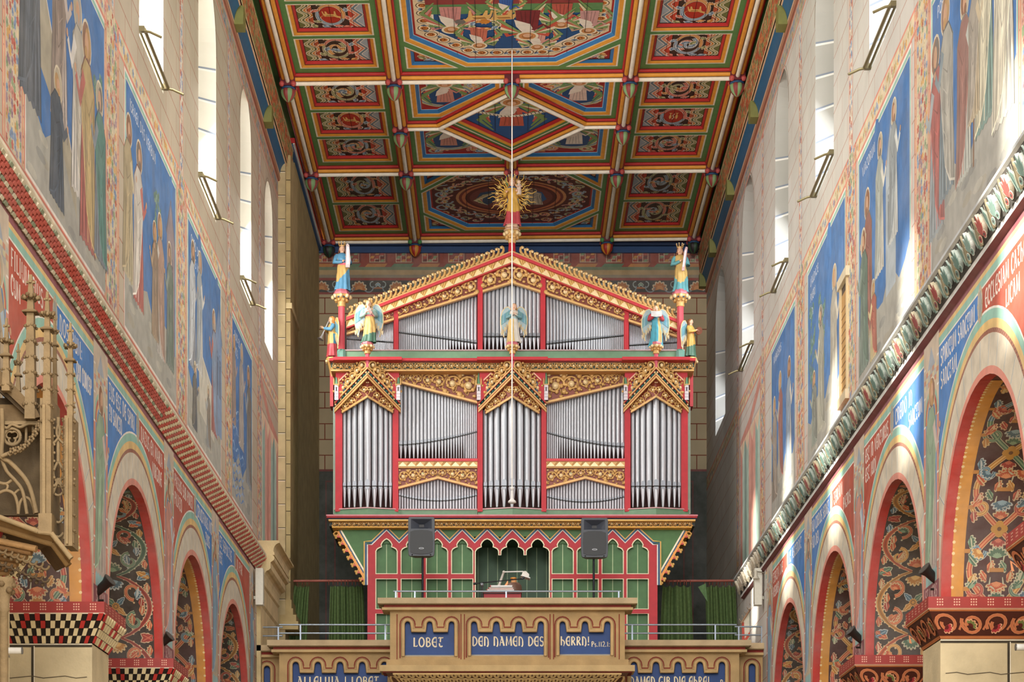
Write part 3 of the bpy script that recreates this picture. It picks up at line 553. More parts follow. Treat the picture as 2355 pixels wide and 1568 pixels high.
for i in range(N):
    yy = y1 - (i + .5) * .47
    if yy < 15.2: continue
    u = (i + .5) / N; q = .47 / LN
    G = lambda a, b, w=0, u=u, q=q: Sn(u + a * q, b, w)
    A = [[C('#C9BD9E'), C('#8E2E2C'), C('#C4685C')], [C('#B4C0B6'), C('#55786E'), C('#86A096')]][i % 2 if i % 8 < 5 else 1]
    if yy > 34.4: A = [[C('#E6DCC8'), C('#D8CCB4'), C('#C4B698')]] * 2; A = A[0]
    if yy < 19.3: A = [[C('#E8DCC4'), C('#A8403A'), C('#E0A088')], [C('#DDE0D8'), C('#6F938A'), C('#A9C0B6')]][i % 2]
    for a, b, ang, l, c in ((-.46, .1, 1.25, .95, A if yy > 34.4 else [C('#C4B894'), C('#9A8D6C'), C('#CFC6AC')]), (.46, .05, 1.9, .95, A if yy > 34.4 else [C('#B4C2B8'), C('#6A8C82'), C('#94AEA2')])):
        pts = [(a + l * t * cos(ang) * .45 + (.11 + .10 * t) * s_ * sin(pi * min(1, t + .12)), b + l * t * .95) for s_ in (1,) for t in [k / 8 for k in range(9)]] + [(a + l * t * cos(ang) * .45 - .09 * sin(pi * min(1, t + .12)), b + l * t * .95) for t in [k / 8 for k in range(8, -1, -1)]]
        mb.prism(G, pts, 0, .02, c[0]); mb.prism(G, [(a + (x - a) * .8 + .01, b + (y - b) * .94) for x, y in pts], .02, .024, c[1]); ribbon(mb, G, [(a, b + .06), (a + l * .4 * cos(ang) * .45, b + l * .5), (a + l * .8 * cos(ang) * .45, b + l * .8)], .03, c[2], .038)
    for k, an in enumerate((-.62, -.3, 0, .3, .62)):
        L_ = (.42, .6, .68, .6, .42)[k]; b0 = .22
        pts = [(sin(an) * L_ * t + cos(an) * .085 * sin(pi * min(1, t + .05)), b0 + cos(an) * L_ * t * 1.05) for t in [j / 7 for j in range(8)]] + [(sin(an) * L_ * t - cos(an) * .085 * sin(pi * min(1, t + .05)), b0 + cos(an) * L_ * t * 1.05) for t in [j / 7 for j in range(7, -1, -1)]]
        mb.prism(G, pts, 0, .034 + .002 * k, A[0]); mb.prism(G, [(x * .8, b0 + (y - b0) * .93) for x, y in pts], .034, .038 + .002 * k, A[1])
    for s_ in (-1, 1):
        disc(mb, G, s_ * .16, .2, .11, A[0], .046, 10, .14); disc(mb, G, s_ * .16, .2, .085, A[1], .049, 10, .11); disc(mb, G, s_ * .16, .2, .04, C('#2E2A26'), .052, 8, .045)
struct('trim_2', mb, FRESCO, 'carved palmette string course with red and green leaves above the arches', 'string course')
# cornices below the ceiling
for nm, F, yend in (('trim_3', FL, 38.6), ('trim_4', FR, 44.4)):
    mb = MB(); y0 = 20.0
    prof = [(.0, 15.17, '#A86850'), (.03, 15.18, '#8C5A48'), (.04, 15.215, '#A8745C'), (.04, 15.235, '#6E3A2C'), (.03, 15.25, '#B4846C')]
    for k in range(len(prof) - 1):
        a, b = prof[k], prof[k + 1]; mb.face([F(y0, a[1], a[0]), F(yend, a[1], a[0]), F(yend, b[1], b[0]), F(y0, b[1], b[0])], C(b[2]))
    FZ = lambda u, v, w=0: F(u, 15.55 + .47 * v, .15 + .04 * v + w)
    rect(mb, FZ, y0, yend, 0, 1, C('#B98A64'), 0); blobs(mb, FZ, y0 + 6, yend, .05, .95, .12, [C('#C4643C'), C('#D2844E'), C('#7F8A5A'), C('#C9A070'), C('#B8583A'), C('#96985E')], .003, .085, 1.0, 5)
    for a, b, c in ((-.02, .05, '#E0C498'), (.95, 1.0, '#E0C498')): rect(mb, FZ, y0, yend, a, b, C(c), .006)
    mb.face([F(y0, 15.52, .03), F(yend, 15.52, .03), F(yend, 15.25, .03), F(y0, 15.25, .03)], C('#6F7440'))
    edges = [28.0, 31.6, 35.4, 38.6] if nm == 'trim_3' else [27.6, 31.6, 35.2, 38.9, 42.2, 44.4]
    for a, b in zip(edges[:-1], edges[1:]):
        a += .16; b -= .16
        rows = [[F(a + .10 * (k / 8) ** 2, 15.26 + .24 * sin(pi / 2 * k / 8), .032 + .115 * (1 - cos(pi / 2 * k / 8))), F(b - .10 * (k / 8) ** 2, 15.26 + .24 * sin(pi / 2 * k / 8), .032 + .115 * (1 - cos(pi / 2 * k / 8)))] for k in range(9)]
        mb.grid(rows, lambda i, j: C('#24587C') if 1 <= i < 7 else C('#D2AE8C'))
        P = [F(b + .0, 15.25, .03), F(b + .32, 15.54, .17)]; mb.box(min(P[0][0], P[1][0]), max(P[0][0], P[1][0]), b + .01, b + .31, 15.26, 15.54, C('#7A7A42'))
    struct(nm, mb, PAINT, 'painted wooden cornice with blue coves and marbled frieze along the %s wall' % ('left' if F is FL else 'right'), 'cornice')
# piers, each a thing
def qf(p): return lambda u, v, w=0: bilin(*p)(u, v, w)
def pier(label, F, u0, u1, kind, group='nave piers under the painted arches'):
    t = thing('pier', label, 'pier', F((u0 + u1) / 2, 0, -THK / 2), group); t['kind'] = 'structure'
    sh = MB(); P, Q = F(u0, 0, 0), F(u1, 4.5, -THK); xa, xb = min(P[0], Q[0]), max(P[0], Q[0])
    sh.box(xa, xb, u0, u1, 0, 4.46, C('#C9B894'))
    G = lambda a, b, w: (a, u0 - w, b)
    for z in (4.44, 3.88, 3.1, 2.3): rect(sh, G, xa, xb, z - .012, z + .012, C('#2A241C'), .003); rect(sh, G, xa, xb, z + .012, z + .024, C('#E6DCC6'), .003)
    H = (lambda a, b, w: F(a, b, w))
    for z in (3.88, 3.1): rect(sh, H, u0, u1, z - .01, z + .01, C('#8C8474'), .003)
    xm = xa + (xb - xa) * (.45 if kind == 'check' else .62); rect(sh, G, xm - .012, xm + .012, 3.88, 4.44, C('#2A241C'), .004); rect(sh, G, xm + .012, xm + .022, 3.88, 4.44, C('#E6DCC6'), .004)
    ribbon(sh, G, [(xa + .05 + (xb - xa - .1) * i / 9, 4.13 + .012 * sin(i * 2.1)) for i in range(10)], .008, C('#4A3F30'), .005)
    sh.build('shaft', STONE, t)
    cp = MB(); e = .15
    ax, bx, ay, by = xa - e, xb + e, u0 - e, u1 + e
    z0, z1, z2 = 4.47, 4.75, 4.86
    cp.box(ax, bx, ay, by, z1, z2, C('#9C3630')); cp.box(ax, bx, ay, by, z1 - .012, z1, C('#D9C8B0'))
    quads = [((xa, u0, z0), (xb, u0, z0), (bx, ay, z1), (ax, ay, z1)), ((xb, u0, z0), (xb, u1, z0), (bx, by, z1), (bx, ay, z1)), ((xb, u1, z0), (xa, u1, z0), (ax, by, z1), (bx, by, z1)), ((xa, u1, z0), (xa, u0, z0), (ax, ay, z1), (ax, by, z1))]
    r_ = random.Random(5)
    for qi, q in enumerate(quads):
        B = bilin(*q); cp.face([B(0, 0), B(1, 0), B(1, 1), B(0, 1)], C('#1E1612') if kind == 'check' else C('#4A1E14'))
        long_ = qi % 2 == 0; n = 26 if long_ else 20
        if kind == 'check':
            for i in range(n):
                for r in range(4):
                    zz = abs((i % 12) - 6) // 1.5
                    if (i + r) % 2 == 0: cp.prism(B, [(i / n + .002, r / 4 + .01), ((i + 1) / n - .002, r / 4 + .01), ((i + 1) / n - .002, (r + 1) / 4 - .01), (i / n + .002, (r + 1) / 4 - .01)], 0, .018, C('#B3322C') if int(zz) == r or int(zz) == r + 4 else C('#DCC89C'))
        else:
            m = 5 if long_ else 4; BB = lambda u, v, w: B(u, v, w)
            asp = .28 / (THK if long_ else .86)
            for r0, r1 in ((0, .1), (.9, 1)): rect(cp, BB, 0, 1, r0, r1, C('#B0683C'), .004)
            G2 = lambda a, b, w: B(a * asp, b, w)
            for i in range(m):
                cxx = (i + .5) / m / asp; dr_ = 1 if i % 2 else -1
                rib3(cp, G2, spiral(cxx, .5, .34, .16, dr_ * 2.6, 1.15 * dr_, 18), .10, C('#D08A5E'), C('#C0704A'), None, .008)
                palm(cp, G2, cxx - .08, .42, .8 * dr_, .26, [C('#D8A07A'), C(['#A8323A', '#6F7440'][i % 2]), C('#5A1A1A')], .011, 5, 2.6)
                rib3(cp, G2, [(cxx + .34, .3), (cxx + .48, .6), (cxx + .62, .3)], .07, C('#D08A5E'), C('#C0704A'), None, .007)
    H2 = lambda a, b, w: (a, ay - w, b)
    X0 = bx if F is FL else ax; H3 = (lambda a, b, w: (bx + w, a, b)) if F is FL else (lambda a, b, w: (ax - w, a, b))
    for Fq, a, b in ((H2, ax, bx), (H3, ay, by)):
        k = 0; u = a + .09
        while u < b - .06:
            for i in range(3):
                for j in range(3): disc(cp, Fq, u + i * .024, z1 + .032 + j * .026, .0085, C('#E0A890'), .003, 6)
            u += .165
    cp.build('capital', PAINT, t); return t
pier('cream stone pier with red and black zigzag chequered capital under the stone canopy', FL, 20.82, 21.68, 'check')
pier('cream stone pier with chequered capital behind the zigzag chequered one', FL, 25.12, 25.98, 'check')
pier('cream stone pier with scroll-carved capital and the tallest painted arch beside it', FR, 20.52, 21.38, 'scroll')
pier('cream stone pier with scroll-carved capital seen beyond the bigger scroll-carved one', FR, 24.82, 25.68, 'scroll')
pier('cream stone pier low at the frame edge before the gallery, blue and brown painted arch', FL, 29.42, 30.2, 'check'); pier('cream stone pier low before the gallery under green and orange scroll arches', FR, 29.12, 29.9, 'scroll')
for F, us in ((FL, (16.5, 12.2)), (FR, (16.2, 11.9))):
    for u in us: pier('cream stone pier nearest the choir outside the picture', F, u, u + .86, 'check' if F is FL else 'scroll')
# windows: splayed embrasures with painted blocks, glass
def window(i, F, a, b, zt, tone):
    mb = MB(); c, r = (a + b) / 2, (b - a) / 2; zc = zt - r; k = .42; D = THK
    ins = [(a, 11.68), (b, 11.68)] + arc(c, zc, r, 0, pi, 14); rr = r * (1 - k) ; out = [(c - rr, 12.25), (c + rr, 12.25)] + arc(c, zc, rr, 0, pi, 14)
    n = len(ins)
    for j in range(n):
        p, q = ins[j], ins[(j + 1) % n]; s, t = out[j], out[(j + 1) % n]
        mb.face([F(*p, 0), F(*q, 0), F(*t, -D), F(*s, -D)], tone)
    J = lambda v, w: [F(b + .0 - w * 0, v, -.002)]
    for m in range(8):
        z = 12.0 + m * .46
        if z > zc: break
        for s_ in (1, -1):
            e0, e1 = c + s_ * (r - .004), c + s_ * (rr - .004); z1_ = 12.25 + (z - 11.68) * (zc - 12.25) / (zc - 11.68)
            mb.face([F(e0, z, -.004), F(e1, z1_, -D), F(e1, z1_ + .02, -D), F(e0, z + .028, -.004)], C('#8A94A4')); mb.face([F(e0, z - .03, -.004), F(e1, z1_ - .022, -D), F(e1, z1_, -D), F(e0, z, -.004)], C('#F2F0EA'))
    ribbon(mb, F, arc(c, zc, r + .05, 0, pi, 20), .02, C('#A89A88'), .003)
    o = struct('window_%d' % i, mb, PLASTER, 'round-arched clerestory window with splayed pale reveal', 'window')
    g = MB(); g.face([F(*p, -D) for p in out], (1, 1, 1)); pane = g.build('pane', GLASS, o)
    br = MB()
    for z in (12.9, 13.5, 14.1): br.tube([F(c - rr, z, -D + .03), F(c + rr, z, -D + .03)], .015, C('#4A4438'), 5)
    br.tube([F(c, 12.25, -D + .03), F(c, zc, -D + .03)], .018, C('#4A4438'), 5); br.build('glazing_bar', STEEL, o)
wi = 1
for lst, F, tone in ((WL, FL, C('#E6E2D6')), (WR, FR, C('#B4B3AE'))):  # same paint both sides; the right reveals have their shade put into the colour
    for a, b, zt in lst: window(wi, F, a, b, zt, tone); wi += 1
# slit opening in the third fresco on the right wall
mb = MB(); a, b = dr(1951), dr(1936)
z0, z1 = 8.35, 9.75
mb.box(XR - .004, XR + .0, a, b, z0, z1, C('#3A2A1A'))
for u in (a, b): mb.box(XR - .03, XR, u - .03, u + .03, z0 - .05, z1 + .1, C('#C9B48C'))
mb.box(XR - .05, XR, a - .1, b + .1, z1, z1 + .12, C('#CFC2A6')); mb.box(XR - .05, XR, a - .06, b + .06, z0 - .12, z0, C('#CDBE9E'))
mb.box(XR - .006, XR - .003, a + .03, b - .03, z0, z1 - .1, C('#B48A4E'))
for k in range(12): mb.box(XR - .009, XR - .006, a + .03, b - .03, z0 + .1 * k, z0 + .1 * k + .012, C('#7A5A34'))
struct('window_%d' % wi, mb, PAINT, 'narrow slit opening with wooden shutter in the fresco wall', 'window')
# west wall, left corner pier, tower floor, aisles
mb = MB(); mb.face([(XL - 2, YW, 0), (XR + 2, YW, 0), (XR + 2, YW, 16.6), (XL - 2, YW, 16.6)], CREAM)
wall_w = struct('wall_west', mb, WB, 'west wall of buff painted blocks behind the organ')
mb = MB(); wz = lambda y: uz(y, YW); F = FW; x0, x1 = XL, XR
rect(mb, F, x0, x1, wz(1600), wz(1083), C('#2B332B'), .004); rect(mb, F, x0, x1, wz(1084), wz(1079), C('#7A2A24'), .006)
for s_ in (x0 + .28, x1 - .5):
    rect(mb, F, s_, s_ + .22, wz(1500), wz(1105), C('#5E2420'), .006); rect(mb, F, s_ + .03, s_ + .19, wz(1500), wz(1109), C('#2B332B'), .007)
zz = [(677, 672, '#8C3A30'), (672, 645, '#3E3C38'), (645, 639, '#8C3A30'), (639, 632, '#8C806A'), (632, 621, '#A98F64'), (621, 614, '#6E7A5C'), (614, 566, '#8A3B2C'), (566, 552, '#20222A')]
for a, b, c in zz: rect(mb, F, x0, x1, wz(a), wz(b), C(c), .006)
n = 21; cw = (x1 - x0) / n
for i in range(n):
    u = x0 + cw * (i + .5); zl, zh = wz(671), wz(646); h = zh - zl
    if i % 2 == 0: palm(mb, F, u, zl + .05, pi / 2, h * .8, [C('#C9B89A'), C('#B4703E'), C('#C98A52')], .009, 7, 3.6)
    else:
        for s_ in (1, -1):
            rib3(mb, F, spiral(u + s_ * .1, zl + h * .72, .05, .10, pi / 2, -s_ * .8, 10), .022, C('#B9B6A4'), C('#8FA0A0'), None, .009); rib3(mb, F, arc(u + s_ * .2, zl + .09, .10, pi if s_ < 0 else 0, (pi if s_ < 0 else 0) + s_ * -pi * 1.1, 8), .022, C('#B9B6A4'), C('#6F8494'), None, .009)
        palm(mb, F, u, zl + h * .55, pi / 2, h * .3, [C('#C2C4B4'), C('#6F8C74') if i % 4 == 1 else C('#6F8CA8'), C('#A9B8A8')], .011, 5, 3.2); rect(mb, F, u - .09, u + .09, zl + .06, zl + .10, C('#A86A44'), .01)
n = 15; cw = (x1 - x0) / n; zl, zh = wz(614), wz(567); h = zh - zl
for i in range(n):
    a = x0 + cw * i; P = lambda u, v: (a + cw * u, zl + h * v)
    fr = [C('#5F7A5C'), C('#B4783C')][i % 2]; fr2 = [C('#B4783C'), C('#5F7A5C')][i % 2]
    poly(mb, F, [P(.1, .92), P(.86, .92), P(.78, .78), P(.2, .78)], fr, .009); poly(mb, F, [P(.86, .92), P(.86, .2), P(.78, .3), P(.78, .78)], C('#6E2A24'), .009); poly(mb, F, [P(0, .0), P(.76, .0), P(.86, .16), P(.12, .16)], fr2, .009)
    for k in range(3):
        for j in range(3):
            c = C(['#C08A4A', '#7A8C68', '#A8483A', '#8C3A30', '#5E241E'][(k * 2 + j * 3 + i) % 5]); u, v = .2 + .19 * k, .24 + .17 * j
            poly(mb, F, [P(u, v), P(u + .13, v), P(u + .18, v + .13), P(u + .05, v + .13)], c, .01)
    for k in range(3): ribbon(mb, F, [P(.19 + .19 * k, .22), P(.19 + .19 * k, .38 + .16 * ((k + i) % 3)), P(.33 + .19 * k, .38 + .16 * ((k + i) % 3))], .012, C('#C9BFA4'), .012)
    ribbon(mb, F, [P(.19, .76), P(.77, .76), P(.77, .24), P(.19, .24), P(.19, .76)], .014, C('#C4B898'), .012)
o = mb.build('painted_frieze_pattern', FRESCO, wall_w); o['label'] = 'meander and palmette friezes over a dark green dado'
# stepped pilaster at the left end of the nave wall
mb = MB(); X1, X2 = ux(656, 37.8), ux(668, 37.95)
mb.box(XL - .5, X1, 37.8, 40.5, 0, 16.3, C('#B9A67E')); mb.box(X1 - .02, X2, 37.95, 39.3, 7.2, 15.7, C('#AE9A6E')); mb.box(XL - .4, X2 - .06, 39.3, YW + .02, 6.5, 16.3, C('#A89468'))
for k in range(26):
    z = 7.6 + k * .43; G = lambda a, b, w: (a, 37.8 - w, b); rect(mb, G, XL, X1 + .001, z, z + .014, C('#3E3626'), .003); rect(mb, G, XL, X1, z - .014, z, C('#E0D4B8'), .003)
    G2 = lambda a, b, w: (a, 37.95 - w, b)
    if k < 19: rect(mb, G2, X1, X2, z - .1, z - .086, C('#3E3626'), .003)
for k, (e, z0_, z1_) in enumerate(((.16, 7.05, 7.2), (.12, 7.2, 7.32), (.06, 7.32, 7.44), (.03, 7.44, 7.6))): mb.box(X1 - .1, X2 + e, 37.85 - e * .6, 39.3 + e, z0_, z1_, C('#B7A070'))
mb.box(X1 - .05, X2 + .03, 37.9, 39.34, 12.9, 13.0, C('#C4B288'))
struct('wall_pilaster', mb, STONE, 'stepped buff stone pilaster in the corner before the organ', 'pilaster')
mb = MB(); mb.face([(-14, -14, 0), (14, -14, 0), (14, 60, 0), (-14, 60, 0)], C('#B4A488')); struct('floor', mb, STONE, 'stone floor of the nave', 'floor')
mb = MB()
for x, n_ in ((-9.2, 1), (9.2, -1)):
    mb.face([(x, 2, 0), (x, 46, 0), (x, 46, 7.6), (x, 2, 7.6)], C('#CFC4AE')); xw = XL - THK if x < 0 else XR + THK
    mb.face([(x, 2, 7.6), (x, 46, 7.6), (xw, 46, 7.7), (xw, 2, 7.7)], C('#B8AB94'))
struct('wall_aisle', mb, PLASTER, 'plain aisle walls and vaults seen through the arches', 'wall')

mb = MB(); mb.box(-9.4, -7.2, 34.4, 42, 0, 22, C('#C0B090')); struct('wall_sun_block', mb, STONE, 'unseen box added outside the last window to block its sun', 'light blocker')  # added out of view to keep direct sun out of the last left window

mb = MB(); mb.box(5.75, 6.6, 8, 45, 7.8, 22, C('#A89C86')); struct('wall_sky_block', mb, STONE, 'unseen slab added to shade the windows of the sunlit wall', 'wall')  # added out of view to cut skylight on the right window reveals

# daylight let in by the clerestory windows
for lst, F, e, cl in ((WL, FL, 62, (1, .985, .96)), (WR, FR, 30, (.92, .96, 1))):
    for a, b, zt in lst:
        c = (a + b) / 2; p = F(c, 13.1, .03); q = F(c + .5, 7.0, 8.0); area('clerestory_daylight', p, q, .7, 2.0, e, cl)
# ============================================================ the painted wooden ceiling
ZC, SH = 16.34, 0.030
def FC(u, v, w=0): return (u, v - SH * u, ZC - w)
GRN, GRN2, WH, ORA, RED, BLUE, DRD = C('#5A8A4E'), C('#35552F'), C('#EDE6D6'), C('#DB9636'), C('#B32A2A'), C('#2F6FA6'), C('#5E1620')
ROWS = [31.5, 35.9, 40.25, 44.2]; CX1, CX2 = 3.86, 2.03
ceil_mb = MB()
ceiling = None
pan = []          # (mesh, name, label)
def opening(pts, cols, board_line=True):
    """white line on the board, stepped coloured frame, returns the panel outline"""
    mb = ceil_mb; n = len(pts)
    o = inset(pts, -.028)
    for i in range(n): j = (i + 1) % n; mb.face([FC(*o[i], .003), FC(*o[j], .003), FC(*pts[j], .003), FC(*pts[i], .003)], WH)
    q, w = pts, 0.0
    for c, d, dw in cols: q2 = frame_ring(mb, FC, q, d, w, w - dw, c); q, w = q2, w - dw
    return q, w
SIDE = [(ORA, .055, .02), (C('#5A2A14'), .010, .012), (RED, .036, .04), (C('#2A1512'), .010, .01)]
MIDF = [(ORA, .065, .02), (C('#C9B07A'), .012, .01), (BLUE, .055, .045), (C('#A8D0E0'), .01, .005), (C('#A02A22'), .035, .01)]
VK = [[C('#E6DCC4'), C('#8A8F5C'), C('#C9C99A')], [C('#E0DFD8'), C('#6F8CA6'), C('#B4C8D6')], [C('#F0DCC0'), C('#CC8640'), C('#EBBE7E')], [C('#F0E0D4'), C('#C8604A'), C('#E8A08C')]]
def waves(mb, F, u0, u1, v0, v1, w, cols, amp, n=2.5, diamond=False):
    K = len(cols); W = u1 - u0
    for k in range(K):
        a = u0 + W * k / K
        def xf(v, q):
            t = (v - v0) / (v1 - v0) * n
            sh = amp * (sin(2 * pi * t)) if not diamond else amp * (abs((t % 1) - .5) * 4 - 1) * (1 if True else 1)
            return min(max(u0 + W * q / K + (sh if 0 < q < K else 0), u0), u1)
        N = 26; L = [F(xf(v0 + (v1 - v0) * i / N, k), v0 + (v1 - v0) * i / N, w + .0004 * k) for i in range(N + 1)]; R = [F(xf(v0 + (v1 - v0) * i / N, k + 1), v0 + (v1 - v0) * i / N, w + .0004 * k) for i in range(N + 1)]
        mb.grid([L, R], cols[k], sm=False)
        if k: ribbon(mb, F, [(xf(v0 + (v1 - v0) * i / N, k), v0 + (v1 - v0) * i / N) for i in range(N + 1)], .014, WH, w + .004)
def beast(mb, F, x, y, k, kind, fl, w):
    c, d = C('#DDB26A'), C('#A8763A'); P = lambda pts: [(x + fl * a * k, y + b * k) for a, b in pts]
    if kind == 'fish':
        for s_ in (-1, 1):
            poly(mb, F, P([(s_ * .3 + .12 * sin(pi * t) * 1, .75 - 1.3 * t) for t in [i / 10 for i in range(11)]] + [(s_ * .3 - .12 * sin(pi * t), .75 - 1.3 * t) for t in [i / 10 for i in range(10, -1, -1)]]), c, w)
            poly(mb, F, P([(s_ * .3, -.5), (s_ * .3 - .16, -.8), (s_ * .3 + .16, -.8)]), c, w + .001); poly(mb, F, P([(s_ * .3 + .08, .1), (s_ * .3 + .26, -.1), (s_ * .3 + .08, -.15)]), d, w + .001)
        ribbon(mb, F, P([(-.1, .7), (.05, .3), (-.05, -.2), (.06, -.6)]), .02, C('#F0E0C0'), w + .002); return
    body = [(-.62, -.05), (-.5, .28), (-.1, .32), (.3, .3), (.52, .5), (.72, .56), (.9, .42), (.78, .3), (.6, .2), (.5, -.02), (.44, -.72), (.34, -.72), (.3, -.15), (-.2, -.18), (-.34, -.7), (-.45, -.7), (-.44, -.2), (-.55, -.3), (-.6, -.7), (-.7, -.7)]
    poly(mb, F, P(body), c, w); poly(mb, F, P([(-.4, .2), (.2, .22), (.3, .05), (-.3, .02)]), d, w + .001)
    ribbon(mb, F, P([(-.6, .1), (-.85, .3), (-.8, .55)]), .05 * k, c, w)
    if kind == 'ram':
        ribbon(mb, F, [(x + fl * (.68 + .2 * cos(a)) * k, y + (.55 + .2 * sin(a)) * k) for a in [i * .55 for i in range(10)]], .07 * k, C('#F0D8A0'), w + .002)
        for i in range(12): disc(mb, F, x + fl * (-.45 + .085 * i) * k, y + (.1 + .1 * (i % 3)) * k, .07 * k, [c, d][i % 2], w + .0015, 7)
    else:
        for s_ in (.06, .16): ribbon(mb, F, P([(.68 + s_, .55), (.72 + s_ * 2, .8)]), .035 * k, C('#F0D8A0'), w + .001)
def vine(mb, F, cx, cy, rx, ry, w, r_, beastk=None):
    a, b, c = r_.sample(VK, 3)
    N = 30
    for h, ck in ((0, a), (1, b)):
        pts = [(cx + rx * .80 * cos(pi * h + pi * i / 15 + .4), cy + ry * .78 * sin(pi * h + pi * i / 15 + .4)) for i in range(16)]
        rib3(mb, F, pts, [.05 + .035 * sin(pi * i / 15) for i in range(16)], *ck, w + .002 + h * .003)
    if beastk:
        disc(mb, F, cx, cy, rx * .68, C('#B3301F'), w + .001, 24, ry * .66); beast(mb, F, cx, cy, min(rx, ry) * .72, beastk, 1, w + .008)
    else:
        for s_ in (1, -1):
            sp = [(cx + (x - cx) * rx / ry, y) for x, y in spiral(cx, cy, ry * .56, .06, s_ * pi / 2 + .5, .72, 20)]
            rib3(mb, F, sp, [.075 - .025 * i / 20 for i in range(21)], *(c if s_ > 0 else a), w + .008 + .003 * s_)
            palm(mb, F, sp[-1][0], sp[-1][1], r_.uniform(0, 6), .12, r_.choice(VK), w + .014, 5, 2.6)
            palm(mb, F, cx + s_ * rx * .42, cy + r_.uniform(-.1, .1), r_.uniform(0, 6), .12, r_.choice(VK), w + .013, 5, 2.4)
    for k in range(8):
        t = k * pi / 4 + .3; palm(mb, F, cx + rx * .88 * cos(t), cy + ry * .88 * sin(t), t + r_.uniform(-1, 1), .105, r_.choice(VK), w + .012, 5, 2.4)
    for sx in (-1, 1):
        for sy in (-1, 1): palm(mb, F, cx + sx * rx * .86, cy + sy * ry * .84, math.atan2(sy, sx) + r_.uniform(-.6, .6), .13, r_.choice(VK), w + .013, 5, 2.2)
def coffer(sg, x0, x1, y0, y1, seed, bk=None, dark=1.0):
    r_ = random.Random(seed); q, w = opening([(x0, y0), (x1, y0), (x1, y1), (x0, y1)], SIDE); w0 = w
    mb = MB(); u0, u1 = min(p[0] for p in q), max(p[0] for p in q); v0, v1 = min(p[1] for p in q), max(p[1] for p in q)
    F = lambda u, v, k: FC(u, v, w0 + k * .3)
    rect(mb, F, u0, u1, v0, v1, C('#3E2A20'), 0); W = u1 - u0; s = W * .24
    wo = [C('#6E7440'), C('#A8A468'), C('#6E7440'), C('#D08A3C'), C('#B8562E')]; wi = [C('#C4452E'), C('#D98A6A'), C('#6F8494'), C('#A8B8C4')]
    if sg < 0: waves(mb, F, u0, u0 + s, v0, v1, .002, wo, .055); waves(mb, F, u1 - s, u1, v0, v1, .002, wi, .07, 2.0, True)
    else: waves(mb, F, u1 - s, u1, v0, v1, .002, wo[::-1], .055); waves(mb, F, u0, u0 + s, v0, v1, .002, wi[::-1], .07, 2.0, True)
    for u in (u0 + s, u1 - s): ribbon(mb, F, [(u, v0), (u, v1)], .02, C('#2A1A14'), .007)
    vine(mb, F, (u0 + u1) / 2, (v0 + v1) / 2, W * .25, (v1 - v0) * .5, .003, r_, bk)
    for k in range(1, 6): ribbon(mb, F, [(u0 + W * k / 6, v0), (u0 + W * k / 6, v1)], .006, C('#1E1410'), .02)
    pan.append((mb, 'coffer_panel', 'painted coffer with %s between wavy strips' % ({'ram': 'a gold ram on red', 'ox': 'a gold ox on red', 'fish': 'two gold fish on red'}.get(bk, 'a leafy vine ring'))))
def holy(mb, F, x, y, k, rob, wing, up, w, hair='#A8703C'):
    P = lambda a, b: (x + a * k, y + up * b * k)
    for s_ in (-1, 1):
        for j in range(6): ribbon(mb, F, [P(s_ * .12, .5), P(s_ * (.38 + .05 * j), .62 - .16 * j), P(s_ * (.5 - .03 * j), .3 - .2 * j)], [.05 * k, .12 * k, .03 * k], [C(wing), C('#7E9A5C'), C('#E0D8B8'), C('#C8604A')][j % 4], w + .001 * j)
    poly(mb, F, [P(-.24, -.5), P(.24, -.5), P(.2, .2), P(.12, .46), P(-.12, .46), P(-.2, .2)], C(rob), w + .008)
    for a in (-.14, -.05, .05, .14): ribbon(mb, F, [P(a, -.46), P(a * .7, .05), P(a * .5, .4)], .02 * k, shade(C(rob), .6), w + .009)
    poly(mb, F, [P(-.26, -.1), P(.05, .1), P(.14, .44), P(-.1, .46), P(-.22, .2)], C('#E6DCCB'), w + .0095)
    disc(mb, F, *P(0, .64), .22 * k, C('#E6DCC0'), w + .006, 18, .2 * k); disc(mb, F, *P(0, .64), .17 * k, C('#C98A52'), w + .007, 16, .155 * k)
    disc(mb, F, *P(0, .65), .11 * k, C(hair), w + .011, 12); disc(mb, F, *P(0, .61), .085 * k, C('#DDB08C'), w + .012, 12)
    ribbon(mb, F, [P(.1, .36), P(.3, .12), P(.42, .3)], .08 * k, C(rob), w + .012)
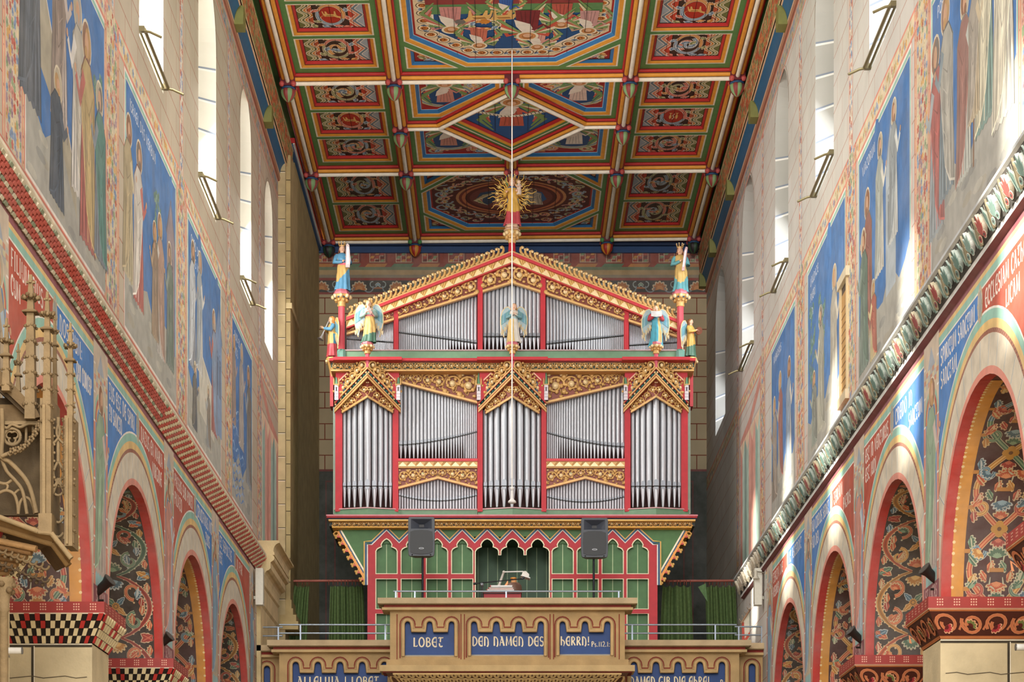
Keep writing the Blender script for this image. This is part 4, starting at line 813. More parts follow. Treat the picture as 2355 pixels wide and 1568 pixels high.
def oct_panel(pts, seed, kind):
    r_ = random.Random(seed); q, w0 = opening(pts, MIDF); mb = MB(); F = lambda u, v, k: FC(u, v, w0 + k * .3)
    cx = sum(p[0] for p in q) / len(q); cy = sum(p[1] for p in q) / len(q)
    if kind == 'near':
        poly(mb, F, q, C('#E0CBA4'), 0); qi = inset(q, .30); poly(mb, F, qi, C('#1E4F80'), .003)
        n = len(q); mid = inset(q, .15)
        for i in range(n):
            a, b = mid[i], mid[(i + 1) % n]; L = math.dist(a, b); m = max(2, round(L / .26))
            for k in range(m):
                x, y = a[0] + (b[0] - a[0]) * (k + .5) / m, a[1] + (b[1] - a[1]) * (k + .5) / m
                disc(mb, F, x, y, .115, C('#3A2A1E'), .002, 12); disc(mb, F, x, y, .10, C('#EADBB8'), .003, 12); disc(mb, F, x, y, .07, C('#C87A34'), .004, 10); ribbon(mb, F, spiral(x, y, .06, .01, k, 1, 8), .02, C('#6E3A1A'), .005)
                ex, ey = a[0] + (b[0] - a[0]) * k / m, a[1] + (b[1] - a[1]) * k / m; palm(mb, F, ex, ey, r_.uniform(0, 6), .10, [C('#E6E0CC'), C('#7F93A8'), C('#3A4A5A')], .0025, 3, 2)
        ribbon(mb, F, qi + [qi[0]], .03, WH, .005)
        yA = min(p[1] for p in qi); yB = max(p[1] for p in qi)
        poly(mb, F, [(-1.40, yB - 1.35), (1.45, yB - 1.35), (1.45, yB - 1.75), (-1.40, yB - 1.75)], C('#5E8A56'), .006)
        poly(mb, F, [(-1.40, yB - 1.7), (1.45, yB - 1.7), (1.45, yA + .6), (-1.40, yA + .6)], C('#8C3A38'), .0065)
        for x, y, k, rb, wg in ((-1.0, yB - 1.25, .75, '#C98A84', '#C98A84'), (.25, yB - 1.05, .85, '#7A2A2E', '#C8503C'), (.80, yB - 1.35, .7, '#B8584A', '#E0D0A8'), (1.25, yB - 1.1, .66, '#C99A94', '#B89A7A'), (-.55, yB - .55, .62, '#C8705A', '#8FA06A'), (.42, yB - .45, .62, '#D8A090', '#CDBB8A'), (-.1, yB - 1.7, .5, '#2F5FA8', '#D8B878')): holy(mb, F, x, y, k, rb, wg, 1, .01 + .02 * r_.random())
        for x, y, c in ((-.55, yB - 1.25, '#6F6A64'), (-.15, yB - 1.25, '#C9822E')): beast(mb, F, x, y, .34, 'ox', -1, .034); disc(mb, F, x - .3, y + .17, .09, C(c), .038, 9)
        for k in range(9): palm(mb, F, -.45 + .16 * cos(k * .7), yB - .95 + .1 * sin(k * .7), k * .7, .12, VK[(k) % 4], .035, 5, 2.4)
        for x in (-1.2, -.95, -.6, -.3, 0, .3, .62, .9, 1.2): ribbon(mb, F, [(x, yA + .05), (x, yB - .02 - max(0, abs(x) - .5) * .9)], .007, C('#14202E'), .05)
        lab = 'great octagon panel with haloed figures and winged angels on deep blue'
    else:
        poly(mb, F, q, C('#571A18'), 0)
        for k in range(72):
            t = k * 2 * pi / 36 + (k // 36) * .09; f = (1.0, 1.26)[k // 36]; ex, ey = cx + 1.34 * f * cos(t), cy + 1.16 * f * sin(t); lim = 2.62
            if abs(ex - cx) > 1.52 or abs(ey - cy) > 1.36 or abs(ex - cx) + abs(ey - cy) > lim - .3: continue
            ck = VK[k % 4]; rib3(mb, F, spiral(ex, ey, .14, .03, t + (k % 2) * pi, (.95 if k % 2 else -.95), 14), .045, *ck, .004); palm(mb, F, ex, ey, t, .085, VK[(k + 1) % 4], .008, 5, 3); palm(mb, F, ex + .14 * cos(t * 3), ey + .14 * sin(t * 3), t * 2, .075, VK[(k + 2) % 4], .0085, 5, 2.4)
        for s_ in (-1, 1):
            for j in range(4): rib3(mb, F, spiral(cx + s_ * 1.38, cy - .55 + .37 * j, .17, .04, pi / 2 * s_, .9 * s_, 12), .05, *VK[j % 2], .006)
        for r, c in ((1.12, '#C98A5A'), (1.06, '#7A2A22'), (1.0, '#C9744A'), (.93, '#5E1C1A')): disc(mb, F, cx, cy, r, C(c), .010 + (1.12 - r) * .02, 36, r * .86)
        disc(mb, F, cx, cy, .84, C('#7A3A34'), .018, 34, .70); poly(mb, F, [(cx + a, cy + b) for a, b in ((.3, -.45), (.62, -.3), (.72, .1), (.55, .4), (.25, .1))], C('#2A5E92'), .019); poly(mb, F, [(cx + a, cy + b) for a, b in ((-.3, -.45), (-.62, -.3), (-.72, .1), (-.5, .42), (-.25, .1))], C('#2A4A6A'), .019)
        for j in range(7): ribbon(mb, F, [(cx - .32, cy - .30), (cx - .55 - .03 * j, cy - .15 + .05 * j), (cx - .66 + .03 * j, cy + .28 + .02 * j)], [.03, .08, .02], [C('#D8C48C'), C('#7E8A4A'), C('#E0D0A8'), C('#C84A3A')][j % 4], .022 + .0005 * j)
        figure(mb, lambda u, v, w: F(u, cy - (v - cy), w), cx - .12, cy - .5, 1.0, C('#B0685E'), C('#C98A7A'), 1, True, .026, 1.3); figure(mb, lambda u, v, w: F(u, cy - (v - cy), w), cx + .42, cy - .42, .9, C('#A9A08C'), C('#C9B9A4'), -1, True, .026, 1.3)
        for x in (-.9, -.45, 0, .45, .9): ribbon(mb, F, [(x, cy - 1.55), (x, cy + 1.55)], .010, C('#201014'), .05)
        lab = 'octagon panel with an oval of two haloed figures on dark red scrollwork'
    pan.append((mb, 'octagon_panel', lab))
def tri_panel(pts, seed, round_, lab):
    r_ = random.Random(seed); q, w0 = opening(pts, MIDF if round_ else [(ORA, .06, .02), (BLUE, .05, .04), (C('#301818'), .012, .01)]); mb = MB(); F = lambda u, v, k: FC(u, v, w0 + k * .3)
    poly(mb, F, q, C('#9A2420'), 0); cx, cy = sum(p[0] for p in q) / len(q), sum(p[1] for p in q) / len(q)
    if round_:
        x, y, rx, ry = round_
        for k in range(16):
            a = r_.random() * 6; p = q[k % len(q)]; t = r_.uniform(.35, .75); ex, ey = cx + (p[0] - cx) * t, cy + (p[1] - cy) * t
            rib3(mb, F, spiral(ex, ey, .16, .04, a, .9 * (1 if k % 2 else -1), 12), .05, *r_.choice(VK), .003); palm(mb, F, ex, ey, a, .11, r_.choice(VK), .006, 5, 2.6)
        for k, (s_, c) in enumerate(((1.0, '#C9C08C'), (.93, '#7F93A4'), (.85, '#D8CDA0'), (.8, '#1F4A78'))): disc(mb, F, x, y, rx * s_, C(c), .010 + .001 * k, 26, ry * s_)
        holy(mb, F, x, y - .06, min(rx, ry) * 1.3, r_.choice(['#D8C0B0', '#C98A7A', '#E0D4C4']), '#6F9A5C', -1, .016)
    else:
        for k in range(3): palm(mb, F, cx + (q[k][0] - cx) * .35, cy + (q[k][1] - cy) * .35, r_.random() * 6, .14, VK[k % 4], .004, 5, 2.6)
    for k in range(-3, 4): ribbon(mb, F, [(cx + k * .3, max(cy - .25, min(p[1] for p in q))), (cx + k * .3, min(cy + .25, max(p[1] for p in q)))], .006, C('#201014'), .001)
    pan.append((mb, 'corner_panel', lab))
holes_ = []
def reg(p): holes_.append(inset(p, -.0)); return p
for bi in range(3):
    ya, yb = ROWS[bi] + .26, ROWS[bi + 1] - .27
    for sg in (-1, 1):
        xa, xb = (CX2 + .27) * sg, (CX1 - .27) * sg
        n = 3 if bi < 2 else 2; g = .16; hgt = (yb - ya - g * (n - 1) - .16) / n
        for k in range(n):
            y0 = ya + .08 + k * (hgt + g); bk = {(0, 1, -1): 'ox', (0, 1, 1): 'ox', (1, 1, -1): 'ram', (1, 1, 1): 'fish'}.get((bi, k, sg))
            p = [(min(xa, xb), y0), (max(xa, xb), y0), (max(xa, xb), y0 + hgt), (min(xa, xb), y0 + hgt)]
            holes_.append(p); coffer(sg, p[0][0], p[1][0], y0, y0 + hgt, bi * 10 + k + (100 if sg > 0 else 0), bk)
    X = CX2 - .26
    if bi in (0, 2):
        xe, ye, cxx = (X, .78, 1.1) if bi == 0 else (X, .95, 1.15)
        p = [(-xe, ya + cxx), (-ye, ya + .06), (ye, ya + .06), (xe, ya + cxx), (xe, yb - cxx), (ye, yb - .06), (-ye, yb - .06), (-xe, yb - cxx)]
        holes_.append(p); oct_panel(p, 5 + bi, 'near' if bi == 0 else 'far')
        for sx in (-1, 1):
            for sy in (0, 1):
                yc, d = (yb - .02, -1) if sy else (ya + .02, 1)
                t = [(sx * X, yc), (sx * (ye + .20), yc), (sx * X, yc + d * (cxx - .30))]
                if bi == 2: t = [(sx * X, yc), (sx * (ye + .16), yc), (sx * X, yc + d * (cxx - .26))]
                holes_.append(t); tri_panel(t, 60 + bi * 7 + sx + sy * 3, None, 'small triangular corner panel with a leaf')
    else:
        ym = (ya + yb) / 2 - .05; t0, t1 = 36.5, 39.62; hx = 1.30
        loz = inset([(0, t0), (hx, ym), (0, t1), (-hx, ym)], .17); holes_.append(loz)
        q, w0 = opening(loz, [(GRN, .06, .0), (ORA, .05, .02), (RED, .05, .04), (C('#301818'), .012, .005)]); m = MB(); F = lambda u, v, k: FC(u, v, w0 + k * .3)
        poly(m, F, q, C('#23568C'), 0); holy(m, F, 0, ym - .1, .95, '#C8604A', '#7E9A4C', -1, .004)
        ribbon(m, F, [(-.8 + 1.6 * i / 12, ym - .22 + .12 * cos(pi * (i / 6 - 1))) for i in range(13)], .09, C('#E6DCC4'), .03)
        for i in range(22): ribbon(m, F, [(-.74 + .068 * i, ym - .24 + .12 * cos(pi * ((i + .5) / 11 - 1))), (-.72 + .068 * i, ym - .17 + .12 * cos(pi * ((i + .5) / 11 - 1)))], .016, C('#3A2A22'), .032)
        for k in (-.6, -.3, 0, .3, .6): ribbon(m, F, [(k, ym - .9 + abs(k)), (k, ym + .9 - abs(k))], .008, C('#201014'), .034)
        pan.append((m, 'lozenge_panel', 'lozenge panel with a haloed angel holding a scroll'))
        for sx in (-1, 1):
            for sy in (0, 1):
                if sy == 0: t = [(sx * X, ya + .04), (sx * .22, ya + .04), (sx * .22, t0 + .06), (sx * (hx - .02), ym - .26), (sx * X, ym - .26)]
                else: t = [(sx * X, yb - .06), (sx * .2, yb - .06), (sx * .2, t1 + .15), (sx * (hx + .0), ym + .24), (sx * X, ym + .24)]
                holes_.append(t); cyy = (ya + .04 + ym - .26) / 2 if sy == 0 else (yb - .06 + ym + .24) / 2
                tri_panel(t, 80 + sx + sy * 3, (sx * 1.18, cyy + (.05 if sy == 0 else .0), .55, .52), 'corner panel with a haloed angel in a blue roundel')
ceil_mb.holes(FC, [(XL + .1, 25.0), (XR - .02, 25.0), (XR - .02, 44.75), (XL + .1, 44.75)], holes_, 0, GRN)
up = lambda u, v, w: FC(u, v, w - .3); rect(ceil_mb, up, XL, XR, 25, 45, DKB, 0)
ceil_mb.face([FC(XL - .3, 25, -.3), FC(XR + .3, 25, -.3), FC(XR + .3, 6, -.3), FC(XL - .3, 6, -.3)], C('#6E5A3A'))
ceiling = struct('ceiling', ceil_mb, PAINT, 'flat painted wooden ceiling with green boards and coloured coffers', 'ceiling')
for m, nm, lb in pan: o = m.build(nm, PAINT, ceiling); o['label'] = lb
# moulded beams
def beam(mb, p, q, k=1.0, ends=0.0):
    P, Q = Vector(FC(*p)), Vector(FC(*q)); d = (Q - P).normalized(); s = d.cross(Vector((0, 0, 1))).normalized()
    for off, dz, r, c in ((-.12, .025, .03, RED), (.12, .025, .03, RED), (-.073, .08, .038, ORA), (.073, .08, .038, ORA), (0, .13, .038, WH), (-.10, .052, .014, C('#5A1218')), (.10, .052, .014, C('#5A1218'))):
        mb.tube([P + s * off * k - Vector((0, 0, dz * k)), Q + s * off * k - Vector((0, 0, dz * k))], r * k, c, 8)
    A = [P + s * .10 * k, P - s * .10 * k]; B = [Q + s * .10 * k, Q - s * .10 * k]; z = Vector((0, 0, .07 * k))
    mb.face([A[0] - z, B[0] - z, B[1] - z, A[1] - z], C('#6A3A1A'))
mb = MB()
for y in ROWS: beam(mb, (-CX1, y), (CX1, y))
for x in (-CX1, -CX2, CX2, CX1): beam(mb, (x, 26), (x, 44.3))
o = mb.build('moulded_beam_grid', PAINT, ceiling); o['label'] = 'moulded beams with white, orange and red rolls'
mb = MB(); ym = 38.05
for a, b in (((0, 36.45), (1.32, ym)), ((1.32, ym), (0, 39.66)), ((0, 39.66), (-1.32, ym)), ((-1.32, ym), (0, 36.45)), ((1.3, ym), (CX2, ym)), ((-1.3, ym), (-CX2, ym)), ((0, 39.66), (0, ROWS[2]))): beam(mb, a, b, .88)
o = mb.build('lozenge_beam_frame', PAINT, ceiling); o['label'] = 'lozenge of moulded beams round the central angel'
# edge mouldings red over blue
mb = MB()
for s_, X in ((-1, -4.10), (1, 4.05)):
    y0, y1 = 25.0, 44.4; segs = [(y0, 38.6, X), (38.6, y1, X + .0 if s_ > 0 else X + .09)] if s_ < 0 else [(y0, y1, X)]
    for a, b, x in segs:
        for dx, z0, z1, c in ((0, 16.16, 16.26, RED), (-.035 * -s_, 16.06, 16.16, C('#1F4F7C')), (.0, 16.145, 16.165, WH)):
            xx = x - s_ * 0 + dx; mb.box(min(xx, xx + s_ * .2), max(xx, xx + s_ * .2), a, b, z0, z1, c)
    rect(mb, FC, min(X, X + s_ * -.14), max(X, X + s_ * -.14), y0, 44.4, GRN2, .004)
for z0, z1, c, e in ((16.22, 16.30, DRD, .10), (16.15, 16.22, C('#14284A'), .16), (16.02, 16.15, C('#1F3F6A'), .06)): mb.box(XL, XR, YW - e, YW, z0, z1, c)
struct('trim_5', mb, PAINT, 'red and blue edge moulding round the painted ceiling', 'cornice')
# pendant bosses
first = None
def boss(x, y, label, style):
    global first
    loc = FC(x, y, .10); t = thing('ceiling_boss', label, 'ceiling boss', loc, 'ribbed pendant bosses of the painted ceiling')
    z = loc[2]; k1, k2 = [(C('#7A9A68'), C('#8A3A38')), (C('#C8862F'), C('#A02A26')), (C('#2F4A34'), C('#2A2226'))][style]
    cp = MB(); cp.box(loc[0] - .13, loc[0] + .13, loc[1] - .13, loc[1] + .13, z - .10, z + .03, DRD)
    for s_ in (-1, 1): cp.ball((loc[0] + s_ * .10, loc[1] - .11, z - .07), .05, C('#B8504C') if style != 1 else C('#4A8A50'), 8, 5)
    cp.ball((loc[0] - .10, loc[1] + .11, z - .07), .05, C('#B8504C'), 8, 5); cp.ball((loc[0] + .10, loc[1] + .11, z - .07), .05, C('#B8504C'), 8, 5)
    cp.build('cap_block', PAINT, t)
    b = MB(); b.lathe([(.10, -.10), (.122, -.105), (.122, -.13), (.105, -.135)], (loc[0], loc[1], z), C('#2A4A6E'), 16)
    n = 24; prof = [(.10, -.135), (.118, -.15), (.12, -.19), (.108, -.24), (.08, -.29), (.04, -.33), (.006, -.35)]
    rows = [[(loc[0] + r * (1.0 + .09 * (1 if k % 3 else -1)) * cos(2 * pi * k / n), loc[1] + r * (1.0 + .09 * (1 if k % 3 else -1)) * sin(2 * pi * k / n), z + h) for k in range(n)] for r, h in prof]
    b.grid(rows, lambda i, j: (k1, k2)[(j // 3) % 2], cu=True); b.build('ribbed_acorn', PAINT, t)
RN = ['the row below the great octagon', 'the row above the rayed Madonna', 'the row against the west wall']
CN = {-2: 'leftmost of its row', -1: 'second from the left', 0: 'the middle one', 1: 'second from the right', 2: 'rightmost of its row'}
for ri, y in enumerate(ROWS[1:]):
    for ci, x in ((-2, -CX1), (-1, -CX2), (0, 0), (1, CX2), (2, CX1)):
        if ri == 2 and ci == 0: continue
        boss(x, y, 'ribbed %s boss %s, %s' % (('green and red', 'green and red', 'orange and red' if abs(ci) == 1 else 'dark green')[ri], ['below the great octagon', 'above the far octagon', 'above the meander frieze'][ri], CN[ci]), 0 if ri < 2 else (1 if abs(ci) == 1 else 2))
for ci, x in ((-1, -CX2), (1, CX2)): boss(x, 38.05, 'ribbed green and red boss beside the lozenge corner, %s of it' % ('left' if ci < 0 else 'right'), 0)
# ============================================================ the organ
D0, DU = 38.0, 38.30
K0 = D0 / FPX
organ = thing('pipe_organ', 'red, green and gold pipe organ with gabled top and three pointed pipe towers', 'organ', (0, D0 + .8, 5.5))
GOLD, GOLD2, OR_RED, OR_GRN, SAGE, NAVY, BACKB = C('#CBA060'), C('#E2C896'), C('#B82832'), C('#4C7A45'), C('#6E9474'), C('#24425E'), C('#7A3522')
def part(mb, name, mat, label=None, parent=None):
    o = mb.build(name, mat, parent or organ)
    if label: o['label'] = label
    return o
def W(x, y, D, w=0): d = D - w; return Vector((ux(x, d), d, uz(y, d)))
def pbox(mb, x0, x1, y0, y1, D, w0, w1, col):
    d = D - w1; mb.box(ux(x0, d), ux(x1, d), D - w1, D - w0, uz(y1, d), uz(y0, d), col)
def pslab(mb, pts, D, w0, w1, col, side=None, V=None):
    """polygon in picture columns and rows at depth D, given a real thickness"""
    V = V or (lambda x: 0)
    A = [W(x, y, D, w1 + V(x)) for x, y in pts]; B = [p + Vector((0, w1 - w0, 0)) for p in A]
    mb.face(A, col)
    for i in range(len(A)): j = (i + 1) % len(A); mb.face([A[i], A[j], B[j], B[i]], side or col)
def pline(mb, pts, D, w, th, r, col, V=None, n=6):
    V = V or (lambda x: 0); mb.tube([W(x, y, D, w + V(x)) for x, y in pts], r, col, n)
def scrolls(mb, D, w, x0, x1, top, bot, n, V=None, acc=None, dirn=1, stem=True, thick=1.0):
    """carved gilt rinceau between two lines"""
    V = V or (lambda x: 0); P = lambda x, y, k=0: W(x, y, D, w + V(x) + k); cw = (x1 - x0) / n
    for k in range(n):
        xc = x0 + cw * (k + .5); t, b = top(xc), bot(xc); yc = (t + b) / 2; r = min(cw * .56, (b - t) * .50); m = r * K0; s_ = (1 if k % 2 else -1) if dirn == 0 else dirn
        a0 = rnd.uniform(-.3, .3) + (pi if s_ > 0 else 0)
        mb.tube([P(x, y) for x, y in spiral(xc, yc, r, r * .34, a0, 1.15 * s_, 16)], [max(.006, m * .17 * thick * (1 - .3 * i / 16)) for i in range(17)], GOLD, 5)
        mb.ball(P(xc, yc, .012), m * .40, GOLD2, 7, 4, (1, .6, 1))
        if acc: mb.ball(P(xc, yc - r * .12, .02), m * .22, acc[k % len(acc)], 6, 4, (1, .7, 1))
        for j in range(5):
            a = a0 + j * 1.3; q = .62; mb.ball(P(xc + r * q * cos(a), yc + r * q * sin(a), .008), m * .24, GOLD, 6, 4, (1, .6, 1))
        for j in (-1, 1):
            xe, ye = xc + j * cw * .5, yc + (b - t) * .36 * (1 if (k % 2) == (j > 0) else -1)
            mb.ball(P(xe, ye, .004), m * .34, GOLD, 6, 4, (1, .6, 1)); mb.ball(P(xe - j * r * .25, yc - (b - t) * .42, 0), m * .22, GOLD2, 5, 4, (1.2, .6, .8)); mb.ball(P(xe - j * r * .3, yc + (b - t) * .42, 0), m * .22, GOLD, 5, 4, (1.2, .6, .8))
    if stem:
        N = n * 6; mb.tube([P(x0 + (x1 - x0) * i / N, (top(x0 + (x1 - x0) * i / N) + bot(x0 + (x1 - x0) * i / N)) / 2 + (bot(x0 + (x1 - x0) * i / N) - top(x0 + (x1 - x0) * i / N)) * .40 * cos(pi * i / 6), -.006) for i in range(N + 1)], max(.006, .008 * thick), GOLD, 5)
CT = [(845, 772, 918), (1178.5, 1103, 1254), (1509, 1437, 1581)]
VD = .34
def VT(c, h): return lambda x: VD * max(0, 1 - abs(x - c) / h)
# --- body of the case
mb = MB(); pbox(mb, 784, 1572, 815, 1182, D0 + .62, -1.1, 0, C('#4A1F18')); part(mb, 'case_body', PAINT, 'dark red inner case')
mb = MB(); pslab(mb, [(786, 806), (786, 742), (1178, 590), (1568, 742), (1568, 806)], DU + .55, -.9, 0, C('#4A1F18')); part(mb, 'upper_case_body', PAINT, 'dark red inner upper case')
for x0, x1 in ((766, 775), (1581, 1588)): mb = MB(); pbox(mb, x0, x1, 936, 1182, D0, -1.4, .02, C('#8FA090')); part(mb, 'case_side_panel', PAINT, 'grey-green side board')
# --- posts
for x0, x1, y0, y1 in ((771, 787, 925, 1176), (903, 916, 915, 1176), (1098, 1110, 915, 1176), (1245, 1256.5, 915, 1176), (1437, 1450, 915, 1176), (1567, 1582, 925, 1176)):
    mb = MB(); pbox(mb, x0, x1, y0, y1, D0, -.25, .10, OR_RED); part(mb, 'post', PAINT)
for x0, x1, y0 in ((905.5, 916, 706), (1098.5, 1110, 628), (1243, 1254.5, 628), (1435.5, 1446, 710)):
    mb = MB(); pbox(mb, x0, x1, y0, 806, DU, -.2, .08, OR_RED); part(mb, 'post', PAINT)
# --- sage sill of the upper tier, red and gilt cornice
mb = MB(); pbox(mb, 779, 1575, 805, 823, DU - .1, -.5, .12, SAGE); pbox(mb, 779, 1575, 803.5, 806, DU - .1, -.5, .15, C('#B9A0A0')); part(mb, 'upper_sill', PAINT, 'sage green sill under the upper pipes')
mb = MB()
pbox(mb, 757, 1600, 823, 829, D0, -.6, .42, OR_RED); pbox(mb, 759, 1598, 829, 832, D0, -.6, .36, C('#8C4A52')); pbox(mb, 761, 1596, 832, 849, D0, -.6, .28, C('#3A4A40')); pbox(mb, 761, 1596, 849, 853, D0, -.6, .33, GOLD); pbox(mb, 761, 1596, 831, 833, D0, -.6, .33, GOLD)
for c, a, b in CT: pbox(mb, a - 6, b + 6, 820, 827, D0, -.6, .52, OR_RED)
part(mb, 'cornice', PAINT, 'red cornice over a dark green frieze ground')
mb = MB(); scrolls(mb, D0, .30, 764, 1594, lambda x: 833, lambda x: 849, 62, dirn=0, thick=1.1); part(mb, 'cornice_scroll_border', GILD, 'pierced gilt scroll band of the cornice')
# --- pipes
PIPES = []
def pipe_set(edges, D, top, mouth, base, V=None):
    V = V or (lambda x: 0)
    for a, b in zip(edges[:-1], edges[1:]): c = (a + b) / 2; PIPES.append((c, (b - a) * .90, top(c), mouth(c), base, D - V(c)))
def spread(x0, x1, ws): s = sum(ws); e = [x0]; [e.append(e[-1] + w * (x1 - x0) / s) for w in ws]; return e
for c, a, b in CT:
    x0, x1 = {845: (787.5, 903), 1178.5: (1110.5, 1244.5), 1509: (1450.5, 1567)}[c]
    pipe_set(spread(x0, x1, [.74, .84, .98, 1.08, 1.24, 1.08, .98, .84, .74]), D0 + .1, lambda x, c=c: 905 + abs(x - c) * .62, lambda x: 1119, 1166, VT(c, 75))
lin = lambda x0, y0, x1, y1: (lambda x: y0 + (y1 - y0) * (x - x0) / (x1 - x0))
gl = [1.55 - .95 * (i / 25) ** .75 for i in range(26)]
pipe_set(spread(916.5, 1097.5, gl), D0 + .08, lin(916, 868, 1098, 912), lambda x: 1024 - 31 * ((x - 916) / 182) ** 1.6, 1054)
pipe_set(spread(1257, 1437, gl[::-1]), D0 + .08, lin(1256, 912, 1437, 872), lambda x: 1028 - 33 * ((1437 - x) / 181) ** 1.6, 1055)
ml = [1 + .28 * (1 - abs(i - 13) / 13) for i in range(27)]
pipe_set(spread(916.5, 1097.5, ml), D0 + .06, lambda x: 1092 + abs(x - 1007) * .25, lambda x: 1152 - 13 * ((x - 1007) / 91) ** 2, 1170)
pipe_set(spread(1257, 1437, ml), D0 + .06, lambda x: 1096 + abs(x - 1347) * .25, lambda x: 1155 - 13 * ((x - 1347) / 91) ** 2, 1172)
pipe_set(spread(1110.5, 1243, [1] * 14), DU + .1, lambda x: 640 + abs(x - 1178) * .36, lambda x: 775, 805)
g2 = [.72 + .75 * (i / 30) for i in range(31)]
pipe_set(spread(917, 1097.5, g2), DU + .1, lin(917, 728, 1098, 664), lin(917, 765, 1098, 790), 805); pipe_set(spread(1255.5, 1435, g2[::-1]), DU + .1, lin(1255, 660, 1436, 732), lin(1255, 792, 1436, 772), 806)
pipe_set(spread(797, 905, [1] * 30), DU + .1, lin(797, 762, 905, 730), lin(797, 780, 905, 788), 804); pipe_set(spread(1447, 1558, [1] * 30), DU + .1, lin(1447, 734, 1558, 768), lin(1447, 795, 1558, 788), 806)
PIPES.sort(key=lambda p: -(p[4] - p[2]) * p[1])
PM, PM2, PDK = C('#BDC1C7'), C('#868B93'), C('#1A1A1A')
def pipe_mesh(mb, p, n, ft=.34):
    c, w, yt, ym, yb, D = p; r = w / 2 * D / FPX; X, zb, zm, zt = ux(c, D), uz(yb, D), uz(ym, D), uz(yt, D)
    mb.lathe([(r * ft, zb), (r * .95, zm - .03), (r * .96, zm - .013)], (X, D, 0), PM, n); mb.lathe([(r * .8, zm - .012), (r * .8, zm + .012)], (X, D, 0), PDK, n, caps=False)
    mb.lathe([(r, zm + .012), (r, zt)], (X, D, 0), PM, n)
    F = lambda u, v, w: (X + u, D - r * .97 - w, v); h = r * 1.9
    mb.prism(F, [(-r * .72, zm + .01), (r * .72, zm + .01), (r * .72, zm + h * .7)] + arc(0, zm + h * .7, r * .72, 0, pi, 6)[1:-1] + [(-r * .72, zm + h * .7)], -.0, r * .10, PM2)
    mb.prism(F, [(-r * .7, zm - .014), (-r * .5, zm - r * .75), (0, zm - r), (r * .5, zm - r * .75), (r * .7, zm - .014)], -.0, r * .06, PM2)
    mb.prism(F, [(-r * .72, zm - .012), (r * .72, zm - .012), (r * .72, zm + .010), (-r * .72, zm + .010)], -r * .1, r * .07, PDK)
for p in PIPES[:99]:
    mb = MB(); pipe_mesh(mb, p, 14); part(mb, 'organ_pipe', TIN)
mb = MB()
for p in PIPES[99:]: pipe_mesh(mb, p, 10, .90)
o = part(mb, 'small_organ_pipe', TIN, 'ranks of the thinner tin pipes'); o['kind'] = 'stuff'
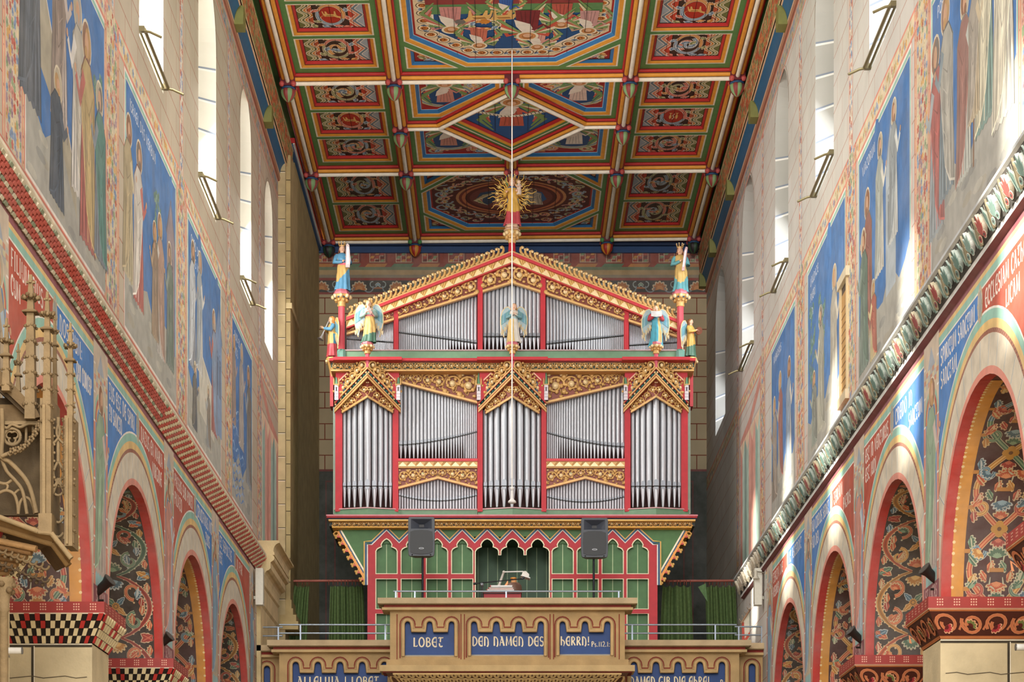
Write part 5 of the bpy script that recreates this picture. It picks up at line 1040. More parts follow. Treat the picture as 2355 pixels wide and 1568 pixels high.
# --- tower gables
for c, a, b in CT:
    V = VT(c, (b - a) / 2 + 2); h = (b - a) / 2; sl = 80 / h
    ch = lambda off: [(a - 2, 925 + off), (c, 845 + off), (b + 2, 925 + off)]
    mb = MB(); pslab(mb, [(a, 853), (c, 853), (b, 853), (b, 926), (c, 846), (a, 926)], D0, .05, .22, OR_RED)
    for s_ in (-1, 1):
        xx = c + s_ * (h - 26); pslab(mb, [(xx - 17, 872), (xx, 856), (xx + 17, 872), (xx + 17, 876), (xx, 860), (xx - 17, 876)], D0, .2, .27, C('#E0A890'))
        pslab(mb, [(xx - 9, 905), (xx - 9, 880), (xx, 866), (xx + 9, 880), (xx + 9, 905)], D0, .2, .24, NAVY)
    part(mb, 'tower_frieze', PAINT, 'red frieze with pointed niches behind the tower gable')
    mb = MB()
    for s_ in (-1, 1):
        e = a - 3 if s_ < 0 else b + 3; L = lambda o: [(e, 925 + o), (c, 845 + o)]
        for o0, o1, w1, col in ((-2, 2, .16, GOLD), (2, 4, .14, OR_RED), (4, 12, .12, C('#1E3C38')), (12, 16, .15, GOLD), (16, 18, .13, OR_RED), (18, 23, .15, GOLD)):
            P_, Q_ = L(o0), L(o1); pslab(mb, [P_[0], P_[1], Q_[1], Q_[0]], D0, .05, w1, col, V=V)
        for k in range(13):
            t = (k + .5) / 13; x, y = e + (c - e) * t, 933 - 80 * t
            mb.ball(W(x, y, D0, .12 + V(x)), .022, C('#2F6A6A') if k % 2 else GOLD2, 6, 4)
    part(mb, 'tower_gable', PAINT, 'gilt chevron gable studded with green bosses')
    mb = MB(); inn = lambda x: 845 + 23 + abs(x - c) * sl; bot = lambda x: 912 + abs(x - c) * .62
    pslab(mb, [(a + 12, inn(a + 12)), (c, inn(c)), (b - 12, inn(b - 12)), (b - 12, bot(b - 12)), (c, bot(c)), (a + 12, bot(a + 12))], D0, .04, .06, BACKB, V=V)
    for s_ in (-1, 1):
        e = (a + 14) if s_ < 0 else (b - 14); x0, x1 = (e, c) if s_ < 0 else (c, e)
        scrolls(mb, D0, .075, x0, x1, inn, bot, 4, V=V, dirn=s_, thick=1.0)
        pslab(mb, [(e, bot(e) - 4), (c, bot(c) - 4), (c, bot(c) + 1), (e, bot(e) + 1)], D0, .04, .10, GOLD, V=V)
    part(mb, 'carved_panel', GILD, 'gilt foliage panel under the tower gable')
    mb = MB()
    for s_ in (-1, 1):
        e = a + 2 if s_ < 0 else b - 2
        for k in range(6):
            t = (k + .45) / 6; x, y = e + (c + s_ * 7 - e) * t, 922 - 78 * t - 10
            mb.tube([W(p_, q_, D0, .13 + V(p_)) for p_, q_ in spiral(x, y - 2, 11, 4, pi / 2, 1.1 * s_, 14)], .02, GOLD, 5); mb.ball(W(x, y - 2, D0, .15 + V(x)), .035, GOLD2, 7, 4, (1, .6, 1))
            for q in range(4): mb.ball(W(x + 12 * cos(q * .8 + 3.5), y - 2 + 12 * sin(q * .8 + 3.5), D0, .13 + V(x)), .024, GOLD, 6, 4)
            mb.ball(W(x + s_ * 6, y + 9, D0, .13 + V(x)), .03, GOLD, 6, 4); mb.ball(W(x - s_ * 9, y - 11, D0, .13 + V(x)), .026, GOLD2, 6, 4)
    part(mb, 'gable_crest', GILD, 'gilt scrolling crest climbing the gable')
    mb = MB(); d = D0 - VD - .1; X = ux(c, d)
    mb.lathe([(.038, uz(846, d)), (.038, uz(812, d))], (X, d, 0), C('#C85A6A'), 8, rot=pi / 8, sm=False); part(mb, 'statue_shaft', PAINT, 'pink eight-sided shaft under an angel')
    mb = MB(); z = lambda y: uz(y, d)
    mb.lathe([(.05, z(814)), (.062, z(811)), (.05, z(809)), (.06, z(806)), (.085, z(800)), (.115, z(797)), (.10, z(794.5))], (X, d, 0), GOLD, 12)
    for k in range(8): mb.ball((X + .105 * cos(k * pi / 4), d + .105 * sin(k * pi / 4), z(798)), .032, GOLD2, 6, 4); mb.ball((X + .075 * cos(k * pi / 4 + .4), d + .075 * sin(k * pi / 4 + .4), z(804)), .024, GOLD, 6, 4)
    mb.lathe([(.105, z(794.5)), (.11, z(792)), (.10, z(788))], (X, d, 0), C('#C87078'), 8, sm=False); part(mb, 'statue_capital', GILD, 'gilt leaf capital')
# turrets at the foot of the gables
for x in (774, 916, 1101, 1256, 1439, 1579):
    mb = MB(); d = D0 - .20; X = ux(x, d); z = lambda y: uz(y, d)
    mb.box(X - .035, X + .035, d - .035, d + .035, z(921), z(886), C('#D6CDD2'))
    for k in range(5): mb.box(X - .038, X + .038, d - .038, d + .038, z(921 - k * 7), z(921 - k * 7) + .008, C('#A898A0'))
    mb.box(X - .01, X + .01, d - .040, d - .03, z(900), z(891), C('#222024')); mb.box(X - .045, X + .045, d - .045, d + .045, z(886), z(884), GOLD)
    mb.lathe([(.042, z(884)), (.03, z(874)), (.008, z(856))], (X, d, 0), C('#5E8A68'), 6, sm=False); mb.box(X - .03, X + .03, d - .012, d + .012, z(853.5), z(852), GOLD2); mb.box(X - .01, X + .01, d - .012, d + .012, z(857), z(849.5), GOLD2)
    for s_ in (-1, 1): mb.lathe([(.014, z(886)), (.014, z(874)), (.002, z(868))], (X + s_ * .045, d - .03, 0), GOLD, 5)
    part(mb, 'gable_turret', POLY, 'little white turret with green spire')
# flats: carved panels above, rails, lower carved panels
for x0, x1, yl, yr, nm in ((916, 1098, 878, 926, 0), (1256.5, 1437, 926, 883, 1)):
    mb = MB(); bt = lin(x0, yl, x1, yr); pslab(mb, [(x0, 853), (x1, 853), (x1, yr), (x0, yl)], D0, .02, .05, BACKB)
    pbox(mb, x0, x1, 852, 856, D0, .02, .14, GOLD); pslab(mb, [(x0, yl - 4), (x1, yr - 4), (x1, yr + 1), (x0, yl + 1)], D0, .02, .12, GOLD)
    # big scrolls where the panel is deep, small ones where it is narrow
    cells, x = [], (x0 if nm else x1)
    sg = 1 if nm else -1
    while (x1 - x if nm else x - x0) > 8:
        hgt = bt(x + sg * 10) - 858; wd = max(15, hgt * .62); xe = x + sg * wd; lo, hi = min(x, xe), max(x, xe)
        if lo < x0 - 3 or hi > x1 + 3: break
        scrolls(mb, D0, .075, max(lo, x0), min(hi, x1), lambda q: 857, lambda q: bt(q) - 5, 1, dirn=sg if (len(cells) % 2) else -sg, stem=False, acc=[C('#7F9A5C')] if len(cells) in (2, 3) else None, thick=.9); cells.append(x); x = xe
    N = 40; mb.tube([W(x0 + (x1 - x0) * i / N, (857 + bt(x0 + (x1 - x0) * i / N)) / 2 + (bt(x0 + (x1 - x0) * i / N) - 862) * .38 * sin(i * .95), D0, .06) for i in range(N + 1)], .012, GOLD, 5)
    part(mb, 'carved_panel', GILD, 'gilt vine panel over the slanting pipe tops')
    mb = MB(); pbox(mb, x0, x1, 1054, 1060, D0, -.1, .12, OR_RED); pbox(mb, x0, x1, 1060, 1073, D0, -.1, .09, GOLD); pbox(mb, x0, x1, 1073, 1076, D0, -.1, .11, C('#A87A3A'))
    for k in range(9):
        xa = x0 + (x1 - x0) * k / 9; xb = xa + (x1 - x0) / 9; pslab(mb, [(xa, 1072), ((xa + xb) / 2, 1062), (xb, 1072)], D0, .09, .105, C('#F0D8A8'))
        for j in range(3): pline(mb, [(xa + 4 + j * 3, 1062), (xa - 2 + j * 3, 1070)], D0, .095, 0, .005, C('#B4863E'), n=4)
    part(mb, 'middle_rail', GILD, 'red rail over a gilt zigzag band')
    mb = MB(); cc = (x0 + x1) / 2; b2 = lambda x: 1099 + abs(x - cc) * .26; pslab(mb, [(x0, 1076), (x1, 1076), (x1, b2(x1)), (cc, b2(cc)), (x0, b2(x0))], D0, .02, .05, BACKB)
    for s_ in (-1, 1):
        e = x0 if s_ < 0 else x1; lo, hi = min(e, cc), max(e, cc); scrolls(mb, D0, .07, lo, hi, lambda q: 1078, lambda q: b2(q) - 5, 4, dirn=s_, acc=[GOLD2, GOLD2, C('#7F9A6A'), C('#B8605A')], thick=1.0)
        pslab(mb, [(e, b2(e) - 4), (cc, b2(cc) - 4), (cc, b2(cc) + 1), (e, b2(e) + 1)], D0, .02, .10, GOLD)
    part(mb, 'carved_panel', GILD, 'gilt leaf and beast panel over the short pipes')
    mb = MB(); pbox(mb, x0, x1, 1171, 1184, D0, -.3, .03, SAGE); pbox(mb, x0, x1, 1169.5, 1172, D0, -.3, .05, C('#C8A0A0')); part(mb, 'flat_plinth', PAINT)
for c, a, b in CT:
    V = VT(c, (b - a) / 2 + 2); mb = MB(); xs = [a - 4 + (b - a + 8) * i / 10 for i in range(11)]
    mb.grid([[W(x, 1184, D0, .06 + V(x)) for x in xs], [W(x, 1172 - 4 * V(x) / VD, D0, .04 + V(x)) for x in xs]], SAGE, sm=False); mb.grid([[W(x, 1172 - 4 * V(x) / VD, D0, .06 + V(x)) for x in xs], [W(x, 1169.5 - 4 * V(x) / VD, D0, .05 + V(x)) for x in xs]], C('#C8A0A0'), sm=False)
    mb.grid([[W(x, 1170.5 - 4 * V(x) / VD, D0, .05 + V(x)) for x in xs], [W(x, 1170.5, D0, -.2) for x in xs]], SAGE, sm=False); part(mb, 'tower_plinth', PAINT, 'sage green pointed plinth')
# --- upper tier: rafters, crest, carved panels, corner columns
AP = 1177.5
for s_ in (-1, 1):
    e, ye = (796, 729) if s_ < 0 else (1560, 735)
    lt = lambda x: 579 + (ye - 579) * (x - AP) / (e - AP)
    sl = lambda o0, o1, w1, col, m, w0=-.05: pslab(m, [(e, lt(e) + o0), (AP, lt(AP) + o0), (AP, lt(AP) + o1), (e, lt(e) + o1)], DU, w0, w1, col)
    mb = MB(); sl(-3, 0, .16, GOLD, mb); sl(0, 7, .20, OR_RED, mb, -.6); sl(7, 24, .15, C('#D2A85C'), mb); sl(24, 26.5, .17, OR_RED, mb)
    nz = 17
    for k in range(nz):
        xa, xb = AP + (e - AP) * k / nz, AP + (e - AP) * (k + 1) / nz; pslab(mb, [(xa, lt(xa) + 23), ((xa + xb) / 2, lt((xa + xb) / 2) + 9), (xb, lt(xb) + 23)], DU, .15, .165, GOLD2)
        for j in range(4): pline(mb, [(xa + (xb - xa) * j / 4, lt(xa + (xb - xa) * j / 4) + 9), (xa + (xb - xa) * (j + .9) / 4 , lt(xa + (xb - xa) * (j + .9) / 4) + 22)], DU, .154, 0, .004, C('#A87C36'), n=4)
    part(mb, 'gable_rafter', GILD, 'sloping red and gilt zigzag rafter')
    mb = MB(); n = 32
    for k in range(n):
        t = (k + .6) / n; x = AP + s_ * 16 + (e - AP - s_ * 22) * t; y = lt(x) - 2; f = -s_
        pts = [(x + s_ * 5, y + 1), (x + s_ * -1, y - 4), (x - s_ * 3.5, y - 10), (x - s_ * 3, y - 16), (x + s_ * .5, y - 19), (x + s_ * 3.5, y - 17.5), (x + s_ * 3, y - 15)]
        pline(mb, pts, DU, .12, 0, [.026, .027, .025, .022, .020, .018, .014], GOLD, n=6); mb.ball(W(x + s_ * 7.5, y - 15.5 + 3, DU, .12), .024, GOLD2, 6, 4); mb.ball(W(x + s_ * 1.8, y - 16.5, DU, .13), .024, GOLD2, 6, 4)
    part(mb, 'crest_scroll', GILD, 'gilt crest of curling hooks along the gable slope')
    P0 = {-1: [(797, 905.5), (916, 1098.5), (1110, 1177.5)], 1: [(1446, 1558), (1254.5, 1435.5), (1177.5, 1243)]}[s_]
    for (xa, xb), nc in zip(P0, (4, 6, 2)):
        mb = MB(); tp = lambda x: lt(x) + 26.5
        bt = lin(AP, 650, 797, 769) if s_ < 0 else lin(AP, 650, 1558, 775)
        pslab(mb, [(xa, tp(xa)), (xb, tp(xb)), (xb, bt(xb)), (xa, bt(xa))], DU, .02, .05, BACKB)
        scrolls(mb, DU, .075, xa + 1, xb - 1, lambda q: tp(q) + 1, lambda q: bt(q) - 5, nc, dirn=-s_, acc=[C('#4A6A4A'), C('#B04038')] if nc != 4 else None, stem=True, thick=1.0)
        pslab(mb, [(xa, bt(xa) - 4.5), (xb, bt(xb) - 4.5), (xb, bt(xb) + .5), (xa, bt(xa) + .5)], DU, .02, .11, GOLD); part(mb, 'carved_panel', GILD, 'gilt rose and leaf panel under the rafter')
    cx, cy = (785.5, 688) if s_ < 0 else (1564.5, 692)
    d = DU - .22; X = ux(cx, d); z = lambda y: uz(y, d); mb = MB()
    mb.lathe([(.062, z(806)), (.062, z(706))], (X, d, 0), C('#D0545E'), 8, rot=pi / 8, sm=False); mb.lathe([(.085, z(824)), (.085, z(808)), (.065, z(804))], (X, d, 0), C('#6FA090'), 8, rot=pi / 8, sm=False); part(mb, 'corner_column', PAINT, 'red eight-sided corner column on a sea green base')
    mb = MB(); mb.lathe([(.07, z(706)), (.082, z(703)), (.07, z(699)), (.085, z(694)), (.12, z(687)), (.155, z(682)), (.14, z(679))], (X, d, 0), GOLD, 12)
    for k in range(8):
        q = k * pi / 4; mb.ball((X + .155 * cos(q), d + .155 * sin(q), z(684)), .042, GOLD2, 6, 4); mb.ball((X + .105 * cos(q + .4), d + .105 * sin(q + .4), z(692)), .03, GOLD, 6, 4); mb.ball((X + .13 * cos(q + .4), d + .13 * sin(q + .4), z(686.5)), .016, C('#2F5A8A'), 5, 4)
    mb.lathe([(.15, z(679)), (.15, z(675)), (.12, z(668))], (X, d, 0), C('#CF7480'), 8, sm=False); part(mb, 'statue_capital', GILD, 'large gilt leaf capital')
    # side corbels that carry the outer musicians
    cx = 763 if s_ < 0 else 1590; d = D0 + .10; X = ux(cx, d); z = lambda y: uz(y, d); mb = MB()
    mb.lathe([(.03, z(868)), (.05, z(850)), (.09, z(834)), (.115, z(828)), (.10, z(823))], (X, d, 0), GOLD, 10)
    for k in range(7): mb.ball((X + .10 * cos(k * .9), d + .10 * sin(k * .9), z(832)), .03, GOLD2, 6, 4)
    mb.box(X - .03 , X + .03, d - .03, d + .3, z(935), z(850), C('#B8363C')); part(mb, 'statue_corbel', GILD, 'gilt corbel at the side of the case')
d = DU - .1; X = ux(1177.5, d); z = lambda y: uz(y, d); mb = MB()
mb.lathe([(.07, z(580)), (.06, z(558))], (X, d, 0), OR_RED, 8, sm=False); mb.lathe([(.06, z(560)), (.075, z(557)), (.07, z(553)), (.10, z(546)), (.13, z(537)), (.14, z(534)), (.13, z(532))], (X, d, 0), GOLD, 12)
for k in range(8): q = k * pi / 4; mb.ball((X + .13 * cos(q), d + .13 * sin(q), z(538)), .042, GOLD2, 6, 4); mb.ball((X + .10 * cos(q + .4), d + .10 * sin(q + .4), z(547)), .036, GOLD, 6, 4)
mb.lathe([(.15, z(532)), (.15, z(529)), (.12, z(525)), (.13, z(522)), (.12, z(518))], (X, d, 0), C('#C9A488'), 8, sm=False); part(mb, 'apex_capital', GILD, 'gilt capital at the gable apex')
# --- jetty: cornice, green board, red arcaded panelling
DJ = 37.45
mb = MB()
for y0, y1, w1, c in ((1183, 1186, .36, C('#D98A94')), (1186, 1190, .34, OR_RED), (1190, 1194, .28, NAVY), (1194, 1197.5, .32, C('#E0B868')), (1197.5, 1210, .18, C('#2A3432')), (1210, 1213, .28, C('#E0A848'))):
    k = (y0 - 1183) * .5; pbox(mb, 750 + k, 1605 - k, y0, y1, DJ, -1.8, w1, c)
part(mb, 'jetty_cornice', PAINT, 'striped red, navy and gilt cornice under the pipes')
mb = MB(); scrolls(mb, DJ, .20, 764, 1592, lambda x: 1197.5, lambda x: 1210, 74, dirn=0, thick=1.3); part(mb, 'jetty_scroll_border', GILD, 'gilt knotwork band of the jetty')
mb = MB(); G_ = C('#4F7B46')
pslab(mb, [(774, 1213), (1586, 1213), (1512, 1345), (1508, 1250), (1265, 1250), (1265, 1234), (1090, 1234), (1090, 1250), (848, 1250), (845, 1345)], DJ, -.12, .06, G_)
part(mb, 'jetty_board', PAINT, 'green boarded jetty narrowing downwards')
mb = MB()
for s_ in (-1, 1):
    q = lambda x: x if s_ < 0 else 2357 - x
    pslab(mb, [(q(782), 1219), (q(786), 1219), (q(845), 1322), (q(845), 1330)], DJ, .06, .075, C('#E6DCC0')); pslab(mb, [(q(779), 1221), (q(783), 1221), (q(845), 1329), (q(845), 1338)], DJ, .06, .08, NAVY)
    pslab(mb, [(q(775), 1222), (q(780), 1222), (q(846), 1337), (q(841), 1340)], DJ, .0, .10, C('#D98E34'))
    for k in range(7):
        t = (k + .5) / 7; x, y = 776 + 66 * t, 1222 + 115 * t
        pslab(mb, [(q(x), y - 6), (q(x + 3), y + 6), (q(x - 8), y + 5)], DJ, .03, .09, C('#B43028')); pline(mb, [(q(x - 1), y - 10), (q(x - 3), y - 3), (q(x - 9), y + 3)], DJ, .08, 0, .012, C('#E0B060')); pline(mb, [(q(x + 3), y + 3), (q(x - 2), y + 1), (q(x - 9), y + 4)], DJ, .08, 0, .012, C('#E0B060'))
        mb.ball(W(q(x - 10), y + 1.5, DJ, .085), .026, C('#E0B468'), 6, 4); mb.ball(W(q(x - 8), y + 6, DJ, .085), .026, C('#E0B468'), 6, 4)
    pline(mb, [(q(840), 1334), (q(841), 1342), (q(836), 1344), (q(833), 1340), (q(836), 1338)], DJ, .08, 0, .016, C('#E0B060')); pline(mb, [(q(780), 1224), (q(772), 1222), (q(767), 1227), (q(769), 1231)], DJ, .08, 0, .016, C('#E0B060'))
part(mb, 'jetty_cresting', GILD, 'gilt trefoil cresting along the slanting jetty edges')
DP = 37.37
cs4 = [889, 947, 1005, 1063]; mid3 = [1120.5, 1178.5, 1236.5]; cs4r = [1294, 1351.5, 1409, 1466.5]
allc = cs4 + mid3 + cs4r
zig = [(845, 1638), (845, 1252), (855, 1252)]
for i, c in enumerate(allc):
    zig.append((c, 1219)); zig.append(((c + allc[i + 1]) / 2, 1248) if i < 10 else (1502, 1252))
zig += [(1512, 1252), (1512, 1638)]
def tref(c, h, yb): 
    return [(c - h, yb), (c - h, 1267), (c - h + 3, 1262), (c - h + 9, 1258.5), (c - h + 13, 1257.5), (c - h + 12, 1252), (c - h + 15, 1246), (c - h + 20, 1241), (c, 1238.5), (c + h - 20, 1241), (c + h - 15, 1246), (c + h - 12, 1252), (c + h - 13, 1257.5), (c + h - 9, 1258.5), (c + h - 3, 1262), (c + h, 1267), (c + h, yb)]
hl = []
for c in cs4 + cs4r:
    hl.append(tref(c, 24.5, 1319)); hl.append([(c - 24.5, 1331), (c + 24.5, 1331), (c + 24.5, 1400), (c - 24.5, 1400)]); hl.append([(c - 24.5, 1411), (c + 24.5, 1411), (c + 24.5, 1638), (c - 24.5, 1638)])
alc = [(1093, 1638), (1093, 1268)] + tref(1120.5, 26.5, 1267)[2:-1] + [(1147, 1276), (1152, 1276)] + tref(1178.5, 26.5, 1267)[1:-1] + [(1205, 1276), (1210, 1276)] + tref(1236.5, 26.5, 1267)[1:-1] + [(1263.5, 1268), (1263.5, 1638)]
hl.append(alc)
mb = MB(); PF = lambda x, y, w=0: W(x, y, DP, w); mb.holes(PF, zig, hl, .06, OR_RED)
for lp in [zig] + hl:
    for i in range(len(lp)): j = (i + 1) % len(lp); mb.face([PF(*lp[i], .06), PF(*lp[j], .06), PF(*lp[j], -.04), PF(*lp[i], -.04)], OR_RED)
for lp in hl: ribbon(mb, PF, lp, 2.6, C('#E8E2BE'), .063, True)
z2 = zig[1:-1]
for off, wd, c in ((-7.2, 3, C('#E2B45C')), (-3.6, 4.4, C('#32587E')), (0, 2.4, C('#E6E6E0'))):
    pts = [(x + (off if i == 0 or x < 850 else (-off if x > 1508 else 0)), y + off) if 0 < i < len(z2) - 1 else (x + (off if x < 900 else -off), y) for i, (x, y) in enumerate(z2)]
    pts = [(845 + off, 1345)] + [(845 + off, 1252 + off)] + [(x, y + off * 1.15) for x, y in z2[1:-1]] + [(1512 - off, 1252 + off), (1512 - off, 1345)]
    ribbon(mb, PF, pts, wd, c, .068 + off * .002)
part(mb, 'arcade_panelling', PAINT, 'red trefoil-arched panelling with zigzag top')
PG = lambda x, y, w=0: W(x, y, DP + .06, w)
for a, b in ((850, 1090), (1266, 1508)):
    mb = MB(); rect(mb, PG, a, b, 1237, 1638, C('#4F7B4A'), 0)
    for c in cs4 + cs4r:
        if a < c < b: rect(mb, PG, c - .9, c + .9, 1237, 1638, C('#B9CFA0'), .004)
    part(mb, 'green_panelling', PAINT, 'green boards behind the red tracery')
mb = MB(); dn = DP + 1.15; PN = lambda x, y, w=0: W(x, y, dn, w)
rect(mb, PN, 1070, 1285, 1225, 1640, C('#37583A'), 0)
for k in range(10): rect(mb, PN, 1076 + k * 22.5, 1077.6 + k * 22.5, 1225, 1640, C('#9DB48A'), .004)
for x in (1091, 1265): A, B = W(x, 1232, DP + .05), W(x, 1638, DP + .05); A2, B2 = (A[0], dn, A[2] + .05), (B[0], dn, B[2] - .1); mb.face([A, B, B2, A2], C('#37583A'))
A, B = W(1091, 1233, DP + .05), W(1265, 1233, DP + .05); mb.face([A, B, (B[0], dn, B[2]), (A[0], dn, A[2])], C('#37583A'))
part(mb, 'console_niche', PAINT, 'recessed green boarded niche for the console')
mb = MB(); pbox(mb, 850, 1088, 1250, 1638, DP + .1, -1.9, -.02, C('#2E4A2C')); pbox(mb, 1268, 1508, 1250, 1638, DP + .1, -1.9, -.02, C('#2E4A2C')); pbox(mb, 850, 1508, 1195, 1232, DP + .1, -1.9, -.0, C('#2E4A2C')); part(mb, 'base_case', PAINT, 'dark green lower case')
# ============================================================ gallery, parapet lettering, rails, curtains
TAN, TAN2, DRED, BLUEP = C('#B8996A'), C('#C6A878'), C('#84241F'), C('#0D3A7A')
LETT = C('#EFE0BC')
mb = MB(); mb.box(XL + .02, XR - .02, 34.45, YW - .02, 5.25, 5.5, C('#8A7656')); mb.box(ux(893, 33.5), ux(1440, 33.5), 33.55, 34.6, 5.25, 5.5, C('#8A7656'))
struct('floor_gallery', mb, STONE, 'organ gallery floor', 'floor')
def scal(xs, yt, yp, yb):
    """panel outline in px: a row of little round arches (x0, x1) hung with square pendants"""
    pts = [(xs[0][0], yb)]
    for i, (a, b) in enumerate(xs):
        r = (b - a) / 2; pts += [((a + b) / 2 - r * cos(pi * k / 8), yt + r - r * sin(pi * k / 8)) for k in range(9)]
        if i < len(xs) - 1: pts += [(b, yp), (xs[i + 1][0], yp)]
    return pts + [(xs[-1][1], yb)]
def parapet(name, label, D, x0, x1, y0, ytop, panels, texts, ends, ybot=1640):
    t = thing(name, label, 'parapet', (ux((x0 + x1) / 2, D), D + .15, 5.5), 'painted stone gallery parapets'); t['kind'] = 'structure'
    F = lambda x, y, w=0: W(x, y, D, w); mb = MB(); loops = [scal(*p) for p in panels]
    mb.holes(F, [(x0, ytop), (x1, ytop), (x1, ybot), (x0, ybot)], loops, 0, TAN)
    for lp in loops:
        for i in range(len(lp)):
            j = (i + 1) % len(lp); mb.face([F(*lp[i], 0), F(*lp[j], 0), F(*lp[j], -.12), F(*lp[i], -.12)], C('#C4302A') if i < len(lp) - 1 else C('#D8C49A'))
    for x in (x0, x1): A, B = F(x, ytop), F(x, ybot); mb.face([A, B, B + Vector((0, .3, 0)), A + Vector((0, .3, 0))], TAN)
    mb.face([F(x0, ytop, -.3), F(x1, ytop, -.3), F(x1, ybot, -.3), F(x0, ybot, -.3)], TAN)
    mb.build('parapet_wall', STONE, t)
    for lp, p in zip(loops, panels):
        m = MB(); cl = lp
        big = scal([(a - 4, b + 4) for a, b in p[0]], p[1] - 4, p[2] + 0, p[3])
        m.tube([F(x, y, .012) for x, y in lp], .030, C('#C8A674'), 6); ribbon(m, F, lp, 1.6, C('#C4302A'), .004)
        o7 = [(x, y) for x, y in scal([(a - 7, b + 7) for a, b in p[0]], p[1] - 7, p[2] - 8, p[3] + 4)]
        ribbon(m, F, o7, 3.0, C('#7E2A22'), .006); o = m.build('panel_edging', STONE, t); o['label'] = 'rolled arch edging with dark red outline'
        m = MB(); q = [(min(a for a, b in p[0]) - 3, p[1] - 4), (max(b for a, b in p[0]) + 3, p[1] - 4), (max(b for a, b in p[0]) + 3, p[3] + 3), (min(a for a, b in p[0]) - 3, p[3] + 3)]
        m.face([F(x, y, -.10) for x, y in q], BLUEP)
        m.face([F(q[3][0] + 3, p[3], 0.0), F(q[2][0] - 3, p[3], 0.0), F(q[2][0] - 3, p[3] - 3, -.10), F(q[3][0] + 3, p[3] - 3, -.10)], C('#D8CDB4')); o = m.build('blue_panel', PAINT, t); o['label'] = 'deep blue panel'
    m = MB(); n = len(loops)
    for st, x, y, h, xw in texts:
        k = D - .0; G = lambda u, v, w: Vector((u, D + .10 - .006 - w, v)); hh = h * K(D); wd = textw(st, hh); text(m, G, st, ux(x, D + .1), uz(y, D + .1), hh, LETT, .002, 1, xw * K(D) / wd)
    o = m.build('painted_lettering', FRESCO, t); o['label'] = 'cream painted lettering ' + ' '.join(s[0] for s in texts).lower()
    m = MB()
    for a, b, w1, c in ((0, 13, .20, C('#BCA582')), (13, 15, .17, C('#A8926A')), (15, 22, .10, DRED), (22, 28, .13, TAN2), (28, 31, .04, TAN)):
        pbox(m, x0 - (w1 / K(D) if ends[0] else 0), x1 + (w1 / K(D) if ends[1] else 0), y0 + a, y0 + b, D, -.36, w1, c)
    m.build('coping', STONE, t); return t
def K(D): return D / FPX
sp = 51.2
pc = parapet('parapet', 'projecting middle parapet bay lettered with three blue panels', 33.35, 897, 1437, 1374, 1400,
    [([(927 + i * 50.6, 947.5 + i * 50.6) for i in range(3)], 1425, 1450, 1509), ([(1079.5 + i * 51.2, 1101 + i * 51.2) for i in range(4)], 1425, 1450, 1508), ([(1283 + i * 51.6, 1304.5 + i * 51.6) for i in range(3)], 1425, 1450, 1507)],
    [('LOBET', 950, 1487, 21, 72), ('DEN NAMEN DES', 1086, 1485, 21, 167), ('HERRN!', 1289, 1484, 20, 69), ('Ps.112.1:', 1360, 1487, 12, 44)], (1, 1), 1545)
m = MB()
for x in (913, 1064, 1269, 1424): 
    for dx in ((-4, 4) if x not in (913, 1424) else (0,)): m.tube([W(x + dx, 1412, 33.35, .006), W(x + dx, 1516, 33.35, .006)], .008, C('#8E2A24'), 5)
m.build('painted_line_trim', STONE, pc)
m = MB(); D = 33.35
for a, b, w1, c in ((1516, 1529, .06, TAN), (1529, 1543, .16, TAN2), (1543, 1546, .12, DRED)): pbox(m, 897 - w1 / K(D), 1437 + w1 / K(D), a, b, D, -.36, w1, c)
z0, z1 = uz(1546, D - .14), uz(1590, D + .25); xa, xb = ux(886, D - .14), ux(1447, D - .14)
B = bilin((xa + .2, D + .25, z1), (xb - .2, D + .25, z1), (xb, D - .14, z0), (xa, D - .14, z0)); Bm = lambda u, v, w=0: B(u, v, w)
m.face([B(0, 0), B(1, 0), B(1, 1), B(0, 1)], C('#5A3420'))
n = 34
for r in range(4):
    for i in range(n + (r % 2)):
        u = (i + .5 - .5 * (r % 2)) / n; v = .97 - r * .26
        if .03 < u < .97: m.prism(Bm, [(u - .5 / n, v)] + [(u - .5 / n * cos(pi * k / 6), v - .21 * sin(pi * k / 6)) for k in range(7)] + [(u + .5 / n, v)], 0, .03 - .004 * r, C('#D2AE74')); disc(m, Bm, u, v - .05, .1 / n, C('#4A2416'), .034, 6, .06)
for u in (.02, .98): rib3(m, Bm, [(u + .016 * cos(a), .55 + .32 * sin(a)) for a in [k * .6 for k in range(11)]], .012, C('#8A4A2A'), C('#D2AE74'), None, .02)
o = m.build('scale_frieze_moulding', STONE, pc); o['label'] = 'mouldings over a band of carved fish-scale tiles'
parapet('parapet', 'lower parapet wing with lettering under the red hooked-back curtain side, beside the stepped corbel', 34.3, 642, 905, 1471, 1496, [([(669 + i * 51, 691 + i * 51) for i in range(5)], 1518, 1544, 1610)], [('ALLELUJA ! LOBET', 684, 1576, 20, 190)], (1, 0))['label'] = 'lower parapet wing whose blue panel begins alleluja, beside the moulded corbel'
parapet('parapet', 'x', 34.3, 1430, 1700, 1471, 1496, [([(1447 + i * 50.6, 1469 + i * 50.6) for i in range(5)], 1518, 1544, 1610)], [('NAMEN GIB DIE EHRE!', 1449, 1576, 20, 185), ('Ps.', 1656, 1576, 13, 18)], (0, 1))['label'] = 'lower parapet wing whose blue panel ends in a psalm number, towards the sunlit wall'
parapet('parapet', 'short set-back parapet end with one round niche against the checkered wall', 34.75, 590, 645, 1483, 1506, [([(603, 625)], 1527, 1550, 1620)], [], (0, 0))
parapet('parapet', 'short set-back parapet end with one round niche against the sunlit wall', 34.75, 1695, 1764, 1478, 1503, [([(1718, 1741)], 1522, 1550, 1620)], [], (0, 0))
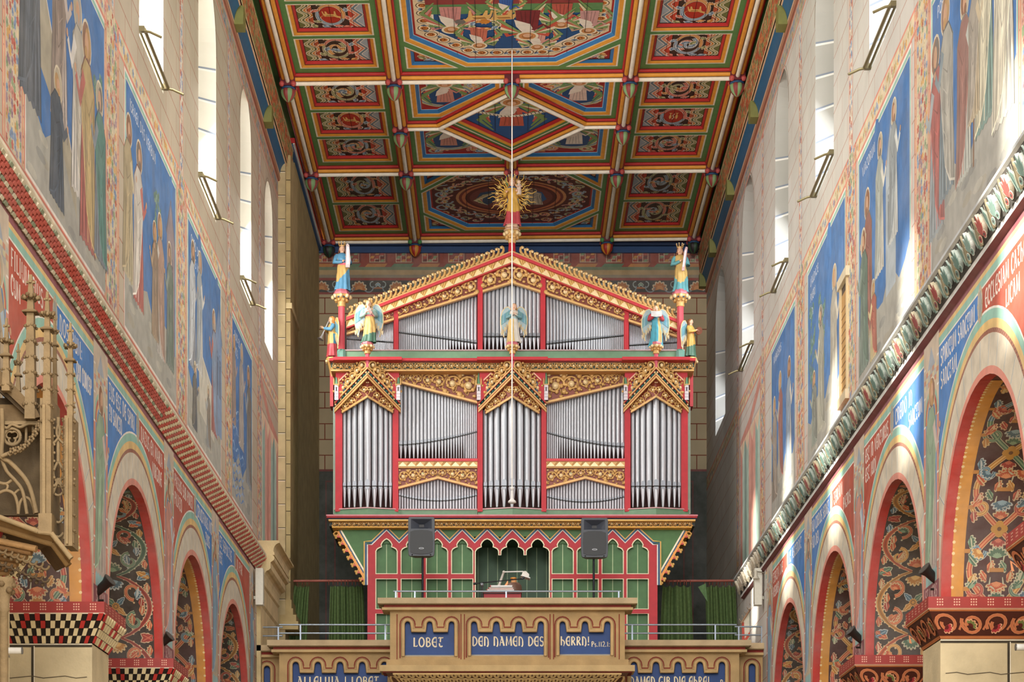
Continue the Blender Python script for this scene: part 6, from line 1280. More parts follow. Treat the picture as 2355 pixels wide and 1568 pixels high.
def railing(label, D, rails, posts, y1):
    t = thing('guard_rail', label, 'railing', (ux(rails[0][0], D), D, uz(y1, D)), 'thin grey guard rails on the gallery')
    for x0, x1, y in rails: m = MB(); m.tube([W(x0, y, D), W(x1, y, D)], .014, C('#8A94A0'), 8); m.build('rail', STEEL, t)
    for x, ya in posts: m = MB(); pbox(m, x - 1.6, x + 1.6, ya, y1, D, -.01, .02, C('#7A828C')); m.build('rail_post', STEEL, t)
railing('single grey guard rail on top of the middle parapet bay', 33.45, [(905, 1428, 1359.5)], [(910, 1360), (954, 1360), (1164, 1360), (1423, 1360)], 1374)
railing('two-bar grey guard rail before the curtains over the alleluja wing', 34.4, [(642, 899, 1436.5), (642, 899, 1456)], [(691, 1437), (886, 1437)], 1471)
railing('two-bar grey guard rail before the curtains over the psalm wing', 34.4, [(1436, 1694, 1436.5), (1436, 1694, 1456)], [(1454, 1437), (1645, 1437)], 1471)
railing('short grey guard rail beside the moulded corbel', 34.85, [(596, 650, 1442), (596, 650, 1462)], [(600, 1442), (640, 1442)], 1483); railing('short grey guard rail at the sunlit wall end', 34.85, [(1690, 1760, 1441), (1690, 1760, 1460)], [(1699, 1441), (1752, 1441)], 1478)
def curtain(label, top, bot, D, seed, fold=None):
    r_ = random.Random(seed); m = MB(); N, R = 72, 14; ph = [r_.uniform(0, 6) for _ in range(4)]; nf = max(4, int((top[1] - top[0]) / 13)); rows = []
    zt, zb = uz(1346, D), 5.52
    for j in range(R + 1):
        v = j / R; row = []
        for i in range(N + 1):
            u = i / N; x0 = top[0] + (bot[0] - top[0]) * v ** .8; x1 = top[1] + (bot[1] - top[1]) * v ** .8
            uu = u + .012 * sin(u * 17 + ph[0] + v * 2); x = x0 + (x1 - x0) * uu; d = .075 * (.5 + .5 * v) * sin(2 * pi * nf * u + ph[1] + .5 * sin(v * 3 + u * 5)) + .03 * sin(9 * u + ph[2] + 2 * v)
            z = zt + (zb - zt) * v - (.03 * abs(sin(pi * nf * u)) if j == 0 else 0)
            row.append((ux(x, D), D + d, z))
        rows.append(row)
    m.grid(rows, C('#5A6E44'))
    if fold:
        m.face([(ux(fold[0][0], D), D - .1, uz(fold[0][1], D)), (ux(fold[1][0], D), D - .12, uz(fold[1][1], D)), (ux(fold[2][0], D), D - .1, uz(fold[2][1], D))], C('#66845A'))
    t = thing('curtain', label, 'curtain', (ux((top[0] + top[1]) / 2, D), D, zt), 'green curtains beside the organ'); m.build('cloth', CLOTH, t)
    k = int((top[1] - top[0]) / 8)
    for i in range(k + 1):
        x = top[0] + (top[1] - top[0]) * i / k + r_.uniform(-2, 2); rg = MB(); rg.tube([(ux(x, D), D + .03 * cos(a), uz(1340, D) + .045 * sin(a)) for a in [q * pi / 5 for q in range(11)]], .006, C('#8A4A3A'), 5, caps=False); rg.build('curtain_ring', PAINT, t)
curtain('green curtain hooked back beside the stepped stone corbel', (668, 712), (628, 700), 38.55, 3)
curtain('green curtain hanging straight against the red panelling, corbel side', (758, 836), (752, 846), 38.45, 4)
curtain('green curtain hanging straight against the red panelling, sunlit wall side', (1524, 1588), (1512, 1600), 38.45, 5)
curtain('green curtain with folded corner beside the sunlit wall', (1622, 1690), (1628, 1702), 38.55, 6, ((1622, 1343), (1604, 1352), (1626, 1386)))
for lb, a, b in (('brown curtain rod spanning from the pilaster to the jetty', 655, 838), ('brown curtain rod spanning from the jetty to the sunlit wall', 1522, 1692)):
    m = MB(); m.tube([W(a, 1336, 38.5), W(b, 1335, 38.5)], .022, C('#A0584A'), 8)
    for e in (a, b): m.ball(W(e, 1335.5, 38.5), .035, C('#8A4A3A'), 8, 5)
    tag(m.build('curtain_rod', PAINT), lb, 'curtain rod', 'brown curtain rods')
# stepped moulded corbel at the end of the checkered string course
m = MB(); ya, yb = 34.55, 36.9
prof = [(0, 8.06), (.32, 8.06), (.33, 8.02)] + [(.33 - .09 * sin(t), 8.02 - .14 * (1 - cos(t))) for t in (.3, .6, .9, 1.2, 1.57)] + [(.255, 7.86), (.255, 7.82)] + [(.225 + .03 * cos(t), 7.77 + .05 * sin(t)) for t in (1.57, .8, 0, -.8, -1.57)] + [(.20, 7.70), (.20, 7.60), (.17, 7.57)] + [(.17 - .07 * sin(t), 7.57 - .16 * (1 - cos(t))) for t in (.4, .8, 1.2, 1.57)] + [(.11, 7.38), (.11, 7.33), (.085, 7.30), (.085, 7.02), (.06, 6.98), (.06, 5.3), (0, 5.3)]
prof = [(w * 1.15, z) for w, z in prof]
for yy in (ya, yb): m.face([(XL + w, yy, z) for w, z in prof], C('#CDB88C'))
for (w0, z0_), (w1, z1_) in zip(prof[:-1], prof[1:]): m.face([(XL + w0, ya, z0_), (XL + w0, yb, z0_), (XL + w1, yb, z1_), (XL + w1, ya, z1_)], C('#D2BE94'))
struct('wall_corbel', m, STONE, 'big stepped and moulded cream stone corbel', 'corbel')
# ============================================================ loudspeakers, console
def speaker(label, x0, x1, y0, y1, D, xp, lp):
    t = thing('loudspeaker', label, 'loudspeaker', (ux(xp, D), D, uz(y1, D)), 'grey stage loudspeakers on the gallery'); X0, X1, Z0, Z1 = ux(x0, D), ux(x1, D), uz(y1, D), uz(y0, D); c = (X0 + X1) / 2; hw = (X1 - X0) / 2
    F = lambda u, v, w=0: (c + u * hw, D - w, Z0 + v * (Z1 - Z0)); m = MB()
    out = [(-.9, .0), (.9, .0), (.97, .04), (1, .2), (1, .94), (.93, 1), (-.93, 1), (-1, .94), (-1, .2), (-.97, .04)]
    fr = [F(u, v, .16) for u, v in out]; mid_ = [F(u, v, .12) for u, v in [(a * 1.02, b) for a, b in out]]; bk = [F(u * .62, .04 + v * .92, -.18) for u, v in out]
    m.grid([fr, mid_, bk], C('#363A42'), cu=True, sm=False)
    m.holes(lambda u, v, w: F(u, v, .16), out, [[(-.8, .70), (.8, .70), (.8, .95), (-.8, .95)]], 0, C('#3C4048')); m.face(bk, C('#3A3C40')); 
    hb = [(-.18, .77), (.18, .77), (.18, .84), (-.18, .84)]; ho = [(-.8, .70), (.8, .70), (.8, .95), (-.8, .95)]
    for i in range(4): j = (i + 1) % 4; m.face([F(*ho[i], .16), F(*ho[j], .16), F(*hb[j], .04), F(*hb[i], .04)], C('#464A54'))
    m.face([F(u, v, .04) for u, v in hb], C('#101012')); m.build('cabinet', PLASTIC, t)
    g = MB(); gp = [(-.84, .10), (-.6, .06), (0, .04), (.6, .06), (.84, .10), (.88, .35), (.84, .62), (.5, .655), (0, .665), (-.5, .655), (-.84, .62), (-.88, .35)]; g.prism(F, gp, .15, .175, C('#0E0F11'), C('#2A2C30')); g.build('grille', PLASTIC, t)['label'] = 'dark rounded speaker grille'
    b = MB(); disc(b, F, 0, .19, .2, C('#C9CCD0'), .180, 14, .022); disc(b, F, 0, .19, .15, C('#3C4048'), .183, 12, .013); b.build('badge', PLASTIC, t)['label'] = 'small oval silver badge'
    for s_ in (-1, 1): b = MB(); b.ball(F(s_ * .7, .03, .165), .012, C('#1A1A1A'), 6, 4); b.build('foot', PLASTIC, t)
    s = thing('speaker_stand', lp, 'speaker stand', (ux(xp, D), D, 5.5), 'speaker stands'); zt = Z0
    m = MB(); m.tube([(ux(xp, D), D, 6.3), (ux(xp, D), D, zt + .0)], .018, C('#22242A'), 8); m.build('pole', STEEL, s)
    m = MB(); m.lathe([(.03, 6.22), (.035, 6.3), (.03, 6.36)], (ux(xp, D), D, 0), C('#1A1A1E'), 10); m.build('collar', PLASTIC, s)
    for k in range(3): m = MB(); a = k * 2.1 + .5; m.tube([(ux(xp, D), D, 6.3), (ux(xp, D) + .4 * cos(a), D + .4 * sin(a), 5.51)], .013, C('#22242A'), 6); m.build('leg', STEEL, s)
speaker('dark grey loudspeaker on a pole on the alleluja wing side', 940, 1000, 1193, 1282, 34.7, 972, 'black stand pole under the loudspeaker on the alleluja wing side')
speaker('dark grey loudspeaker on a pole on the psalm wing side', 1336, 1397, 1195, 1285, 34.7, 1365.5, 'black stand pole under the loudspeaker on the psalm wing side')
DK = 35.3; P = lambda x, y, w=0: W(x, y, DK, w)
t = thing('organ_console', 'red organ console desk behind the middle parapet bay', 'organ console', (ux(1155, DK), DK, 5.5)); m = MB()
a, b = P(1113, 1362), P(1198, 1640); m.box(a[0], b[0], DK - .1, DK + .5, 5.5, P(0, 1364)[2], C('#A8222A')); m.box(a[0] + .2, b[0] - .2, DK + .5, DK + .9, 5.5, 6.6, C('#7A1A1E')); m.build('desk', PAINT, t)
m = MB(); pbox(m, 1111, 1200, 1359, 1363, DK, -.5, .14, C('#6E1418')); pbox(m, 1113, 1196, 1362.5, 1364.5, DK, .0, .13, C('#1C1414')); m.build('desk_top', PAINT, t)
for lb, x0, x1, y0, y1, c in (('open white music book lowest in the stack on the console', 1120, 1182, 1354, 1359, '#E8E2DA'), ('white music book with red cover in the middle of the stack', 1124, 1180, 1350, 1354, '#E6D8CC'), ('white sheet-music folder tilted on top of the stack', 1128, 1178, 1345, 1350, '#F0EEEA')):
    t = thing('music_book', lb, 'book', P((x0 + x1) / 2, y1), 'music books on the console'); m = MB(); pbox(m, x0, x1, y0 + .6, y1 - .4, DK, -.2, .1, C(c)); m.build('pages', PAINT, t)
    m = MB(); pbox(m, x0 - 1, x1 + 1, y1 - .5, y1, DK, -.21, .11, C('#B23A34') if y0 != 1345 else C('#3A3C44')); pbox(m, x0 - 1, x0 + 1, y0, y1, DK, -.21, .11, C('#B23A34')); m.build('cover', PAINT, t)
t = thing('desk_lamp', 'white hinged desk lamp reaching over the music books', 'lamp', P(1146, 1359)); m = MB(); m.tube([P(1146, 1358, -.32), P(1148, 1346, -.32)], .03, C('#D8D4CE'), 8); m.build('lamp_base', PLASTIC, t)
m = MB(); m.tube([P(1147, 1348, -.32), P(1157.5, 1318, -.3), P(1159, 1315.5, -.28)], [.022, .018, .014], C('#CFC8BE'), 8); m.build('arm', PLASTIC, t); m = MB(); m.tube([P(1158, 1315, -.28), P(1203, 1314, -.22)], .011, C('#E0DED8'), 8); m.ball(P(1158.5, 1315, -.28), .025, C('#CFC8BE'), 8, 5); m.build('arm', PLASTIC, t)
m = MB(); pslab(m, [(1202, 1313.5), (1209, 1312.5), (1217, 1320), (1216.5, 1326), (1200, 1322)], DK + .2, -.1, .1, C('#DCD6CC')); pslab(m, [(1198, 1321.5), (1219.5, 1327.5), (1219, 1329.5), (1197.5, 1323)], DK + .2, -.12, .12, C('#F0EEEA')); m.build('lamp_head', PLASTIC, t)
t = thing('microphone_stand', 'thin black microphone boom slanting across the console', 'microphone stand', P(1108, 1375, .2)); m = MB(); m.tube([P(1108, 1640, .2), P(1108.5, 1344, .2)], .012, C('#3A3A3E'), 6); m.build('stand_pole', STEEL, t)
m = MB(); m.tube([P(1089, 1342, .2), P(1203, 1330.5, .2)], .010, C('#1A1A1C'), 6); m.build('boom', STEEL, t); m = MB(); m.tube([P(1088, 1342.4, .2), P(1097, 1341.2, .2)], .02, C('#141416'), 8); m.build('counterweight', PLASTIC, t); m = MB(); m.tube([P(1200, 1331, .2), P(1206, 1327, .2)], .02, C('#2A2A2E'), 8); m.build('microphone', PLASTIC, t); m = MB(); m.ball(P(1108, 1344.5, .2), .035, C('#8A8E94'), 8, 5); m.build('clutch', STEEL, t)
t = thing('carved_figure', 'small brown and gilt carved figure behind the music books', 'figurine', P(1180, 1362, -.1)); m = MB()
m.lathe([(.13, uz(1372, DK + .42)), (.14, uz(1358, DK + .42)), (.13, uz(1347, DK + .42)), (.10, uz(1341, DK + .42)), (.04, uz(1338.5, DK + .42)), (.05, uz(1336, DK + .42)), (.045, uz(1332, DK + .42)), (.01, uz(1330, DK + .42))], (P(1182, 0)[0], DK + .42, 0), lambda i, j: C('#6A4C3E') if i < 3 else C('#C9905E'), 12)
m.build('body', POLY, t); m = MB(); pslab(m, [(1160, 1346), (1168, 1334), (1169, 1346)], DK + .42, -.02, .02, C('#D08A4A')); m.build('gilt_wing', GILD, t); m = MB(); m.lathe([(.05, uz(1331, DK + .42)), (.055, uz(1328.5, DK + .42)), (.02, uz(1327.5, DK + .42))], (P(1181, 0)[0], DK + .42, 0), C('#D8903A'), 8); m.build('crown', GILD, t)
# ============================================================ painted wooden statues on the organ
def hand(mb, p, d, col, k):
    p, d = Vector(p), Vector(d).normalized(); s = d.cross(Vector((0, 0, 1))).normalized(); mb.ball(p, .024 * k, col, 7, 5, (1, .8, 1.1))
    for i in range(4): b = p + s * (i - 1.5) * .011 * k + d * .015 * k; mb.tube([b, b + d * .022 * k - Vector((0, 0, .004 * k)), b + d * (.034 + .006 * (i in (1, 2))) * k - Vector((0, 0, .016 * k))], [.0065 * k, .006 * k, .004 * k], col, 5)
    b = p - s * .022 * k; mb.tube([b, b + d * .016 * k - s * .008 * k + Vector((0, 0, .012 * k))], [.007 * k, .005 * k], col, 5)
SK = C('#E0B496')
def statue(label, x, yb, yt, D, zone, arms, hair, rot=0, crown=False, wings=None, sway=.02, group='painted carved statues on the organ'):
    k = (yb - yt) * D / FPX / (1.07 if crown else 1.0); o = W(x, yb, D); t = thing('statue', label, 'statue', o, group); R = Matrix.Translation(o) @ Matrix.Rotation(rot, 4, 'Z')
    T = lambda p: R @ Vector((p[0] * k, p[1] * k, p[2] * k)); r_ = random.Random(label); ph = r_.uniform(0, 6)
    H = [(0, .165, .125), (.015, .172, .13), (.06, .16, .12), (.12, .15, .112), (.2, .143, .106), (.28, .138, .10), (.36, .132, .097), (.44, .126, .094), (.52, .115, .088), (.57, .108, .083), (.62, .112, .086), (.68, .124, .092), (.735, .132, .088), (.775, .125, .078), (.80, .09, .062), (.818, .046, .044), (.84, .038, .04), (.856, .046, .054), (.875, .054, .064), (.90, .060, .069), (.93, .061, .07), (.955, .055, .064), (.978, .036, .045), (.99, .006, .008)]
    H3 = []
    for (a, b, c), (d, e, f) in zip(H[:-1], H[1:]):
        q = 3 if d < .8 else 1
        for i in range(q): t_ = i / q; H3.append((a + (d - a) * t_, b + (e - b) * t_, c + (f - c) * t_))
    H = H3 + [H[-1]]; n = 48; rows = []
    for h, rx, ry in H:
        cx = sway * sin(h * pi * 1.3) if h < .8 else sway * sin(.8 * pi * 1.3); f = max(0, 1 - h / .62) ** .6; row = []
        for j in range(n):
            th = 2 * pi * j / n; m = 1 + (.12 * f * sin(7 * th + ph + 2.5 * h) + .05 * f * sin(13 * th + 2 * ph)) * (1 if rx > .07 else 0) + .035 * sin(5 * th + 34 * h) * (.25 < h < .70) + .02 * sin(11 * th + 9 * h) * (h < .76)
            row.append(T((cx + rx * m * cos(th), ry * m * sin(th), h)))
        rows.append(row)
    b = MB(); b.grid(rows, lambda i, j: SK if H[i][0] >= .815 else zone(H[i][0], math.atan2(sin(2 * pi * (j + .5) / n), cos(2 * pi * (j + .5) / n))), cu=True)
    cx = sway * sin(.8 * pi * 1.3); b.ball(T((cx, -.068, .893)), .013 * k, shade(SK, 1.05), 6, 4, (1, 1.3, 1.5)); b.ball(T((cx, -.062, .868)), .011 * k, C('#B8584E'), 6, 4, (1.4, .6, .5))
    for s_ in (-1, 1): b.ball(T((cx + s_ * .023, -.060, .908)), .0085 * k, C('#3A2C26'), 6, 4, (1.3, .6, .8)); b.ball(T((cx + s_ * .060, 0, .895)), .014 * k, SK, 5, 4, (.6, 1, 1.4))
    for (sx, el, hd, sc) in arms:
        b.tube([T((sx * .10, 0, .765)), T((sx * .135, -.01, .72)), T(el), T(((el[0] + hd[0]) / 2, (el[1] + hd[1]) / 2, (el[2] + hd[2]) / 2)), T(hd)], [.05 * k, .052 * k, .05 * k, .04 * k, .03 * k], sc, 9); hand(b, T((hd[0] - sx * .01, hd[1] - .02, hd[2] + .01)), R.to_3x3() @ Vector((-sx * .5, -.6, .25)), SK, k)
    b.build('body', POLY, t)
    hm = MB(); rows = []
    for h, q in ((.80, .062), (.84, .070), (.88, .074), (.92, .074), (.95, .070), (.975, .054), (1.0, .012)):
        rows.append([T((cx + q * cos(a) * 1.0, .012 + q * 1.08 * sin(a), h)) for a in [(-.32 if h < .95 else -1.57 + .02) * 1.0 + (pi + (.64 if h < .95 else pi - .04)) * i / 16 for i in range(17)]])
    hm.grid(rows, lambda i, j: shade(hair, 1.15 if j % 2 else .85))
    for s_ in (-1, 1):
        for q in range(3): hm.ball(T((cx + s_ * (.062 + .006 * q), .0 + .02 * q, .87 - .035 * q)), .024 * k, hair, 6, 4)
    hm.build('hair', POLY, t)
    if crown:
        c = MB(); c.lathe([(.062 * k, 0), (.068 * k, .025 * k)], T((cx, .0, .962)), GOLD, 14, caps=False)
        for j in range(7): a = 2 * pi * j / 7; q = T((cx + .067 * cos(a), .067 * sin(a), 1.0)); c.tube([q, q + Vector((.012 * k * cos(a), .012 * k * sin(a), .045 * k))], [.014 * k, .006 * k], GOLD, 5); c.ball(q + Vector((.014 * k * cos(a), .014 * k * sin(a), .055 * k)), .015 * k, GOLD2, 6, 4)
        c.build('crown', GILD, t)
    for s_ in (wings or ()):
        wi = MB(); ol = [(.03, .74), (.07, .86), (.15, .93), (.235, .90), (.30, .80), (.335, .66), (.335, .50), (.30, .33), (.25, .16), (.215, .30), (.17, .42), (.12, .52), (.06, .6)]
        F = lambda u, v, w: T((s_ * u, .075 + .10 * u - w, v)); wi.prism(F, ol, 0, .02, C('#9DB0B4') if len(wings) == 2 else C('#D8B468'), GOLD)
        wi.tube([F(u, v, .012) for u, v in ol[1:9]], .014 * k, GOLD2, 6)
        for q in range(5): u0 = .11 + .045 * q; wi.prism(F, [(u0, .52 - .06 * q), (u0 + .045, .55 - .06 * q), (u0 + .04, .42 - .05 * q), (u0 + .015, .38 - .045 * q)], .02, .032, [C('#CDBB94'), C('#B7A27C')][q % 2])
        for q in range(6): u0 = .10 + .035 * q; wi.prism(F, [(u0, .84 - .02 * q), (u0 + .04, .84 - .03 * q), (u0 + .045, .62 - .03 * q), (u0 + .01, .6 - .02 * q)], .02, .03, [C('#5F93A8'), C('#7FA8B4'), C('#6E9A9A')][q % 3])
        wi.build('wing', POLY, t)
    return t, T, k
GY, TQ, BL, RD, GN, PK, WHR = C('#C9A764'), C('#5E9AA0'), C('#5A92B4'), C('#B84A50'), C('#4F7460'), C('#C88A8C'), C('#CFC8BC')
DQ = DU - .22
z1 = lambda h, a: BL if h < .30 + .16 * cos(a) else (GY if h < .56 + .03 * sin(a) else (C('#D86A78') if h < .585 else (BL if abs(a + pi / 2) < 1.1 else C('#C9B08A'))))
t, T, k = statue('crowned blue and gold queen statue on the corner column nearest the corbel side', 787, 668, 556, DQ, z1, [(-1, (-.17, -.03, .6), (.0, -.12, .6), BL), (1, (.17, -.02, .6), (.10, -.13, .68), BL)], C('#7A4A34'), .15, True)
m = MB(); F = lambda u, v, w: T((u, -.14 - w, v)); m.prism(F, [(.06, .46), (.15, .46), (.17, .62), (.14, .95), (.10, .98), (.07, .95)], 0, .05, C('#C9B8B8')); m.prism(F, [(.08, .52), (.14, .54), (.13, .9), (.09, .92)], .05, .056, C('#E6E4EA')); m.build('psaltery', POLY, t)['label'] = 'tall silver-grey stringed instrument'
z2 = lambda h, a: TQ if h < .30 - .08 * abs(sin(a)) + .05 * cos(2 * a) else (GY if abs(a + pi / 2) < 1.9 else PK)
t, T, k = statue('crowned gold-robed queen statue on the corner column nearest the sunlit wall', 1564, 672, 560, DQ, z2, [(-1, (-.165, -.03, .6), (.0, -.13, .64), TQ), (1, (.175, -.02, .58), (.12, -.12, .66), TQ)], C('#8A5A3A'), -.1, True)
m = MB(); F = lambda u, v, w: T((u, -.15 - w, v)); m.prism(F, [(.04, .42), (.10, .42), (.17, .92), (.13, .94), (.09, .84)], 0, .04, C('#C4A0A0')); m.prism(F, [(.055, .5), (.09, .5), (.14, .88), (.11, .84)], .04, .046, C('#EAE8EE')); m.build('zither', POLY, t)['label'] = 'narrow pale stringed instrument'
DA = D0 - VD - .1
z3 = lambda h, a: GN if h < .18 + .05 * cos(a) else (GY if h < .60 else (C('#D87880') if h < .625 else C('#9DC0B8')))
t, T, k = statue('winged angel statue playing a fiddle in gold robe', 848, 788, 690, DA, z3, [(-1, (-.17, -.05, .6), (-.05, -.16, .66), C('#9DC0B8')), (1, (.18, -.05, .62), (.10, -.16, .72), C('#9DC0B8'))], C('#C9A46A'), 0, False, (-1, 1), .03)
m = MB(); F = lambda u, v, w: T((u, -.17 - w, v)); m.prism(F, [(-.03, .74), (.02, .80), (.05, .74), (.06, .70), (.10, .66), (.06, .61), (.02, .66), (-.01, .70)], 0, .03, C('#C08A80')); m.tube([T((.05, -.19, .68)), T((.15, -.2, .56))], .010 * k, C('#A86A60'), 6); m.tube([T((-.12, -.2, .62)), T((.13, -.21, .76))], .005 * k, C('#E0D0C0'), 5); m.build('fiddle', POLY, t)['label'] = 'pinkish fiddle and bow'
z4 = lambda h, a: (C('#CDAE70') if a < -pi / 2 + .1 or a > 1.5 else WHR) if h < .58 else (C('#A8C0C0') if h < .64 else C('#C9BFB4'))
t, T, k = statue('winged angel statue in cream and gold at the middle tower, pipes behind', 1182, 788, 697, DA, z4, [(-1, (-.16, -.05, .62), (-.03, -.14, .68), C('#6E9AA0')), (1, (.16, -.05, .62), (.05, -.14, .67), C('#6E9AA0'))], C('#B08A5A'), 0, False, (-1, 1), -.02)
m = MB(); F = lambda u, v, w: T((u, -.15 - w, v)); m.prism(F, [(-.06, .74), (.05, .75), (.07, .69), (-.03, .66)], 0, .03, C('#BDAFA0')); m.tube([T((-.05, -.17, .72)), T((.09, -.18, .64))], .012 * k, C('#D8C8B0'), 6); m.build('pipe_and_bag', POLY, t)['label'] = 'pale wind instrument held at the chest'
z5 = lambda h, a: (C('#CDAE70') if -1.35 < a < -.6 and h > .12 + .1 * cos(a * 3) else C('#4A9CB0')) if h < .68 else C('#B8404A') if abs(a + pi / 2) > 1.2 else C('#4A9CB0')
t, T, k = statue('winged angel statue in turquoise holding an open music book', 1508, 797, 702, DA, z5, [(-1, (-.16, -.05, .64), (-.07, -.17, .68), C('#B8404A')), (1, (.16, -.05, .64), (.09, -.17, .68), C('#B8404A'))], C('#C9A060'), 0, False, (-1, 1), .025)
m = MB(); F = lambda u, v, w: T((u, -.2 - w + .25 * (v - .72) , v)); m.prism(F, [(-.125, .67), (0, .655), (0, .80), (-.125, .81)], 0, .02, C('#C9C6C4')); m.prism(F, [(0, .655), (.135, .67), (.135, .81), (0, .80)], 0, .02, C('#D2CFCC')); m.build('music_book', POLY, t)['label'] = 'pale open book'
DS = D0 + .10
z6 = lambda h, a: RD if h < .30 else (C('#3F86A8') if (0 < a < .9 and h < .55) else GY)
t, T, k = statue('angel statue blowing a downturned silver trumpet at the side of the case', 763, 822, 727, DS, z6, [(-1, (-.15, -.06, .66), (-.06, -.22, .72), GY), (1, (.15, -.07, .64), (.04, -.2, .68), BL)], C('#C98A4A'), -1.25, False, (1,), .02)
m = MB(); a, b = Vector((0, -.085, .862)), Vector((0, -.27, .44)); m.tube([T(a), T(a + (b - a) * .5), T(a + (b - a) * .85), T(b), T(b + (b - a) * .06)], [.010 * k, .013 * k, .02 * k, .05 * k, .085 * k], C('#C4C6CC'), 10); m.build('trumpet', STEEL, t)['label'] = 'long silver trumpet'
z7 = lambda h, a: GN if h < .30 + .06 * cos(a) else (RD if .6 < h < .64 and a < 0 else C('#CFA452'))
t, T, k = statue('angel statue with a round frame drum at the side of the case', 1588, 821, 733, DS, z7, [(-1, (-.16, -.06, .62), (-.03, -.17, .66), C('#CFA452')), (1, (.16, -.06, .62), (.06, -.18, .64), C('#8FA89A'))], C('#8A5A34'), .95, False, (-1, 1), .02)
m = MB(); c = T((.05, -.22, .66)); m.lathe([(.10 * k, -.02 * k), (.105 * k, 0), (.10 * k, .02 * k)], (0, 0, 0), C('#6E3A22'), 16); m.v = [tuple(Vector((v[0] * .8 + v[2] * .6, v[2] * -.8 + v[0] * -.2, v[1])) + c) for v in m.v]; m.build('frame_drum', POLY, t)['label'] = 'round brown frame drum'
# the Madonna in a glory of rays
z8 = lambda h, a: RD if h < .27 + .03 * cos(a * 2) else (C('#2F6EA8') if (abs(a + pi / 2) > 1.2 and h > .45 and h < .56) or (h > .77) else C('#CCA04A'))
t, T, k = statue('crowned gold Madonna statue with child inside golden rays at the gable apex', 1178, 519, 402, DU - .1, z8, [(-1, (-.17, -.03, .6), (-.13, -.12, .66), C('#CCA04A')), (1, (.17, -.03, .62), (.10, -.13, .68), C('#CCA04A'))], C('#B07A3A'), 0, True)
m = MB(); m.lathe([(.05 * k, 0), (.055 * k, .06 * k), (.045 * k, .14 * k), (.05 * k, .2 * k), (.025 * k, .225 * k), (.04 * k, .25 * k), (.042 * k, .285 * k), (.01 * k, .31 * k)], T((.14, -.1, .62)), lambda i, j: C('#E0C0A0') if i > 3 else C('#D8C4B4'), 12)
m.tube([T((.14, -.13, .78)), T((.10, -.19, .75)), T((.07, -.19, .8))], .014 * k, SK, 6); m.tube([T((.17, -.13, .78)), T((.2, -.19, .76))], .014 * k, SK, 6); m.build('child', POLY, t)['label'] = 'small pale child figure'
m = MB(); r_ = random.Random(2); n = 26
for i in range(n):
    a = -pi / 2 + .38 + (2 * pi - .76) * i / (n - 1); L = .44 if i % 2 else .52
    c0 = Vector((.0, .07, .66)); d = Vector((cos(a), 0, sin(a))); s = Vector((-sin(a), 0, cos(a)))
    wav = .018 if i % 2 == 0 else 0
    m.tube([T(c0 + d * (.13 + (L - .13) * q / 10) + s * wav * sin(q * 1.5)) for q in range(11)], [.019 * k * (1 - .75 * q / 10) for q in range(11)], C('#DDB050'), 5)
    if i % 2 and abs(sin(a)) < .97:
        c1 = c0 + d * (L - .12)
        for q in range(4): e = Vector((cos(q * pi / 4 + a), 0, sin(q * pi / 4 + a))) * .055; m.tube([T(c1 - e - Vector((0, .01, 0))), T(c1 + e - Vector((0, .01, 0)))], .006 * k, C('#E8C878'), 4)
m.build('ray_glory', GILD, t)['label'] = 'golden wavy rays with stars'
# ============================================================ hanging cable
d = 35.15; X = ux(1177.6, d); t = thing('hanging_cable', 'thin white cable hanging from the ceiling with a bell-shaped white weight', 'cable', (X, d, ZC))
m = MB(); m.tube([(X, d, uz(108, d)), (X, d, uz(1120, d))], .011, C('#E8E2DA'), 6); m.build('cord', PAINT, t); m = MB(); m.lathe([(.012, uz(1119, d)), (.03, uz(1122, d)), (.03, uz(1125, d)), (.014, uz(1127, d)), (.018, uz(1130, d)), (.02, uz(1146, d)), (.03, uz(1148, d)), (.065, uz(1152, d)), (.07, uz(1156, d)), (.02, uz(1158, d))], (X, d, 0), C('#E2DCD6'), 14); m.build('weight', PLASTIC, t)
# ============================================================ rails on the clerestory sills
def sill_rail(label, F, a, b):
    t = thing('sill_rail', label, 'window rail', F((a + b) / 2, 11.72, .02), 'bronze rails with two arms on the clerestory sills')
    for w in (.0, .06): m = MB(); m.tube([F(a, 11.74, w), F(b, 11.74, w)], .022 if w else .016, C('#857A58'), 6); m.build('rail', STEEL, t)
    for u in (a + .02, b - .02): m = MB(); m.tube([F(u, 11.75, -.02), F(u, 11.72, .12), F(u, 11.66, .25)], .016, C('#857A58'), 6); m.box(*sorted((F(u, 0, -.02)[0], F(u, 0, .06)[0])), u - .03, u + .03, 11.72, 11.78, C('#6E6448')); m.build('arm', STEEL, t)
for i, (a, b, zt) in enumerate(WL[2:5]): sill_rail('bronze rail on the sill of the shaded-wall window, %s' % ['the one above the greeting scene fresco', 'middle one of three', 'farthest one, above the water fresco'][i], FL, a, b)
for i, (a, b, zt) in enumerate(WR[2:6]): sill_rail('bronze rail on the sill of the sunlit-wall window, %s' % ['nearest of four', 'second of four', 'third of four', 'farthest of four'][i], FR, a, b)
